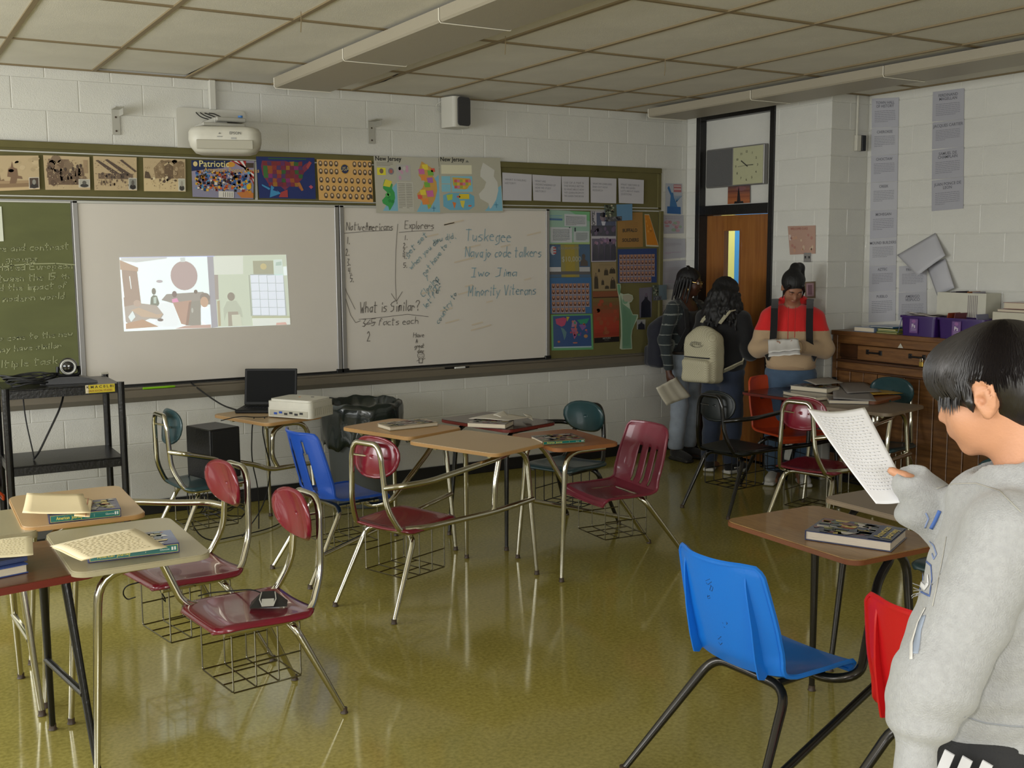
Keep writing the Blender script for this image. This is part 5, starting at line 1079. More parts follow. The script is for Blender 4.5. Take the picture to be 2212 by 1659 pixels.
s = Sheet([V3(0, 0, 0), V3(1, 0, 0), V3(1, -1, 0), V3(0, -1, 0)], noback=True); s.q = [V3(-.2, -.172, .04), V3(.2, -.172, .04), V3(.2, -.172, -.03), V3(-.2, -.172, -.03)]; s.n = V3(0, -1, 0); s.W = .4; s.H = .07; s.th = 0
s.text('EPSON', .58, .42, .018, '5c5c58', 2, .01); s.poly([(.4, .4), (.42, .25), (.44, .4)], '6c6c68', 2); s.rect(.38, .6, .46, .68, '8c8c88', 2); s.rect(.6, .7, .68, .85, '9c9c98', 2); s.mb.build('brand_print', MATS['print'], t).rotation_euler = (0, 0, math.radians(-18))
MB().bbox((-.03, .02, .08), (.28, .22, .022), .004).build('mount_plate', M['devgrey'], t); MB().bbox((.04, .06, .125), (.20, .16, .03), .006).build('mount_head', M['devgrey'], t); MB().bbox((-.02, .19, .115), (.09, .34, .05), .006).build('arm', M['devgrey'], t)
mb = MB(); mb.lathe([(.016, -.0), (.016, .012)], (.10, -.02, .140), 12); mb.build('knob', mat('knob_blue', (60, 120, 190), .4), t)
for k in range(4): MB().tube([V3(-.10+.03*k, .33, .20), V3(-.09+.03*k, .25, .16+.01*k), V3(.0+.03*k, .08, .11), V3(.12, .0+.02*k, .09)], .004, n=5, bend=.05).build('cable', M['rubber'], t)
mb = MB(); mb.prism(rrect(.48, .31, .03), 0, .02, Matrix.Translation((-.925, -.007, 2.655)) @ Matrix.Rotation(pi/2, 4, 'X')); pl = mb.build('wall_plate', M['devwhite']); tag(pl, 'white rounded wall plate behind the hung projector', 'plate')
mb = MB(); mb.bbox((-.915, -.028, 2.905), (.045, .042, .20), .004); tag(mb.build('conduit', M['devwhite']), 'white conduit from the ceiling down to the projector wall plate', 'conduit')
for lab, x, z in (('left', -1.56, 2.69), ('right', .285, 2.715)):
    t = thing('screen_bracket', 'beige L shaped screen bracket on the '+('wall left of the hung projector' if lab == 'left' else 'wall between hung projector and speaker'), 'bracket', (x, -.007, z))
    MB().bbox((0, -.004, 0), (.055, .006, .17), .002).build('wall_leg', M['devgrey'], t); MB().bbox((0, -.075, .082), (.055, .15, .007), .002).build('arm', M['devgrey'], t); MB().bbox((.026, -.06, .06), (.004, .12, .045), .001).build('gusset', M['devgrey'], t)
    for q in (-.06, .03): MB().lathe([(.007, -.009), (.005, -.012)], (.0, 0, q), 8, 'y').build('screw', M['glide'], t)
t = thing('wall_speaker', 'white wall speaker with dark grille near the ceiling', 'speaker', (.95, -.10, 2.885), math.radians(14))
mb = MB(); mb.prism(rrect(.17, .17, .03, 5), -.115, .115); mb.build('case', M['devwhite'], t); mb = MB(); mb.prism(rrect(.125, .215, .025, 5), 0, .012, Matrix.Translation((0.012, -.084, .005)) @ Matrix.Rotation(pi/2, 4, 'X')); mb.build('grille', mat('grille_grey', (62, 62, 64), .7), t); MB().bbox((0, .09, 0), (.05, .05, .08), .005).build('bracket', M['devwhite'], t)
cable([V3(.87, -.06, 2.98), V3(.82, -.03, 2.95), V3(.83, -.02, 2.90), V3(.88, -.03, 2.88)], .003, 'white wire looping from the wall speaker', m=M['devwhite'])
t = thing('thermostat', 'cream and black sensor box with a conduit on the recess side wall', 'sensor', (3.655, YRET-.02, 2.64))
MB().bbox((-.02, -.0, 0), (.05, .03, .12), .003).build('box', M['projw'], t); MB().bbox((.028, -.005, 0), (.045, .035, .12), .003).build('black_box', M['blackp'], t); MB().tube([(-.03, .003, .06), (-.03, .003, .362)], .009, n=8).build('conduit', M['projw'], t)
# ---- door, transom and clock
XD = XR+.0
def pl(y0, y1, z0, z1, x, th): return MB().bbox((x+th/2, (y0+y1)/2, (z0+z1)/2), (th, abs(y1-y0), z1-z0), .002)
dr = thing('door_1', None, None, (XR, -.62, 0)); dr['kind'] = 'structure'
mk = M['doorblack'] = mat('door_black', (17, 15, 15), .35, bump=.6, bscale=40)
for y0, y1 in ((YD0, YD0-.055), (YD1, YD1+.055)): part(pl(y0, y1, 0, 3.0, XR-.012, .17), 'jamb', mk, dr)
part(pl(YD0-.055, YD1+.055, 2.945, 3.0, XR-.012, .17), 'head', mk, dr); part(pl(YD0-.055, YD1+.055, 2.125, 2.205, XR-.012, .17), 'transom_bar', mk, dr)
part(pl(YD0-.03, YD1+.03, 2.17, 2.97, XR+.06, .02), 'transom_panel', M['wall'], dr)
a0, a1 = YD0-.055, YD1+.055; dx = XR+.085; LY0, LY1, LZ0, LZ1 = -.425, -.62, 1.10, 1.985
mb = MB()
for y0, y1, z0, z1 in ((a0, LY0, .01, 2.12), (LY1, a1, .01, 2.12), (LY0, LY1, LZ1, 2.12), (LY0, LY1, .01, LZ0)): mb.box((dx+.022, (y0+y1)/2, (z0+z1)/2), (.044, abs(y1-y0), z1-z0))
lf = part(mb, 'door_leaf', M['doorwood'], dr)
g_ = MB()
for y0, y1, z0, z1 in ((LY0+.012, LY0, LZ0-.012, LZ1+.012), (LY1, LY1-.012, LZ0-.012, LZ1+.012), (LY0, LY1, LZ1, LZ1+.012), (LY0, LY1, LZ0-.012, LZ0)): g_.box((dx-.004, (y0+y1)/2, (z0+z1)/2), (.012, abs(y1-y0), z1-z0))
part(g_, 'window_trim', M['doorwood'], dr)
gm = mat('pane_glass', (235, 240, 238), .02); gm.node_tree.nodes['Principled BSDF'].inputs['Transmission Weight'].default_value = 1.0; gm.node_tree.nodes['Principled BSDF'].inputs['IOR'].default_value = 1.05
part(MB().box((dx+.02, (LY0+LY1)/2, (LZ0+LZ1)/2), (.004, LY0-LY1, LZ1-LZ0)), 'pane', gm, dr)
mb = MB(); mb.lathe([(.026, 0), (.026, -.012), (.012, -.02), (.012, -.045), (.028, -.055), (.028, -.075), (.015, -.085)], (dx, a1+.07, .96), 16, 'x'); part(mb, 'knob', M['alu'], dr)
# corridor seen through the door window
yw = mat('corridor_yellow', (206, 200, 120), .6); bw = mat('corridor_blue', (60, 130, 190), .5)
struct(MB().box((5.35, 1.6, 1.5), (.1, 6.0, 3.1)).build('wall_corridor', yw)); struct(MB().box((4.35, 2.0, -.05), (1.9, 6.0, .1)).build('floor_corridor', M['floor'])); struct(MB().box((4.35, 2.0, 3.1), (1.9, 6.0, .1)).build('ceiling_corridor', M['ceil']))
yb_ = at(1588, 560, x=5.26)[1]; t = thing('corridor_door', 'blue door seen through the narrow window of wooden door', 'door', (5.27, yb_-.45, 0)); MB().bbox((0, 0, 1.15), (.05, .9, 2.3), .005).build('leaf', bw, t); MB().lathe([(.02, 0), (.02, -.05)], (-.03, .38, 1.0), 10, 'x').build('knob', M['alu'], t)
area('corridor_lamp', (4.4, 1.2, 2.95), (4.7, 1.2, 1.0), 1.2, 2.4, 75, (1.0, 0.97, 0.85))
t = thing('wall_clock', 'square clock beside a grey speaker grille above the door', 'clock', (XR+.02, -.65, 2.55))
fc = [at(u, v, x=XR+.02) for u, v in ((1529, 311), (1586, 302), (1586, 389), (1530, 394))]; y0, y1 = fc[0][1], fc[1][1]; zc0, zc1 = 2.36, 2.69; y2 = at(1654, 297, x=XR+.02)[1]
part(MB().bbox((XR+.03, (y0+y2)/2, (zc0+zc1)/2), (.05, abs(y2-y0), zc1-zc0), .006), 'housing', M['alu'], t)
part(MB().bbox((XR+.003, (y0+y1)/2, (zc0+zc1)/2), (.006, abs(y1-y0)-.012, zc1-zc0-.02), .002), 'grille', mat('clock_grille', (92, 92, 92), .6, bump=1, bscale=300), t)
part(MB().bbox((XR+.002, (y1+y2)/2-.004, (zc0+zc1)/2), (.008, abs(y2-y1)-.02, zc1-zc0-.02), .002), 'face', mat('clock_face', (176, 176, 142), .4), t)
s = Sheet([V3(XR-.003, y1-.02, zc1-.02), V3(XR-.003, y2+.03, zc1-.02), V3(XR-.003, y2+.03, zc0+.02), V3(XR-.003, y1-.02, zc0+.02)], noback=True)
for k in range(12):
    a = 2*pi*k/12; s.text(str(k or 12), .5+.4*math.sin(a), .5-.4*math.cos(a)+.04, .02, '5c5c4c', 1, .01, align='c')
s.line([(.5, .5), (.74, .5)], .006, '3c3c34', 2); s.line([(.53, .53), (.3, .36)], .009, '3c3c34', 2); s.line([(.18, .52), (.5, .5)], .003, '6c6c5c', 2)
part(s.mb, 'dial_print', MATS['print'], t)
s = Sheet([at(1573, 391, x=XR+.045), at(1620, 389, x=XR+.045), at(1620, 438, x=XR+.045), at(1572, 441, x=XR+.045)], base='3c3038')
for k in range(12): s.poly([(0, k/12), (1, k/12), (1, (k+1)/12), (0, (k+1)/12)], ['3c4458', '443c50', '5c4850', '6c4c48', '7c5444', '6c4038', '84503c', '94583c', '8c5034', '9c5c3a', 'a8643c', 'a05c38'][k], 0)
s.oval(.3, .12, .15, .1, 'b88470', 1); s.oval(.7, .14, .16, .1, 'a8806c', 1); s.oval(.6, .35, .25, .1, '7c5454', 1); s.poly([(.42, 1), (.46, .5), (.5, .25), (.54, .5), (.6, 1)], '241c20', 2); s.poly([(.3, 1), (.32, .9), (.7, .9), (.72, 1)], '201a1c', 2)
tag(s.build('sunset_poster', MATS['print_gloss']), 'sunset poster with a dark monument under the clock', 'poster')
# ================================================================ CABINET AND THINGS ON IT
CX = 3.42; CYa, CYb = -1.715, -3.95; CT = 1.195
t = thing('wooden_cabinet', 'long wooden cabinet with drawers and plank panels against the recess wall', 'cabinet', (CX, (CYa+CYb)/2, 0))
def cp(y0, y1, z0, z1, x0, x1, name, m, bv=.003): return part(MB().bbox(((x0+x1)/2, (y0+y1)/2, (z0+z1)/2), (x1-x0, abs(y1-y0), z1-z0), bv), name, m, t)
cp(CYa, CYb, CT-.035, CT, CX-.02, XR2-.012, 'top', M['cabwood']); cp(CYa-.005, CYb+.005, .06, CT-.035, CX+.05, XR2-.015, 'carcass', M['cabdark']); cp(CYa-.01, CYb+.01, 0, .06, CX+.03, XR2-.03, 'plinth', M['dark'])
cp(CYa-.002, CYa-.05, .06, CT-.035, CX, CX+.05, 'stile', M['cabwood']); cp(CYa-.05, CYb, CT-.10, CT-.035, CX+.004, CX+.05, 'rail', M['cabwood']); cp(CYa-.05, CYb, .90, .955, CX+.002, CX+.05, 'rail', M['cabwood'])
cp(CYa-.05, -2.72, .955, .975, CX-.012, CX+.04, 'moulding', M['cabdark']); cp(CYa-.05, CYb, .885, .90, CX-.006, CX+.04, 'moulding', M['cabdark'])
cp(-1.765, -1.95, .99, 1.09, CX+.03, CX+.05, 'small_panel', M['cabdark'])
dw = cp(-1.97, -2.66, .985, 1.092, CX-.006, CX+.03, 'drawer', M['cabwood'])
def sub(mb, name, m, par, world): o = mb.build(name, m, par); o.location = -Vector(world.location); return o
for y in (-2.13, -2.52):
    mb = MB(); mb.tube([(CX-.006, y+.055, 1.048), (CX-.03, y+.05, 1.046), (CX-.03, y-.05, 1.046), (CX-.006, y-.055, 1.048)], .007, n=8); mb.bbox((CX-.009, y+.06, 1.048), (.006, .03, .035), .002); mb.bbox((CX-.009, y-.06, 1.048), (.006, .03, .035), .002)
    o = mb.build('handle', M['blackp'], dw)
cp(-2.66, -2.71, .955, 1.095, CX, CX+.05, 'stile', M['cabwood']); cp(-2.865, -2.91, .955, 1.095, CX, CX+.05, 'stile', M['cabwood']); cp(-2.71, -2.865, .985, 1.092, CX+.04, CX+.055, 'slot_shade_panel', M['dark'])  # dark panel between the stiles: the hole's inner shade is put into its colour
cp(-2.93, -3.9, .985, 1.092, CX-.006, CX+.03, 'drawer', M['cabwood'])
mb = MB(); mb.bbox((CX-.03, -2.575, 1.0), (.014, .032, .036), .003); lk = part(mb, 'padlock', mat('brass', (190, 160, 80), .3, metal=.8), t)
part(MB().tube([(CX-.03, -2.566, 1.018), (CX-.03, -2.566, 1.045), (CX-.03, -2.584, 1.045), (CX-.03, -2.584, 1.018)], .003, n=6, bend=.01), 'shackle', M['chrome'], t)
y = CYa-.052; k = 0
while y > CYb+.1:
    w = .128; cp(y, y-w+.006, .08, .883, CX+.012+(.003 if k % 2 else 0), CX+.05, 'plank', M['cabwood'], .004); y -= w; k += 1
for z in (.80, .25): part(MB().bbox((CX-.004, CYa-.035, z), (.008, .05, .05), .002), 'hinge', M['blackp'], t)
s = Sheet([(CX-.0, -2.34, 1.135), (CX-.0, -2.39, 1.135), (CX-.0, -2.39, 1.10), (CX-.0, -2.34, 1.10)], noback=True); s.poly([(0, 1), (.5, 0), (1, 1)], 'b0aca0', 0); part(s.mb, 'paper_scrap', MATS['print'], t)
zt = CT
def pbook(y0, y1, x0, d, z, h, cover, label, pages='pages', group=None):
    t = thing('book', label, 'book', (x0, (y0+y1)/2, z)); L_ = abs(y1-y0); MB().bbox((d/2, 0, h/2), (d-.01, L_-.01, h-.006), .001).build('pages', M[pages], t)
    mb = MB(); mb.col = lin(cover); mb.bbox((d/2, 0, .002), (d, L_, .003), .001); mb.bbox((d/2, 0, h-.002), (d, L_, .003), .001); mb.bbox((d/2, -L_/2+.002, h/2), (d, .003, h), .001); mb.build('cover', MATS['print_gloss'], t); return t
pbook(-1.90, -2.10, CX+.02, .24, zt, .036, '6c7c98', 'white paged book at the left end of the cabinet top'); pbook(-2.02, -2.24, CX+.06, .22, zt+.037, .012, '2c5c80', 'thin blue book bridging the left books on the cabinet')
pbook(-2.11, -2.30, CX+.03, .25, zt, .010, '8a8a34', 'yellow green magazine, lowest left of the purple bins'); pbook(-2.11, -2.30, CX+.04, .24, zt+.011, .010, '5c7c3c', 'green magazine, second left of the purple bins'); pbook(-2.12, -2.29, CX+.03, .24, zt+.022, .012, '9c9c3c', 'olive magazine under the thin blue book')
M['purple'] = mat('purple_plastic', (52, 24, 92), .4, coat=.1)
def bin_(y0, y1, label, txt, fill):
    x0, x1 = CX+.01, CX+.165; H = .145; t = thing('purple_bin', label, 'bin', ((x0+x1)/2, (y0+y1)/2, zt), 0, 'purple bins on the cabinet'); L_ = abs(y1-y0); W_ = x1-x0
    mb = MB(); th = .004
    def rr(w, d, z): return [(x, y, z) for x, y in rrect(w, d, .02, 3)]
    R_ = [rr(W_*.92, L_*.92, 0), rr(W_*.98, L_*.98, H*.9), rr(W_+.014, L_+.014, H*.9), rr(W_+.014, L_+.014, H), rr(W_*.97, L_*.97, H), rr(W_*.9, L_*.9, .01)]; n = len(R_[0])
    mb.add([p for r in R_ for p in r], [(i*n+k, i*n+(k+1) % n, (i+1)*n+(k+1) % n, (i+1)*n+k) for i in range(5) for k in range(n)]+[tuple(range(n-1, -1, -1)), tuple(5*n+k for k in range(n))]); mb.build('tub', M['purple'], t)
    s = Sheet([V3(0, 0, 0), V3(1, 0, 0), V3(1, -1, 0), V3(0, -1, 0)], noback=True); xx = -W_*.49-.004; s.q = [V3(xx, .045+.02, .125), V3(xx, -.01, .125), V3(xx, -.01, .02), V3(xx, .065, .02)]; s.n = V3(-1, 0, 0); s.W = .075; s.H = .105; s.th = .001
    s.rect(0, 0, 1, 1, '54306c', 0); s.rect(.06, .04, .94, .96, '6c4c84', 1); s.oval(.5, .18, .22, .12, '8c5c94', 2); s.text(txt, .5, .62, .028, 'c8c0cc', 3, .03, align='c'); s.rect(.2, .7, .8, .73, 'a89cb4', 3); s.rect(.2, .8, .8, .82, 'a89cb4', 3); s.mb.build('label_print', MATS['print_gloss'], t)
    for k in range(5):
        q = Sheet([V3(0, 0, 0), V3(1, 0, 0), V3(1, -1, 0), V3(0, -1, 0)], noback=True)
    return t, (x0, x1)
bin_(-2.345, -2.645, 'left purple bin heaped with papers, label reading Fs', 'Fs', 0); bin_(-2.665, -3.04, 'right purple bin with jagged folders, label reading Ps', 'Ps', 1)
for k in range(4):
    a = .02*k; mb = MB(); mb.col = lin(['b4aca4', '8c8480', 'c0b8b0', 'a49c94'][k]); mb.grid(lambda u, v: (CX+.02+.14*u, -2.37-.25*v-.01*k, zt+.135+.009*k+.012*math.sin(3*v+k)+.006*math.cos(4*u)), 8, 8)
    tag(mb.build('paper_pile_sheet', MATS['print'], solid=.003), ['lowest curled sheet', 'second curled sheet, greyish', 'third curled sheet', 'topmost curled sheet'][k]+' heaped in the left purple bin', 'paper', 'sheets heaped in the left purple bin')
for k, (y, c_, tl) in enumerate(((-2.73, '8c3c24', .25), (-2.79, '6c3c44', .18), (-2.98, '7c7c90', -.25))):
    mb = MB(); mb.col = lin(c_); mb.box((0, 0, .07), (.13, .004, .12), Matrix.Rotation(tl, 3, 'X')); o = mb.build('folder', MATS['print']); o.location = (CX+.085, y, zt+.05); tag(o, ['rust coloured folder leaning in the right purple bin', 'dark red folder leaning in the right purple bin', 'grey blue folder sticking out of the right purple bin'][k], 'folder')
tri = MB(); tri.col = lin('7c80a0'); tri.add([(CX+.04, -2.30, zt+.005), (CX+.04, -2.33, zt+.13), (CX+.04, -2.338, zt+.13), (CX+.045, -2.30, zt+.005), (CX+.045, -2.33, zt+.13), (CX+.045, -2.338, zt+.13)], [(0, 1, 2), (5, 4, 3), (0, 3, 4, 1), (1, 4, 5, 2), (2, 5, 3, 0)]); tag(tri.build('folded_sheet', MATS['print']), 'bluish folded sheet standing against the left purple bin', 'paper')
def obox(y0, y1, x0, x1, z0, z1, label, name='box', col=(196, 194, 180)):
    t = thing(name, label, 'box', ((x0+x1)/2, (y0+y1)/2, z0)); m = mat('card_white_%d' % col[2], col, .6, noise=.03); L_, W_, H = abs(y1-y0), x1-x0, z1-z0; th = .004; mb = MB()
    mb.box((0, 0, th/2), (W_, L_, th)); 
    for sx in (-1, 1): mb.box((sx*(W_/2-th/2), 0, H/2), (th, L_, H))
    for sy in (-1, 1): mb.box((0, sy*(L_/2-th/2), H/2), (W_-2*th, th, H))
    mb.build('tray', m, t); return t
bx = obox(-2.53, -2.93, XR2-.175, XR2-.012, zt, zt+.315, 'tall white box of papers behind the purple bins')
mb = MB(); mb.col = lin('8c8484')
for k in range(6): mb.box((-.083, -.06-.014*k, .22), (.001, .006, .16))
x_ = mb.build('side_print', MATS['print'], bx); x_['kind'] = 'stuff'
for k, (c_, y, tl) in enumerate((('a8a4a8', -2.60, .3), ('3c3440', -2.66, .15), ('a86c3c', -2.76, .1), ('9c98a0', -2.82, -.1))):
    mb = MB(); mb.col = lin(c_); mb.box((0, 0, .10), (.14, .003, .2), Matrix.Rotation(tl, 3, 'X')); o = mb.build('file_sheet', MATS['print']); o.location = (XR2-.09, y, zt+.125); tag(o, ['pale file sheet leaning out of', 'dark file sheet inside', 'orange edged file sheet inside', 'grey file sheet inside'][k]+' the tall white box', 'paper')
obox(-3.06, -3.36, XR2-.28, XR2-.03, zt, zt+.20, 'lower white box right of the tall one', col=(190, 186, 168)); obox(-3.37, -3.7, XR2-.30, XR2-.03, zt, zt+.18, 'cream box partly behind the boy\'s head', col=(196, 188, 160))
pbook(-3.08, -3.35, XR2-.27, .22, zt+.201, .02, '9c8c84', 'flat book on the lower white box'); pbook(-3.12, -3.40, XR2-.26, .22, zt+.222, .045, '8c5c54', 'thick book at the top of the right stack on the cabinet')
# loose paper under the bins' left end
# ================================================================ PROJECTED PICTURE
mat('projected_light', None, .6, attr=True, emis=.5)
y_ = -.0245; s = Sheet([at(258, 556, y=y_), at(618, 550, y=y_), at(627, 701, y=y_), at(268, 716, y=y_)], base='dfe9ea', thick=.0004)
def N2(x, y):
    u = (x-105)/1990; v0 = 100-40*u; v1 = 975-95*u; return (u*(1-.0)-.012*((y-v0)/(v1-v0)), (y-v0)/(v1-v0))
def pp(pts, col, l): s.poly([tuple(min(1, max(0, k)) for k in N2(*p)) for p in pts], col, l)
pp([(105, 95), (1112, 78), (1138, 930), (130, 975)], 'e6f2f4', 0); pp([(1112, 78), (1185, 74), (1215, 915), (1138, 930)], 'a9a8ae', 0); pp([(1185, 74), (2092, 55), (2142, 880), (1215, 915)], 'c5cdbd', 0)
pp([(105, 130), (310, 220), (305, 265), (110, 245)], 'b7a494', 1); pp([(125, 245), (295, 262), (330, 660), (140, 680)], 'a99a8f', 1); pp([(205, 320), (215, 320), (228, 470), (220, 470)], 'e4eef0', 2); pp([(110, 245), (122, 245), (145, 570), (132, 570)], 'e4eef0', 2)
pp([(120, 105), (640, 92), (640, 112), (290, 160), (120, 140)], 'c9cccc', 1)
def pe(x, y, rx, ry, col, l): pp([(x+rx*math.cos(2*pi*k/24), y+ry*math.sin(2*pi*k/24)) for k in range(24)], col, l)
pe(832, 312, 158, 172, 'b5a6a4', 2); pp([(790, 100), (850, 98), (850, 150), (795, 152)], 'cdd3d2', 3); pe(545, 380, 38, 18, 'b9b4b8', 2)
pe(476, 498, 24, 40, '8f8c84', 3); pp([(440, 570), (470, 540), (510, 550), (536, 640), (520, 670), (430, 660)], '8d9086', 3); pp([(470, 570), (505, 560), (500, 640), (470, 640)], 'b8c4bc', 4)
pp([(560, 600), (620, 530), (1050, 500), (1130, 590), (1130, 650), (700, 640)], 'a39e98', 3); pe(712, 530, 28, 38, '8f8480', 4); pp([(680, 590), (740, 575), (760, 620), (685, 630)], 'd9a0bc', 5); pe(962, 500, 22, 24, '8c847c', 4)
pp([(690, 630), (910, 600), (860, 900), (780, 880)], 'b79f92', 4); pp([(880, 620), (1020, 600), (1010, 900), (830, 900)], '9d9a92', 4); pe(915, 720, 12, 30, 'b7b7b0', 5)
pp([(500, 640), (690, 615), (760, 880), (720, 920), (470, 915)], 'e4eaee', 2); pp([(140, 680), (330, 640), (500, 660), (580, 770), (540, 830), (420, 820), (330, 860), (180, 880), (150, 860)], 'b2aaa2', 3)
pp([(215, 720), (300, 690), (500, 770), (570, 760), (540, 810), (330, 800)], 'bfae9c', 5); pe(285, 640, 42, 40, 'b8a89c', 4); pp([(180, 800), (230, 730), (260, 800), (210, 860)], 'd8e2e4', 6); pe(540, 835, 34, 18, '8c8480', 5)
pe(1070, 570, 60, 58, '978f88', 5); pe(1060, 620, 48, 62, 'c2a996', 6); pp([(1015, 690), (1110, 690), (1132, 760), (1132, 885), (1070, 890), (1012, 840)], 'e8f2fa', 6); pp([(150, 880), (340, 830), (520, 915), (150, 945)], 'b9a08c', 4); pp([(820, 905), (1130, 885), (1130, 925), (700, 940)], 'c0a9a0', 5)
pp([(1190, 85), (1550, 78), (1545, 290), (1190, 300)], 'd3d8cf', 1); pp([(1668, 135), (1925, 130), (1928, 290), (1672, 300)], 'a9a996', 2); pe(1800, 200, 40, 36, 'c2b890', 3); pp([(1930, 120), (2040, 115), (2050, 300), (1932, 305)], 'cfdbd6', 3); pp([(1960, 150), (2030, 140), (2030, 185), (1955, 190)], 'b4c4bc', 4); pp([(2050, 200), (2098, 198), (2100, 300), (2055, 302)], 'e4eef0', 3)
pp([(1190, 300), (1235, 300), (1235, 590), (1195, 590)], 'a9a29c', 2); pp([(1215, 610), (1245, 600), (1250, 900), (1220, 905)], 'b4aa92', 2); pp([(1610, 300), (1622, 300), (1636, 780), (1622, 780)], 'a8ada2', 3)
for r in range(5):
    for c_ in range(4):
        x0 = 1630+105*c_+r*3; y0 = 300+95*r; pp([(x0+3, y0+3), (x0+102, y0), (x0+104, y0+90), (x0+6, y0+92)], 'dce3ee', 4)
pp([(1630, 290), (2050, 285), (2080, 775), (1640, 780)], 'b0b6b4', 3); pp([(1630, 780), (2130, 775), (2132, 800), (1635, 808)], 'b9bca4', 4); pp([(1640, 812), (2135, 802), (2140, 880), (1645, 895)], 'd9ded8', 4); pp([(1940, 860), (2060, 850), (2075, 880), (1935, 886)], 'd0aea4', 5)
pe(1385, 555, 45, 50, '9a948a', 4); pp([(1330, 610), (1440, 600), (1500, 690), (1520, 800), (1470, 780), (1460, 730), (1340, 735), (1320, 760), (1290, 850), (1285, 700)], 'b9bfb0', 4); pp([(1340, 735), (1465, 730), (1500, 895), (1340, 905)], 'a8a296', 4); pp([(1385, 770), (1490, 765), (1510, 895), (1390, 900)], 'c9cdbd', 5)
pp([(105, 95), (1200, 78), (1200, 86), (105, 104)], 'b4b8e0', 6)
o = s.build('projected_picture', MATS['projected_light']); tag(o, 'bright projected video call picture on the left whiteboard', 'projection')
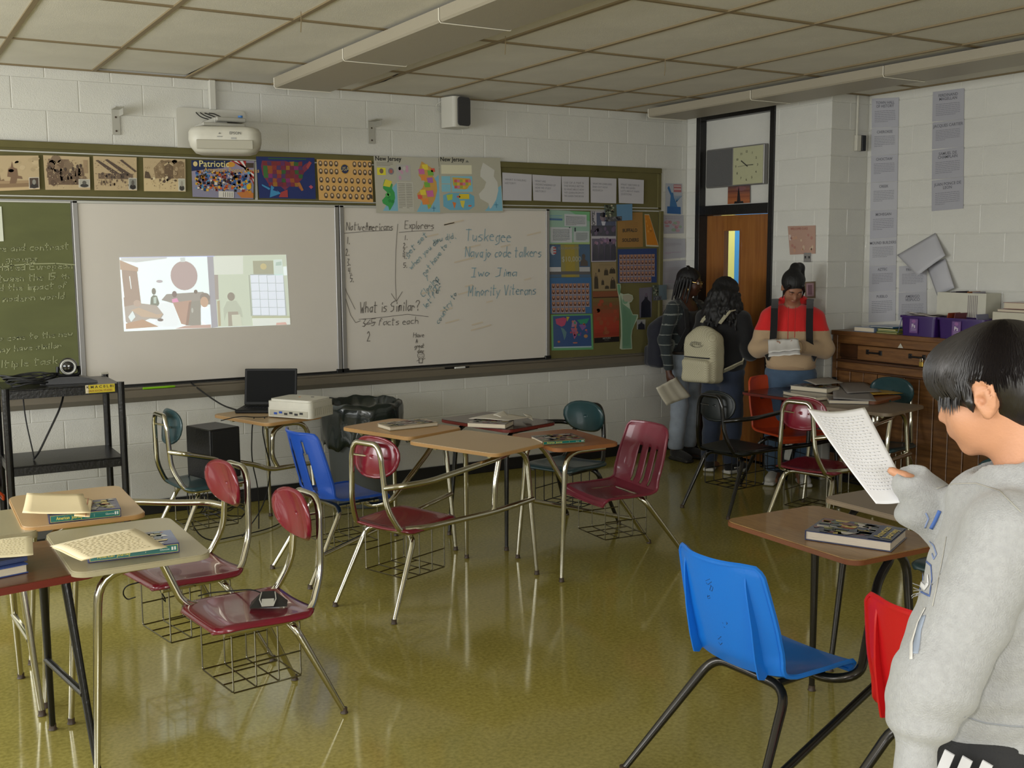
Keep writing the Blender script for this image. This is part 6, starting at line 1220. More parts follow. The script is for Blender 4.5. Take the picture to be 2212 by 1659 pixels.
# ================================================================ PEOPLE: distance-field modelling, one continuous surface per body or garment
class SDF:
    def __init__(s, lo, hi, h):
        s.h = h; s.lo = np.array(lo, float)-2*h; n = np.ceil((np.array(hi, float)+2*h-s.lo)/h).astype(int)+1; s.n = n
        s.ax = [s.lo[i]+h*np.arange(n[i]) for i in range(3)]; s.F = np.full(tuple(n), .5, np.float32)
    def _sub(s, lo, hi, m):
        sl = []
        for i in range(3):
            a = int(np.clip(np.floor((lo[i]-m-s.lo[i])/s.h), 0, s.n[i])); b = int(np.clip(np.ceil((hi[i]+m-s.lo[i])/s.h)+1, 0, s.n[i])); sl.append(slice(a, b))
        if any(x.stop <= x.start for x in sl): return None, None
        P = np.meshgrid(*[s.ax[i][sl[i]] for i in range(3)], indexing='ij', sparse=True); return tuple(sl), P
    def _mix(s, sl, d, k, op):
        F = s.F[sl]
        if op == 'add':
            if k <= 0: s.F[sl] = np.minimum(F, d)
            else: hh = np.clip(.5+.5*(F-d)/k, 0, 1); s.F[sl] = F*(1-hh)+d*hh-k*hh*(1-hh)
        else:
            if k <= 0: s.F[sl] = np.maximum(F, -d)
            else: hh = np.clip(.5-.5*(F+d)/k, 0, 1); s.F[sl] = F*(1-hh)+(-d)*hh+k*hh*(1-hh)
    def cap(s, a, b, ra, rb=None, k=.02, op='add'):
        rb = ra if rb is None else rb; a = np.array(a, float); b = np.array(b, float); R = max(ra, rb); m = k+3*s.h+R
        sl, P = s._sub(np.minimum(a, b), np.maximum(a, b), m)
        if sl is None: return s
        ba = b-a; L2 = max(ba@ba, 1e-12); pa = [P[i]-a[i] for i in range(3)]
        t = np.clip((pa[0]*ba[0]+pa[1]*ba[1]+pa[2]*ba[2])/L2, 0, 1); d = np.sqrt(sum((pa[i]-ba[i]*t)**2 for i in range(3)))-(ra+(rb-ra)*t); s._mix(sl, d.astype(np.float32), k, op); return s
    def chain(s, pts, rs, k=.02):
        for i in range(len(pts)-1): s.cap(pts[i], pts[i+1], rs[i], rs[i+1], k)
        return s
    def ell(s, c, r, R=None, k=.02, op='add'):
        c = np.array(c, float); r = np.array(r, float); m = k+3*s.h+max(r); sl, P = s._sub(c, c, m)
        if sl is None: return s
        q = [P[i]-c[i] for i in range(3)]
        if R is not None: R = np.array(R, float); q = [sum(R[j][i]*q[j] for j in range(3)) for i in range(3)]
        k0 = np.sqrt(sum((q[i]/r[i])**2 for i in range(3))); k1 = np.sqrt(sum((q[i]/r[i]**2)**2 for i in range(3)))+1e-9
        s._mix(sl, (k0*(k0-1)/k1).astype(np.float32), k, op); return s
    def rbox(s, c, b, rr, R=None, k=.02, op='add'):
        c = np.array(c, float); b = np.array(b, float); m = k+3*s.h+np.linalg.norm(b)+rr; sl, P = s._sub(c, c, m)
        if sl is None: return s
        q = [P[i]-c[i] for i in range(3)]
        if R is not None: R = np.array(R, float); q = [sum(R[j][i]*q[j] for j in range(3)) for i in range(3)]
        q = [np.abs(q[i])-(b[i]-rr) for i in range(3)]; o = np.sqrt(sum(np.maximum(x, 0)**2 for x in q)); ins = np.minimum(np.maximum(q[0], np.maximum(q[1], q[2])), 0)
        s._mix(sl, (o+ins-rr).astype(np.float32), k, op); return s
    def cut(s, n, d, k=0):      # remove the half space n.p > d
        n = np.array(n, float); P = np.meshgrid(*s.ax, indexing='ij', sparse=True); v = n[0]*P[0]+n[1]*P[1]+n[2]*P[2]-d; s.F = np.maximum(s.F, v.astype(np.float32)); return s
    def wrinkle(s, fn):
        P = np.meshgrid(*s.ax, indexing='ij', sparse=True); s.F = (s.F+fn(*P)).astype(np.float32); return s
    def mesh(s):
        F = s.F; ins = F < 0; n = F.shape; cid = -np.ones(tuple(k-1 for k in n), np.int64)
        acc = np.zeros(tuple(k-1 for k in n)+(3,), np.float32); cnt = np.zeros(tuple(k-1 for k in n), np.float32); E = []
        for ax in range(3):
            a = [slice(None)]*3; b = [slice(None)]*3; a[ax] = slice(0, -1); b[ax] = slice(1, None); A = ins[tuple(a)]; B = ins[tuple(b)]
            idx = np.argwhere(A != B)
            if not len(idx): continue
            fa = F[tuple(a)][tuple(idx.T)]; fb = F[tuple(b)][tuple(idx.T)]; t = fa/(fa-fb); p = idx.astype(np.float32); p[:, ax] += t
            o1, o2 = [i for i in range(3) if i != ax]; cells = []
            for (u, v) in ((0, 0), (1, 0), (1, 1), (0, 1)):
                c = idx.copy(); c[:, o1] -= u; c[:, o2] -= v; cells.append(c)
            ok = np.all([np.all((c >= 0) & (c < np.array(cid.shape)), axis=1) for c in cells], axis=0)
            for c in cells: cc = c[ok]; np.add.at(acc, tuple(cc.T), p[ok]); np.add.at(cnt, tuple(cc.T), 1)
            E.append((ax, [c[ok] for c in cells], A[tuple(idx.T)][ok]))
        m = cnt > 0; cid[m] = np.arange(m.sum()); V = acc[m]/cnt[m][:, None]*s.h+s.lo; Q = []
        for ax, cells, inside in E:
            q = np.stack([cid[tuple(c.T)] for c in cells], 1); flip = inside if ax != 1 else ~inside; q[~flip] = q[~flip][:, ::-1]; Q.append(q)
        return V, np.concatenate(Q)
def sdf_obj(S, name, m, parent, base=None, colfn=None, smooth=1, sub=0):
    V, Q = S.mesh()
    if smooth:
        for _ in range(smooth):
            acc = np.zeros_like(V); c = np.zeros(len(V))
            for i in range(4):
                a, b = Q[:, i], Q[:, (i+1) % 4]; np.add.at(acc, a, V[b]); np.add.at(c, a, 1); np.add.at(acc, b, V[a]); np.add.at(c, b, 1)
            V = V*.5+.5*acc/np.maximum(c, 1)[:, None]
    me = bpy.data.meshes.new(name); nv, nq = len(V), len(Q); me.vertices.add(nv); me.vertices.foreach_set('co', V.astype(np.float32).ravel()); me.loops.add(nq*4); me.loops.foreach_set('vertex_index', Q.astype(np.int32).ravel()); me.polygons.add(nq)
    me.polygons.foreach_set('loop_start', np.arange(0, nq*4, 4, dtype=np.int32)); me.polygons.foreach_set('use_smooth', np.ones(nq, bool)); me.update(calc_edges=True); me.validate()
    mats = m if isinstance(m, (list, tuple)) else [m]
    for x in mats: me.materials.append(x)
    if colfn is not None:
        C = V[Q].mean(1); N_ = np.zeros(nq, np.int32); idx = colfn(C); me.polygons.foreach_set('material_index', idx.astype(np.int32))
    o = bpy.data.objects.new(name, me); COL.objects.link(o); o.parent = parent
    if base is not None: o.location = -Vector(base)
    return o
def frame(yaw=0, pitch=0, roll=0): return np.array((Matrix.Rotation(yaw, 3, 'Z') @ Matrix.Rotation(pitch, 3, 'X') @ Matrix.Rotation(roll, 3, 'Y')))
def head_prims(S, c, R, sc=1.0):
    c = np.array(c, float); T = lambda p: c+R @ (np.array(p, float)*sc); e = lambda p, r, k=.02: S.ell(T(p), np.array(r)*sc, R, k*sc)
    e((0, -.014, .028), (.077, .096, .088)); e((0, .022, -.02), (.066, .072, .084)); e((0, .04, -.076), (.044, .042, .034)); e((.036, .056, -.032), (.028, .026, .034)); e((-.036, .056, -.032), (.028, .026, .034)); e((0, .072, -.094), (.020, .016, .016))
    e((0, .078, .030), (.05, .014, .012), .012); S.cap(T((0, .088, .012)), T((0, .107, -.026)), .007*sc, .011*sc, .012); e((.011, .100, -.030), (.007, .008, .006), .006); e((-.011, .100, -.030), (.007, .008, .006), .006)
    for sx in (-1, 1): S.ell(T((sx*.033, .083, .008)), np.array((.017, .010, .011))*sc, R, .006, 'sub')
    e((0, .093, -.052), (.022, .009, .005), .005); e((0, .092, -.062), (.019, .010, .006), .005)
    for sx in (-1, 1):
        S.ell(T((sx*.079, -.006, -.004)), np.array((.008, .019, .031))*sc, R, .008); S.ell(T((sx*.088, -.002, .0)), np.array((.007, .010, .018))*sc, R, .005, 'sub'); S.ell(T((sx*.080, .002, -.026)), np.array((.007, .009, .010))*sc, R, .006)
M['eyewhite'] = mat('eye_white', (215, 208, 200), .2, coat=.5); M['iris'] = mat('iris_dark', (38, 22, 14), .1, coat=.8); M['brow'] = mat('brow_dark', (22, 16, 14), .7); M['lip'] = mat('lip_rose', (140, 82, 76), .45)
def face_parts(root, base, c, R, sc=1.0, lip=None, skin=None, glasses=False, down=False):
    c = np.array(c, float); T = lambda p: Vector(c+R @ (np.array(p, float)*sc)); rq = Matrix([list(map(float, r)) for r in R])
    def put(mb, name, m, **k): o = mb.build(name, m, root, **k); o.location = -Vector(base); return o
    for sx in (-1, 1):
        mb = MB(); sphere(mb, tuple(T((sx*.033, .0765, .008))), .0125*sc, 14, 10); mb.mi = 1; sphere(mb, tuple(T((sx*.031, .0845, .006))), .0062*sc, 10, 8); put(mb, 'eye', [skin, skin] if down else [M['eyewhite'], M['iris']])
        mb = MB(); mb.tube([T((sx*.016, .0905, .030)), T((sx*.033, .0915, .035)), T((sx*.050, .080, .029))], [.0025*sc, .004*sc, .0015*sc], n=6, bend=.02); put(mb, 'eyebrow', M['brow'])
        mb = MB(); mb.tube([T((sx*.018, .087, .012)), T((sx*.033, .0885, .0175)), T((sx*.049, .079, .011))], .0022*sc, n=6, bend=.02); put(mb, 'eyelid', skin or M['brow'])
    mb = MB(); mb.tube([T((-.021, .0955, -.056)), T((-.008, .1025, -.054)), T((.008, .1025, -.054)), T((.021, .0955, -.056))], [.0015*sc, .0042*sc, .0042*sc, .0015*sc], n=8, bend=.01); put(mb, 'lips', lip or M['lip'])
    if glasses:
        g = MB()
        for sx in (-1, 1):
            g.tube([T((sx*(.034+.021*math.cos(a)), .104-.004*math.cos(a)*1, .006+.018*math.sin(a))) for a in np.linspace(0, 2*pi, 17)[:-1]], .0016*sc, n=6, closed=True); g.tube([T((sx*.055, .100, .010)), T((sx*.078, .06, .012)), T((sx*.083, -.01, .012))], .0015*sc, n=6)
        g.tube([T((-.013, .108, .008)), T((.013, .108, .008))], .0016*sc, n=6); put(g, 'glasses', M['goldm'])
M['goldm'] = mat('gold_metal', (210, 180, 110), .2, metal=1)
def hand_prims(S, w, fdir, ndir, side, sc=1.0, curl=.5, spread=.0):
    """w wrist, fdir finger direction, ndir palm normal (towards which the fingers curl), side = +1 when the thumb lies along fdir x ndir"""
    f = np.array(fdir, float); f /= np.linalg.norm(f); n = np.array(ndir, float); n -= f*(n@f); n /= np.linalg.norm(n); s_ = np.cross(f, n)*side; w = np.array(w, float)
    P = lambda a, b, c: w+(f*a+s_*b+n*c)*sc
    for b in (-.026, -.009, .009, .026): S.cap(P(.012, b*.75, 0), P(.080, b, 0), .0145*sc, .0115*sc, .012)
    S.cap(P(-.03, 0, 0), P(.03, 0, 0), .024*sc, .026*sc, .015)
    for b, L in ((-.030, .062), (-.010, .074), (.010, .080), (.030, .071)):
        a0 = P(.082, b, 0); t = 0; p = a0; r = .0085
        for q, (seg, bend) in enumerate(((.45, .35), (.30, .6), (.25, .5))):
            t += curl*bend*1.6; d = (f*math.cos(t)+n*math.sin(t)+s_*spread*b*10)*L*seg*sc; S.cap(p, p+d, r*sc, (r-.0008)*sc, .0035); p = p+d; r -= .0008
    a = P(.015, .026, .004); b = P(.048, .052, .014); c = P(.078, .058, .024+.01*curl); S.cap(a, b, .014*sc, .0105*sc, .01); S.cap(b, c, .0100*sc, .0085*sc, .004)
def shoe(root, base, c, yaw, m1, m2, name='shoe', L=.25, W=.092):
    R = frame(yaw); c = np.array(c, float); T = lambda p: c+R @ np.array(p, float)
    S = SDF(c-.2, c+np.array([.2, .2, .16]), .008); S.rbox(T((0, .03, .018)), (W/2, L/2, .016), .014, R, 0); S2 = sdf_obj(S, 'sole', m2, root, base)
    S = SDF(c-.2, c+np.array([.2, .2, .18]), .008); S.ell(T((0, .09, .045)), (W*.47, .07, .035), R, .02); S.ell(T((0, .0, .055)), (W*.44, .10, .045), R, .03); S.ell(T((0, -.045, .075)), (W*.40, .045, .055), R, .03); S.cut((0, 0, -1), -.030)
    return sdf_obj(S, name, m1, root, base)
def ribbon(root, base, pts, w, th, name, m, up=None, parent=None):
    """strap: flat band along points; up = outward normals"""
    P = [Vector(p) for p in pts]; V = []; F = []; n = len(P)
    for i in range(n):
        t = (P[min(i+1, n-1)]-P[max(i-1, 0)]).normalized(); u = Vector(up[i] if isinstance(up, list) else up).normalized(); sd = t.cross(u).normalized(); u = sd.cross(t)
        V += [P[i]-sd*w/2, P[i]+sd*w/2, P[i]+sd*w/2+u*th, P[i]-sd*w/2+u*th]
    for i in range(n-1):
        for k in range(4): F.append((i*4+k, i*4+(k+1) % 4, (i+1)*4+(k+1) % 4, (i+1)*4+k))
    F += [(3, 2, 1, 0), ((n-1)*4, (n-1)*4+1, (n-1)*4+2, (n-1)*4+3)]
    o = MB().add(V, F).build(name, m, parent or root); o.location = -Vector(base) if base is not None else (0, 0, 0); return o
def skin(name, c): return mat(name, c, .5, noise=.04, nscale=30, bump=.15, bscale=180)
def cloth(name, c, rough=.9, **k): k.setdefault('bump', .5); k.setdefault('bscale', 260); return mat(name, c, rough, sheen=.2, **k)
Z = (0, 0, 0)
# ---------------------------------------------------------------- student 1: plaid shirt
def student_legs(S, hip, kn, an, hr=.088, kr=.058, ar=.050, k=.03):
    for sx in (-1, 1): S.chain([(sx*hip[0], hip[1], hip[2]), (sx*kn[0], kn[1], kn[2]), (sx*an[0], an[1], an[2])], [hr, kr, ar], k)
def W3(amp, f, ph=0): return lambda x, y, z: amp*(np.sin(z*f+3*x+ph)*np.sin(x*f*.6+y*f*.5+ph)+.5*np.sin(z*f*1.9+7*y+ph*2))
def drape_hair(root, S_fn, name, m): pass
sk1 = skin('skin_dark', (74, 44, 30)); sk3 = skin('skin_tan', (150, 104, 80)); sk2 = skin('skin_brown', (140, 100, 78)); skb = skin('skin_light', (190, 138, 106))
t1 = thing('person', 'student in a dark plaid overshirt and light jeans holding folded sheets by the door', 'person', (3.0, -.44, 0), math.radians(-80-90))
H = frame(math.radians(28), math.radians(-10)); hc = (0, .045, 1.545)
S = SDF((-.35, -.25, 0), (.36, .3, 1.70), .009)
head_prims(S, hc, H, .96); S.cap((0, .02, 1.50), (0, -.01, 1.36), .046, .055, .03); S.ell((0, 0, 1.24), (.15, .095, .16), None, .04); S.cap((-.12, 0, 1.33), (.12, 0, 1.33), .05, .05, .04); S.ell((0, .0, .98), (.135, .10, .12), None, .05)
student_legs(S, (.075, 0, .88), (.08, .02, .47), (.085, -.02, .07), .08, .05, .035); 
for sx, el, wr in ((1, (.250, -.02, 1.07), (.270, .05, .80)), (-1, (-.23, -.02, 1.08), (-.20, .08, .85))): S.chain([(sx*.165, 0, 1.33), el, wr], [.045, .036, .026], .02)
hand_prims(S, (.270, .055, .78), (.02, .15, -1), (-1, .1, 0), 1, .95, .4); hand_prims(S, (-.20, .085, .83), (0, .2, -1), (1, .1, 0), -1, .95, .5)
S.cap((-.085, -.02, .06), (-.085, .10, .035), .035, .028, .03); S.cap((.085, -.02, .06), (.085, .10, .035), .035, .028, .03)
sdf_obj(S, 'body', sk1, t1); face_parts(t1, Z, hc, H, .96, mat('lip_dark', (88, 48, 42), .4), sk1, True)
S = SDF((-.2, -.2, .88), (.2, .2, 1.36), .009); S.ell((0, .01, 1.22), (.160, .118, .15), None, .04); S.ell((.06, .085, 1.235), (.06, .05, .06), None, .03); S.ell((-.06, .085, 1.235), (.06, .05, .06), None, .03); S.cap((0, 0, 1.12), (0, 0, .97), .125, .140, .05); S.cut((0, 0, -1), -.925); S.cut((0, .5, 1), 1.345); sdf_obj(S, 'top', cloth('black_knit', (14, 13, 15)), t1)
jl = cloth('light_denim', (150, 160, 174), .85, noise=.18, nscale=9)
S = SDF((-.25, -.25, .0), (.25, .25, 1.0), .009); S.ell((0, -.01, .88), (.165, .125, .13), None, .04)
for sx in (-1, 1): S.chain([(sx*.085, -.005, .86), (sx*.088, .02, .48), (sx*.09, -.015, .13)], [.100, .074, .066], .02)
S.wrinkle(W3(.0035, 38)); S.cut((0, 0, 1), .945); S.cut((0, 0, -1), -.10); sdf_obj(S, 'jeans', jl, t1)
mb = MB(); mb.tube([(.158*math.cos(a), -.005+.125*math.sin(a), .945) for a in np.linspace(0, 2*pi, 33)[:-1]], .014, n=8, closed=True); mb.build('belt', mat('belt_dark', (50, 42, 36), .4), t1); mb = MB(); mb.bbox((.03, .122, .947), (.05, .02, .035), .005); mb.build('buckle', M['goldm'], t1)
def plaid(C):
    m_ = np.zeros(len(C)); x, y, z = C.T; a = np.arctan2(y, x)*.17
    m_[((z % .085) < .008)] = 1; m_[((np.abs(x)*.9+.02) % .055 < .007) & (np.abs(x) < .19)] = 1; m_[((z+.04) % .085) < .022] = np.maximum(m_[((z+.04) % .085) < .022], 0); return m_
S = SDF((-.35, -.25, .75), (.36, .25, 1.42), .007)
S.ell((0, -.02, 1.24), (.182, .125, .17), None, .04); S.cap((-.13, -.01, 1.345), (.13, -.01, 1.345), .052, .052, .05); S.ell((0, -.02, 1.0), (.170, .125, .19), None, .05)
S.rbox((0, .16, 1.1), (.075, .16, .5), .02, None, .02, 'sub')
for sx, el, wr in ((1, (.252, -.02, 1.07), (.268, .047, .84)), (-1, (-.235, -.02, 1.08), (-.205, .075, .89))): S.chain([(sx*.17, 0, 1.33), el, wr], [.062, .054, .043], .02)
S.wrinkle(W3(.003, 30, 1)); S.ell((0, .03, 1.42), (.06, .07, .07), None, .01, 'sub')
sdf_obj(S, 'plaid_shirt', [cloth('plaid_dark', (34, 42, 44)), cloth('plaid_line', (118, 122, 116))], t1, None, plaid, 0)
hb = mat('hair_black', (13, 11, 12), .6, bump=1, bscale=90, stretch=(1, 1, .15))
hc_ = np.array(hc)
S = SDF((-.2, -.25, 1.35), (.2, .25, 1.72), .005); S.ell(hc_+H @ np.array((0, -.022, .034)), (.088, .105, .096), H, .02); S.ell(hc_+H @ np.array((0, .105, -.02)), (.075, .075, .075), H, .02, 'sub')
for k in range(15):
    a = pi*(-.12)+pi*1.24*k/14; x, y = .088*math.cos(a+pi), .098*math.sin(a+pi); top = hc_+H @ np.array((x, y-.015, .03)); S.chain([top, hc_+H @ np.array((x*1.08, y*1.1-.015, -.05)), hc_+H @ np.array((x*1.05, y*1.08-.02, -.13-.02*(k % 3)))], [.012, .0105, .007], .003)
for k in range(6): S.cap(hc_+H @ np.array((-.05+.02*k, -.03, .12)), hc_+H @ np.array((-.05+.02*k, -.05, .137)), .006, .004, .01)
sdf_obj(S, 'braided_hair', hb, t1)
mb = MB(); q_ = hc_+H @ np.array((.082, -.0, -.05)); mb.tube([(q_[0]+.006, q_[1]+.018*math.cos(a), q_[2]+.018*math.sin(a)-.008) for a in np.linspace(0, 2*pi, 15)[:-1]], .002, n=6, closed=True); mb.build('hoop_earring', M['goldm'], t1)
for sx in (-1, 1): shoe(t1, None, (sx*.09, .02, 0), -sx*.15, cloth('dark_shoe', (30, 28, 28)), mat('shoe_sole_dark', (40, 38, 36), .6))
def pack(label, loc, rz, w, d, h, m, zipm, sc_top=.72, tilt=0, name='backpack', straps=True, logo=False, size=.009):
    t = thing(name, label, 'backpack', loc, rz); S = SDF((-w/2-.03, -d-.06, -.02), (w/2+.03, .04, h+.03), size)
    S.rbox((0, -d/2, h*.42), (w/2, d/2, h*.42), .05, None, .03); S.ell((0, -d*.48, h*.72), (w/2*.90, d/2*.92, h*.28), None, .05); S.rbox((0, -d-.005, h*.22), (w/2*.86, .035, h*.20), .03, None, .02); S.wrinkle(W3(.004, 26, 2)); b = sdf_obj(S, 'pack_body', m, t)
    MB().tube([(-w*.40, -d-.0, h*.45), (-w*.2, -d-.028, h*.455), (w*.2, -d-.028, h*.455), (w*.40, -d-.0, h*.45)], .005, n=6, bend=.04).build('zipper', zipm, t)
    MB().tube([(-w*.42, -d*.45, h*.55), (-w*.36, -d*.5, h*.86), (0, -d*.55, h*1.01), (w*.36, -d*.5, h*.86), (w*.42, -d*.45, h*.55)], .0045, n=6, bend=.1).build('zipper', zipm, t)
    MB().tube([(-.04, -.04, h*.96), (-.035, -.05, h*1.07), (.035, -.05, h*1.07), (.04, -.04, h*.96)], .007, n=8, bend=.03).build('grab_loop', zipm, t)
    return t
navy = cloth('navy_canvas', (26, 28, 40)); black_web = cloth('black_webbing', (14, 14, 16))
hd = Vector((math.cos(math.radians(-80)), math.sin(math.radians(-80)), 0)); rt = Vector((-hd.y*-1, -hd.x, 0)); rt = Vector((hd.y, -hd.x, 0))
def wpt(root, p): return root.matrix_basis @ Vector(p)
p = wpt(t1, (.03, -.135, .80)); pk = pack('dark navy backpack worn by the student in plaid', tuple(p), t1.rotation_euler.z, .30, .17, .46, navy, black_web)
for sx in (-1, 1): ribbon(pk, None, [(sx*.09, .0, .47), (sx*.10-.03, .05, .56), (sx*.10-.03, .135, .60), (sx*.12-.03, .235, .52), (sx*.13-.03, .26, .36), (sx*.14-.03, .18, .18), (sx*.12, .0, .10)], .05, .010, 'strap', black_web, up=[(0, 0, 1), (0, -.3, 1), (0, .2, 1), (0, 1, .4), (0, 1, 0), (sx, .5, -.3), (sx, 0, -1)])
def fold_paper(label, pts, parent=None, col='d6cfbc'):
    P4 = [Vector(p) for p in pts]; mb = MB(); mb.col = lin(col); n_ = (P4[1]-P4[0]).cross(P4[3]-P4[0]).normalized()
    mb.grid(lambda u, v: P4[0].lerp(P4[1], u).lerp(P4[3].lerp(P4[2], u), v)+n_*(.012*abs((u*3) % 1-.5)+.006*math.sin(4*v)), 12, 8); mb.col = lin('98947f')
    o = mb.build('folded_paper', MATS['print'], solid=.002); tag(o, label, 'paper'); return o
pa_ = lambda u, v, y: at(u, v, y=y)
fold_paper('creased white sheets hanging from the hand of the student in plaid', [pa_(1418, 838, -.665), pa_(1462, 814, -.665), pa_(1493, 856, -.68), pa_(1440, 876, -.675)])
# ---------------------------------------------------------------- student 2: back turned, pale backpack
t2 = thing('person', 'long haired student in a black hoodie seen from behind wearing the pale backpack', 'person', (2.90, -1.03, 0), math.radians(22-90))
H2 = frame(math.radians(-50), math.radians(-24)); hc2 = (0, .05, 1.47)
S = SDF((-.35, -.25, 0), (.36, .4, 1.62), .009); head_prims(S, hc2, H2, .95); S.cap((0, .02, 1.43), (0, -.01, 1.30), .045, .055, .03); S.ell((0, 0, 1.18), (.14, .09, .15), None, .04); S.cap((-.11, 0, 1.27), (.11, 0, 1.27), .048, .048, .04); S.ell((0, 0, .92), (.13, .10, .12), None, .05)
student_legs(S, (.075, 0, .83), (.085, .02, .44), (.09, -.02, .07), .08, .05, .035)
for sx in (-1, 1): S.chain([(sx*.16, 0, 1.27), (sx*.22, .0, 1.02), (sx*.12, .20, 1.04)], [.045, .036, .026], .02); hand_prims(S, (sx*.12, .215, 1.04), (-sx*.5, 1, 0), (0, 0, 1), sx, .92, .5); S.cap((sx*.09, -.02, .06), (sx*.09, .10, .035), .035, .028, .03)
sdf_obj(S, 'body', sk2, t2); face_parts(t2, Z, hc2, H2, .95, None, sk2, True)
blk = cloth('black_fleece', (13, 13, 15))
S = SDF((-.38, -.25, .70), (.38, .42, 1.42), .009); S.ell((0, -.01, 1.17), (.19, .14, .17), None, .05); S.cap((-.13, 0, 1.28), (.13, 0, 1.28), .062, .062, .05); S.ell((0, -.0, .92), (.195, .15, .17), None, .06)
for sx in (-1, 1): S.chain([(sx*.17, 0, 1.27), (sx*.245, -.01, 1.01), (sx*.14, .18, 1.03)], [.070, .066, .048], .03)
S.ell((0, -.09, 1.33), (.11, .06, .06), None, .04); S.wrinkle(W3(.004, 28, 3)); S.cut((0, 0, -1), -.755); S.ell((0, .03, 1.39), (.058, .06, .07), None, .01, 'sub'); sdf_obj(S, 'hoodie', blk, t2)
jd = cloth('dark_denim', (36, 46, 66), .85, noise=.15, nscale=9)
S = SDF((-.25, -.25, .0), (.25, .25, .95), .009); S.ell((0, -.01, .84), (.165, .13, .13), None, .04)
for sx in (-1, 1): S.chain([(sx*.085, -.005, .82), (sx*.092, .02, .46), (sx*.095, -.015, .12)], [.103, .078, .068], .02)
S.wrinkle(W3(.0035, 38)); S.cut((0, 0, 1), .90); S.cut((0, 0, -1), -.085); sdf_obj(S, 'jeans', jd, t2)
h2 = np.array(hc2); S = SDF((-.26, -.30, 1.0), (.26, .25, 1.64), .007); S.ell(h2+H2 @ np.array((0, -.022, .034)), (.092, .108, .098), H2, .02); S.ell(h2+H2 @ np.array((0, .108, -.025)), (.07, .075, .075), H2, .02, 'sub')
random.seed(4)
for k in range(46):
    a = -.25+(pi+.5)*k/45; x, y = .088*math.cos(a+pi), .092*math.sin(a+pi); top = h2+H2 @ np.array((x, y-.015, .02)); L = random.uniform(.20, .34) if 8 < k < 38 else random.uniform(.15, .22)
    pts = [top]; 
    for q in range(1, 6): tt = q/5; pts.append(np.array((h2[0]+x*(1+.9*tt)+.010*math.sin(q*2+k), h2[1]+(y*1.0-.03)*(1+.5*tt)-.03*tt+.010*math.cos(q*2.3+k), top[2]-L*tt)))
    S.chain(pts, [.020, .021, .020, .018, .014, .007], .010)
S.wrinkle(lambda x, y, z: .003*np.sin(z*90+6*np.sin(x*40))*np.sin(x*110+y*90)); sdf_obj(S, 'curly_hair', hb, t2)
wsol = mat('shoe_white', (200, 198, 192), .5)
for sx in (-1, 1):
    o = shoe(t2, None, (sx*.105, .02, 0), -sx*.3, cloth('black_shoe', (18, 18, 20)), wsol); mb = MB(); mb.tube([(sx*.105+sx*.045, -.05, .06), (sx*.105+sx*.050, .02, .05), (sx*.105+sx*.047, .06, .075), (sx*.105+sx*.045, .08, .06)], .005, n=6, bend=.03); mb.build('side_stripe', wsol, t2)
chk = mat('check_canvas', (176, 170, 142), .85)
nt = chk.node_tree; N = nt.nodes; L = nt.links; ck = N.new('ShaderNodeTexChecker'); ck.inputs['Scale'].default_value = 110; ck.inputs['Color1'].default_value = (*lin((190, 184, 158)), 1); ck.inputs['Color2'].default_value = (*lin((160, 154, 128)), 1)
tcn = N.new('ShaderNodeTexCoord'); L.new(tcn.outputs['Object'], ck.inputs['Vector']); L.new(ck.outputs[0], N['Principled BSDF'].inputs['Base Color'])
p = wpt(t2, (-.03, -.155, .765)); pk2 = pack('pale checked backpack with a front pocket on the black hooded student', tuple(p), t2.rotation_euler.z-.22, .32, .17, .46, chk, black_web, size=.008)
s = Sheet([V3(0, 0, 0), V3(1, 0, 0), V3(1, -1, 0), V3(0, -1, 0)], noback=True); s.q = [V3(-.075, -.178, .345), V3(.075, -.178, .345), V3(.075, -.186, .285), V3(-.075, -.186, .285)]; s.n = V3(0, -1, 0); s.W = .15; s.H = .06; s.th = .004
for k in range(9): s.line([(.5+.46*math.cos(a+k*.4)*(1-.06*k), .5+.42*math.sin(a+k*.4)*(1-.06*k)) for a in np.linspace(.2*k, 2.2+.2*k, 6)], .004, '8c8874', 1)
s.text('HAVE', .18, .66, .03, '8c8874', 2, .02, wid=.10); s.mb.build('oval_print', MATS['print'], pk2)
for sx in (-1, 1): ribbon(pk2, None, [(sx*.09, .0, .47), (sx*.10+.03, .06, .57), (sx*.10+.03, .16, .58), (sx*.12+.03, .27, .48), (sx*.13+.03, .28, .32), (sx*.17+.02, .16, .16), (sx*.13, .0, .10)], .05, .010, 'strap', chk, up=[(0, 0, 1), (0, -.3, 1), (0, .2, 1), (0, 1, .4), (0, 1, 0), (sx, .5, -.3), (sx, 0, -1)])
# ---------------------------------------------------------------- student 3: red and tan hoodie
t3 = thing('person', 'student in a red and tan hoodie with a ponytail reading papers', 'person', (3.06, -1.63, 0), math.radians(-136-90))
H3 = frame(math.radians(18), math.radians(-42)); hc3 = (0, .07, 1.535)
S = SDF((-.42, -.25, 0), (.42, .45, 1.72), .009); head_prims(S, hc3, H3, 1.0); S.cap((0, .02, 1.49), (0, -.01, 1.36), .052, .062, .03); S.ell((0, 0, 1.22), (.17, .12, .17), None, .04); S.cap((-.14, 0, 1.33), (.14, 0, 1.33), .055, .055, .04); S.ell((0, 0, .95), (.16, .13, .13), None, .05)
student_legs(S, (.09, 0, .86), (.10, .02, .46), (.10, -.02, .07), .095, .06, .04)
arms3 = {1: [(.165, 0, 1.31), (.235, .02, 1.08), (.09, .22, 1.10)], -1: [(-.165, 0, 1.31), (-.235, .03, 1.07), (-.03, .24, 1.09)]}
for sx in (-1, 1): S.chain([np.array(q) for q in arms3[sx]], [.05, .042, .03], .02)
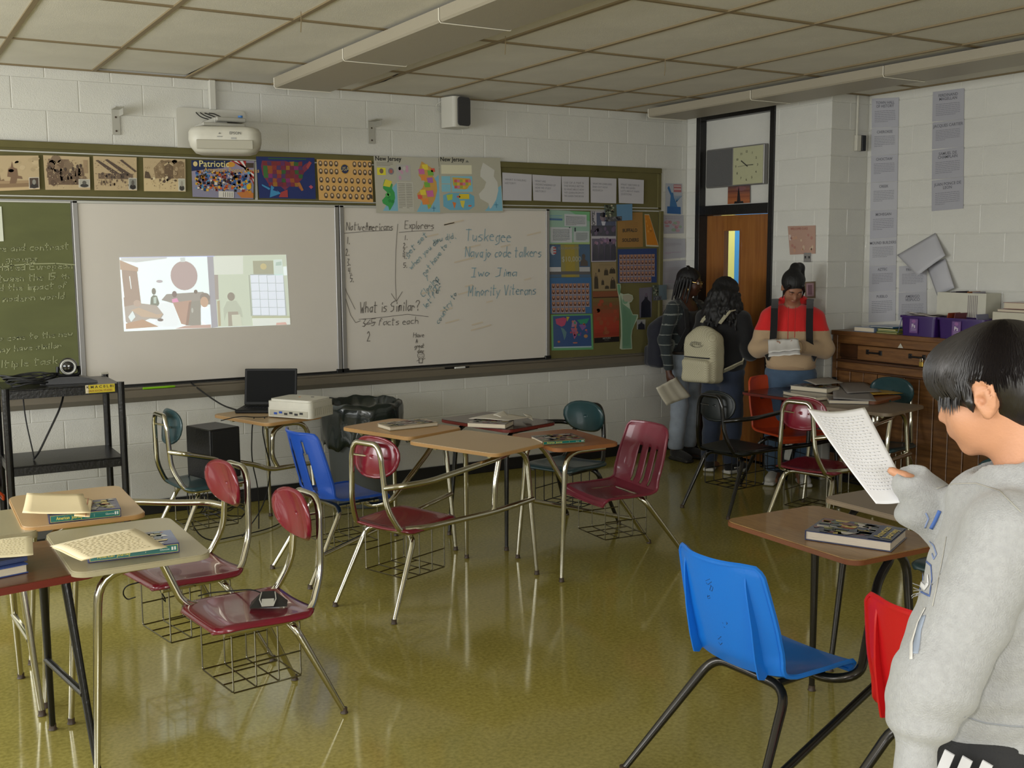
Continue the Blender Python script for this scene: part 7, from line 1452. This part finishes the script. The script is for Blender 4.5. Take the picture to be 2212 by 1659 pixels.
hand_prims(S, (.085, .235, 1.10), (-.8, .5, .15), (0, -.2, 1), -1, .95, .35); hand_prims(S, (-.015, .25, 1.095), (.9, .35, .1), (0, -.2, 1), 1, .95, .45)
for sx in (-1, 1): S.cap((sx*.10, -.02, .06), (sx*.10, .10, .035), .035, .028, .03)
sdf_obj(S, 'body', sk3, t3); face_parts(t3, Z, hc3, H3, 1.0, None, sk3, down=True)
S = SDF((-.42, -.28, .80), (.42, .40, 1.50), .008); S.rbox((0, 0, 1.08), (.170, .140, .22), .11, None, .03); S.ell((0, 0, 1.21), (.180, .150, .18), None, .05); S.cap((-.125, 0, 1.33), (.125, 0, 1.33), .070, .070, .05); S.ell((0, .01, 1.0), (.175, .158, .16), None, .06)
for sx in (-1, 1): S.chain([(sx*.17, 0, 1.30), (sx*.25, .02, 1.06)]+[np.array(arms3[sx][2])*.88+np.array(arms3[sx][1])*.12], [.075, .070, .048], .03)
S.ell((0, -.075, 1.42), (.12, .07, .055), None, .03); S.wrinkle(W3(.004, 26, 1)); S.cut((0, 0, -1), -.905); S.ell((0, .04, 1.455), (.07, .075, .085), None, .015, 'sub')
sdf_obj(S, 'hoodie', [cloth('red_fleece', (212, 34, 34)), cloth('tan_fleece', (176, 150, 118))], t3, None, lambda C: (C[:, 2] < 1.205).astype(int)); 
S = SDF((-.27, -.28, .0), (.27, .28, 1.0), .009); S.ell((0, -.01, .88), (.175, .15, .13), None, .04)
for sx in (-1, 1): S.chain([(sx*.09, -.005, .85), (sx*.105, .02, .46), (sx*.105, -.015, .12)], [.108, .085, .072], .02)
S.wrinkle(W3(.0035, 36)); S.cut((0, 0, 1), .96); S.cut((0, 0, -1), -.085); sdf_obj(S, 'jeans', cloth('blue_denim', (62, 84, 108), .85, noise=.15, nscale=9), t3)
h3 = np.array(hc3); S = SDF((-.2, -.28, 1.3), (.2, .25, 1.78), .006); S.ell(h3+H3 @ np.array((0, -.024, .036)), (.086, .104, .094), H3, .02); S.ell(h3+H3 @ np.array((0, .112, -.030)), (.07, .07, .090), H3, .015, 'sub')
S.ell(h3+H3 @ np.array((0, -.065, .105)), (.036, .036, .03), H3, .02); S.chain([h3+H3 @ np.array((0, -.07, .095)), h3+H3 @ np.array((-.02, -.11, .10)), h3+H3 @ np.array((-.07, -.15, .06)), h3+H3 @ np.array((-.10, -.13, -.05)), h3+H3 @ np.array((-.10, -.10, -.13))], [.03, .035, .038, .034, .012], .02)
for sx in (-1, 1): S.chain([h3+H3 @ np.array((sx*.055, .06, .07)), h3+H3 @ np.array((sx*.078, .045, .0)), h3+H3 @ np.array((sx*.075, .05, -.07))], [.010, .009, .004], .008)
sdf_obj(S, 'ponytail_hair', hb, t3)
for sx in (-1, 1): shoe(t3, None, (sx*.115, .02, 0), -sx*.2, wsol, wsol)
p = wpt(t3, (0, -.160, .90)); pk3 = pack('black backpack of the student in the red and tan hoodie', tuple(p), t3.rotation_euler.z, .30, .11, .42, cloth('black_nylon', (16, 16, 18)), black_web)
for sx in (-1, 1): ribbon(pk3, None, [(sx*.09, .0, .42), (sx*.135, .08, .530), (sx*.13, .18, .527), (sx*.13, .29, .47), (sx*.13, .338, .34), (sx*.135, .335, .22)]+([(sx*.175, .27, .10), (sx*.15, .0, .08)]), .052, .012, 'strap', black_web, up=[(0, 0, 1), (0, -.3, 1), (0, .3, 1), (0, 1, .7), (0, 1, .1), (0, 1, -.1), (sx, .5, -.3), (sx, 0, -1)])
s = Sheet([V3(0, 0, 0), V3(1, 0, 0), V3(1, -1, 0), V3(0, -1, 0)], noback=True)
mb = MB(); mb.tube([(.168*math.cos(a), .146*math.sin(a), .925) for a in np.linspace(0, 2*pi, 40)[:-1]], .022, n=8, closed=True); mb.build('waistband', cloth('tan_rib', (160, 134, 104)), t3)
for sx in (-1, 1):
    a_, b_ = np.array(arms3[sx][1]), np.array(arms3[sx][2]); MB().tube([a_*.22+b_*.78, a_*.10+b_*.90], .052, n=16).build('cuff', mat('tan_rib', None), t3)
for sx in (-.025, .025): MB().tube([(sx, .13, 1.39), (sx, .172, 1.33), (sx, .185, 1.22), (sx, .192, 1.12 if sx > 0 else 1.16)], .003, n=6, bend=.05).build('drawstring', mat('red_cord', (170, 36, 34), .8), t3)
for k in range(2):
    q = [wpt(t3, p) for p in ((.17-.01*k, .27, 1.15-.03*k), (-.05, .31, 1.165-.02*k), (-.07, .43, 1.09-.035*k), (.16, .40, 1.06-.03*k))]; fold_paper(['upper', 'lower'][k]+' white sheet held by the student in the red and tan hoodie', q, col='d0cdc8')
# ================================================================ THE BOY
B0 = np.array((-1.29, -6.50, 0.)); bh = math.radians(108); BX = np.array((math.sin(bh), -math.cos(bh), 0)); BY = np.array((math.cos(bh), math.sin(bh), 0)); BR = np.stack([BX, BY, np.array((0, 0, 1.))], 1)
Tb = lambda x, y, z: B0+BR @ np.array((x, y, z), float)
Q = lambda u, v, d: CP+ray(u, v)*d
tb = thing('person', 'boy in a torn grey hoodie reading a sheet in the right foreground', 'person', tuple(B0))
hcb = np.array(Q(2120, 872, 1.935))+BX*.076; hcb[2] += .012; HB = BR @ frame(math.radians(4), math.radians(-17)); sc_b = .95
wrR = Q(1998, 1055, 2.125); cuffL = Q(1972, 1725, 1.815)
S = SDF((-1.75, -6.80, 0), (-.95, -6.10, 1.75), .005)
head_prims(S, hcb, HB, sc_b); S.ell(hcb+HB @ np.array((0, .052, -.045))*sc_b, np.array((.056, .046, .050))*sc_b, HB, .02)
S.cap(hcb+HB @ np.array((0, -.028, -.05)), Tb(0, -.03, 1.37), .056, .064, .03); S.ell(Tb(0, -.01, 1.22), (.15, .11, .17), BR, .04); S.cap(Tb(-.13, -.02, 1.34), Tb(.13, -.02, 1.34), .05, .05, .04); S.ell(Tb(0, 0, .95), (.14, .11, .13), BR, .05)
for sx in (-1, 1):
    S.chain([Tb(sx*.08, 0, .86), Tb(sx*.09, .03, .47), Tb(sx*.09, -.02, .07)], [.08, .052, .036], .03); S.cap(Tb(sx*.09, -.02, .06), Tb(sx*.10, .10, .035), .035, .028, .03)
S.chain([Tb(-.17, -.03, 1.33), Q(2090, 1330, 1.845), Q(2016, 1480, 1.835), Q(1988, 1570, 1.83), cuffL], [.045, .038, .030, .023, .021], .012); S.chain([Tb(.18, 0, 1.33), Tb(.16, .13, 1.15), wrR], [.045, .038, .026], .02)
dn = np.array(cuffL-Q(1992, 1560, 1.84)); dn /= np.linalg.norm(dn); hand_prims(S, cuffL+dn*.02, dn, BX, 1, .95, .45)
# right hand: thumb before the sheet, fingers behind it
S.cap(wrR, Q(1966, 1052, 2.172), .025, .020, .012)
S.cap(Q(1978, 1042, 2.128), Q(1952, 1029, 2.130), .0130, .0112, .010); S.cap(Q(1952, 1029, 2.130), Q(1926, 1017, 2.140), .0108, .0088, .003)
for k in range(4):
    a = Q(1964-3*k, 1038+9*k, 2.196); b = Q(1930-2*k, 1030+11*k, 2.212); c = Q(1904-(2, 6, 4, -4)[k], 1026+12*k, 2.215); S.cap(a, b, .0095, .0085, .004); S.cap(b, c, .0085, .0072, .003)
for sx in (-1, 1):
    e_ = lambda a, b, o=0: hcb+HB @ (np.array((sx*(.083+o-.20*a), a, b))*sc_b)      # a: towards the face, b: up; plate flares backwards
    S.ell(e_(.002, -.006), np.array((.0065, .018, .030))*sc_b, HB @ frame(sx*math.radians(-14)), .006)
    arc = [e_(.016, .006), e_(.018, .020), e_(.008, .031, .001), e_(-.008, .030, .003), e_(-.019, .018, .004), e_(-.020, .000, .004), e_(-.014, -.018, .003), e_(-.002, -.034, .001)]; S.chain(arc, [.0035, .0045, .005, .005, .005, .0048, .0045, .0055], .003)
    S.ell(e_(.004, -.034, .001), np.array((.006, .009, .010))*sc_b, HB, .004); S.chain([e_(-.006, .014, .004), e_(-.009, .000, .005), e_(-.004, -.014, .005)], [.0035, .004, .0035], .002); S.ell(e_(.006, -.004, .006), np.array((.009, .0075, .010))*sc_b, HB, .003, 'sub'); S.ell(e_(.016, -.006, .002), np.array((.005, .005, .007))*sc_b, HB, .003)
sdf_obj(S, 'body', skb, tb, B0, smooth=1); face_parts(tb, B0, hcb, HB, sc_b, None, skb)
hf = mat('grey_fleece', (158, 159, 160), .95, noise=.07, nscale=90, bump=.6, bscale=320, sheen=.3)
S = SDF((-1.78, -6.85, .86), (-.95, -6.10, 1.56), .0062)
S.ell(Tb(0, 0, 1.20), (.195, .158, .20), BR, .05); S.ell(Tb(0, .03, 1.03), (.19, .172, .17), BR, .06); S.cap(Tb(-.14, -.02, 1.335), Tb(.14, -.02, 1.335), .075, .075, .05); S.rbox(Tb(0, .015, .925), (.178, .155, .055), .10, BR, .03)
S.cut((0, 0, -1), -.942); aL = [Tb(-.165, -.03, 1.335), Q(2090, 1330, 1.845), Q(2018, 1470, 1.835), Q(1994, 1530, 1.835)]; S.chain(aL, [.072, .068, .068, .062], .02); S.ell(Q(1990, 1548, 1.835), (.058, .058, .032), None, .008); S.cap(Q(1981, 1590, 1.83), Q(1972, 1730, 1.815), .0345, .034, .004)
S.chain([Tb(.165, -.02, 1.335), Tb(.165, .12, 1.17), Q(2040, 1125, 2.14)], [.072, .062, .052], .03); S.chain([Q(2040, 1125, 2.14), Q(2008, 1085, 2.13), Q(1974, 1047, 2.128)], [.052, .048, .040], .015); S.ell(Q(1985, 1112, 2.15), (.050, .050, .030), None, .02)
S.ell(Tb(0, -.085, 1.425), (.118, .075, .062), BR, .03); S.ell(Tb(0, .0, 1.415), (.098, .085, .052), BR, .03); S.ell(Tb(0, .085, 1.35), (.07, .05, .06), BR, .03)
def wr_(x, y, z):
    u = (x-B0[0])*BX[0]+(y-B0[1])*BX[1]; v = (x-B0[0])*BY[0]+(y-B0[1])*BY[1]
    g = np.exp(-((z-1.03)/.05)**2)*(u < -.14)*.6+np.exp(-((z-.97)/.03)**2)+.35
    return (.0032*g*np.sin(z*95+8*u+9*v+2*np.sin(u*22))+.0028*np.sin(z*21+10*v+4)*np.sin(u*15+2))*np.clip((z-.97)/.05, .15, 1)
S.wrinkle(wr_); nk = hcb+HB @ np.array((0, -.03, -.07)); S.chain([nk+np.array((0, 0, .12)), Tb(0, .0, 1.40)], [.080, .066], 0) if False else None
S.ell(Tb(0, .015, 1.465), (.074, .078, .085), BR, .012, 'sub'); S.cap(hcb, hcb+HB @ np.array((0, .05, -.07)), .085, .07, .01, 'sub'); pass
S.cap(cuffL+dn*.03, cuffL+dn*.1, .028, .028, .004, 'sub'); w_ = wrR-np.array(Q(2040, 1125, 2.14)); w_ /= np.linalg.norm(w_); S.cap(wrR+w_*.062, wrR+w_*.12, .030, .030, .004, 'sub')
hood = sdf_obj(S, 'hoodie', hf, tb, B0, smooth=1)
S = SDF((-1.75, -6.85, .0), (-.95, -6.15, 1.05), .010); S.ell(Tb(0, -.0, .88), (.172, .145, .13), BR, .04); S.ell(Tb(0, 0, .95), (.165, .135, .10), BR, .03)
for sx in (-1, 1): S.chain([Tb(sx*.088, .01, .86), Tb(sx*.10, .04, .47), Tb(sx*.10, -.01, .09)], [.112, .088, .080], .02)
S.wrinkle(W3(.004, 30)); S.cut((0, 0, 1), 1.0); S.cut((0, 0, -1), -.05); pants = sdf_obj(S, 'track_pants', mat('black_tricot', (9, 9, 12), .7, bump=.3, bscale=260), tb, B0)
wsh = mat('white_stripe', (206, 206, 210), .6)
for sx in (-1, 1):
    for k in range(3):
        y = -.035+.032*k; pts = [Tb(sx*(.088+.118*math.cos(math.asin(min(.9, abs(y)/.112)))), y+.012, .94), Tb(sx*(.098+.103), y+.10, .66), Tb(sx*(.10+.092), y+.045, .47), Tb(sx*(.10+.086), y+.0, .10)]; ribbon(tb, B0, fillet(pts, .1, 4), .018, .004, 'stripe', wsh, up=tuple(BX*sx))
for sx in (-1, 1): shoe(tb, B0, Tb(sx*.10, .0, 0), bh-pi/2-sx*.1, wsh, wsol)
mb = MB(); c_ = cuffL+dn*.022; ux = np.cross(dn, (0, 0, 1)); ux /= np.linalg.norm(ux); uy = np.cross(dn, ux); mb.tube([c_+(ux*math.cos(a)+uy*math.sin(a))*.032 for a in np.linspace(0, 2*pi, 17)[:-1]], .004, n=6, closed=True); o = mb.build('bracelet', M['goldm'], tb); o.location = -Vector(B0)
# hair: sculpted mass with individual strands laid over it
hm = mat('hair_brownblack', (20, 15, 14), .38, bump=.8, bscale=70, stretch=(1, 1, .2), coat=.15)
LH = lambda x, y, z: hcb+HB @ (np.array((x, y, z), float)*sc_b)
S = SDF(hcb-.17, hcb+.17, .005); S.ell(LH(0, -.018, .034), np.array((.093, .114, .100))*sc_b, HB, .02); S.ell(LH(0, -.06, -.02), np.array((.078, .064, .075))*sc_b, HB, .02); S.ell(LH(0, .055, .055), np.array((.080, .062, .060))*sc_b, HB, .03)
S.ell(LH(0, .105, -.088), np.array((.13, .118, .092))*sc_b, HB, .006, 'sub'); S.ell(LH(-.090, .006, -.012), np.array((.034, .027, .045))*sc_b, HB, .006, 'sub'); S.ell(LH(.090, .006, -.012), np.array((.034, .027, .045))*sc_b, HB, .006, 'sub'); S.rbox(LH(0, .03, -.125), np.array((.13, .2, .052))*sc_b, .01, HB, .004, 'sub')
for sx in (-1, 1): S.chain([LH(sx*.078, .030, .03), LH(sx*.080, .028, -.005), LH(sx*.077, .028, -.022)], [.012, .009, .004], .006)
hair = sdf_obj(S, 'hair', hm, tb, B0, smooth=2)
from mathutils.bvhtree import BVHTree
def bvh(o, off): me = o.data; return BVHTree.FromPolygons([v.co for v in me.vertices], [tuple(p.vertices) for p in me.polygons])
bt = bvh(hair, B0); random.seed(12); mb = MB(); crown = Vector(LH(0, -.055, .13)); ctr = Vector(LH(0, -.015, .02))
for k in range(2600):
    a = random.uniform(0, 2*pi); r0 = random.uniform(0, .9); dirx, diry = math.cos(a), math.sin(a); pts = []
    for q in range(9):
        th = (r0*.9+.11*q+.0)*1.05
        d_ = HB @ np.array((math.sin(th)*dirx+.02*math.sin(k*1.7+q*.4), math.sin(th)*diry-.30*math.cos(th)*(1 if th < 1.3 else .3), math.cos(th))); h_ = bt.ray_cast(ctr+Vector(d_).normalized()*.3, -Vector(d_).normalized(), .4)
        if h_[0] is None or (h_[0]-ctr).length < .055: break
        pts.append(h_[0]+h_[1]*(.0008+.0022*abs(math.sin(k+q*.6))))
    if len(pts) > 3: mb.tube(pts, [.0011]*(len(pts)-1)+[.0003], n=3, cap=False)
st = mb.build('hair_strands', mat('hair_strand', (24, 19, 18), .4), hair); st['kind'] = 'stuff'
mb = MB()
for k in range(150):     # short tips at nape and fringe
    a = random.uniform(0, 1)
    if a < .5: p0 = LH(random.uniform(-.07, .07), -.09+random.uniform(-.005, .01), -.07+random.uniform(0, .02)); d_ = HB @ np.array((random.uniform(-.2, .2), -.02, -1))
    else: p0 = LH(random.uniform(-.078, -.02), .06+random.uniform(-.02, .035), .012); d_ = HB @ np.array((random.uniform(-.25, .1), .25, -1))
    h_ = bt.find_nearest(Vector(p0)); p0 = h_[0]+h_[1]*.001; d_ = Vector(d_).normalized(); mb.tube([p0, p0+d_*.010, p0+d_*random.uniform(.016, .026)], [.0014, .001, .0002], n=3, cap=False)
st = mb.build('hair_tips', mat('hair_strand', None), hair); st['kind'] = 'stuff'
# hoodie print, seams and torn pocket laid on the cloth
bh_ = bvh(hood, B0)
def drape(pts, w, col, name, lift=.0012, closed=False, n=6):
    W_ = []; pp_ = list(pts)+([pts[0]] if closed else [])
    for a, b in zip(pp_, pp_[1:]):
        for k in range(n): W_.append((a[0]+(b[0]-a[0])*k/n, a[1]+(b[1]-a[1])*k/n))
    W_.append(pp_[-1]); P = []; U = []
    for u, v in W_:
        h_ = bh_.ray_cast(Vector(CP), Vector(ray(u, v)).normalized(), 3)
        if h_[0] is not None: P.append(h_[0]+h_[1]*lift); U.append(h_[1])
    if len(P) < 2: return
    V = []; F = []
    for i in range(len(P)):
        t_ = (P[min(i+1, len(P)-1)]-P[max(i-1, 0)]); sd = t_.cross(U[i]); sd = sd.normalized() if sd.length > 1e-8 else Vector((1, 0, 0)); V += [P[i]-sd*w/2, P[i]+sd*w/2]
    for i in range(len(P)-1): F.append((2*i, 2*i+1, 2*i+3, 2*i+2))
    o = MB().add(V, F).build(name, mat('ink_%s' % col, tuple(int(col[i:i+2], 16) for i in (0, 2, 4)), .85), hood, solid=.0006); return o
drape([(2030, 1103), (2020, 1125), (2011, 1142)], .007, '4a6aae', 'print_stroke', n=4); drape([(2000, 1108), (2006, 1120), (1998, 1140)], .003, '8090b8', 'print_stroke')
drape([(1994, 1172), (1990, 1190), (2000, 1200), (2006, 1186), (1998, 1176)], .003, '7f8fb8', 'print_stroke'); drape([(2008, 1168), (2018, 1180), (2024, 1198), (2018, 1208), (2014, 1196)], .003, '7f8fb8', 'print_stroke')
drape([(1990, 1220), (1996, 1208), (2012, 1222), (2014, 1250), (2009, 1288), (1990, 1278), (1986, 1262)], .0035, '52689e', 'print_outline'); drape([(1990, 1224), (1989, 1240), (1990, 1262), (1999, 1270), (2006, 1260), (2005, 1242)], .010, 'd8d8da', 'print_letter', .0018); drape([(1996, 1240), (1996, 1254)], .004, '52689e', 'print_letter', .0024)
drape([(2000, 1313), (1984, 1345), (1970, 1390), (1969, 1425)], .006, 'c6c4c0', 'pocket_edge', .002); drape([(1996, 1330), (1986, 1360), (1980, 1395), (1976, 1412)], .013, '8a94a4', 'pocket_gap', .001)
drape([(2022, 1056), (2060, 1046), (2110, 1044), (2160, 1062), (2206, 1108)], .0022, 'a8a69e', 'seam'); drape([(2045, 1160), (2038, 1200), (2026, 1260), (2015, 1310)], .0022, 'b0aea6', 'seam'); drape([(2084, 1548), (2130, 1562), (2180, 1568), (2210, 1570)], .0025, '8c9096', 'seam')
mb = MB(); random.seed(3)
for k in range(9):
    u, v = random.uniform(1968, 1980), random.uniform(1262, 1292); h_ = bh_.ray_cast(Vector(CP), Vector(ray(u+14, v)).normalized(), 3)
    if h_[0] is None: continue
    a = h_[0]; d_ = -Vector(CR)*random.uniform(.008, .02)+Vector(CU)*random.uniform(-.008, .008); mb.tube([a, a+d_*.6+h_[1]*.003, a+d_], .0008, n=4)
if mb.v: o = mb.build('frayed_threads', hf, hood); o['kind'] = 'stuff'
# the sheet he holds
P4 = [Vector(Q(1744, 882, 2.30)), Vector(Q(1868, 880, 2.33)), Vector(Q(1972, 1080, 2.135)), Vector(Q(1892, 1088, 2.14))]; nn = (P4[1]-P4[0]).cross(P4[3]-P4[0]).normalized()
if nn.dot(CPV-P4[0]) < 0: nn = -nn
mb = MB(); mb.col = lin('e4e4e8'); pf = lambda u, v: P4[0].lerp(P4[1], u).lerp(P4[3].lerp(P4[2], u), v)+nn*(.010*math.sin(pi*v)*(1-u)-.012*math.sin(pi*u)*(1-.5*v))-Vector(CR)*.012*math.sin(pi*v)*(1-u)
mb.grid(pf, 20, 28); mb.col = lin('d6d7dd')
for k in range(24):
    v = .08+.034*k; x = .12
    while x < .86:
        L = random.uniform(.02, .08); a, b = pf(x, v)+nn*.0004, pf(min(x+L, .9), v)+nn*.0004; e = pf(x, v+.008)-pf(x, v); mb.add([a, b, b+e, a+e], [(0, 1, 2, 3)]); x += L+.02
tag(mb.build('handout', MATS['print'], solid=.0006, offset=-1), 'white handwritten sheet held up by the boy in the grey hoodie', 'paper')
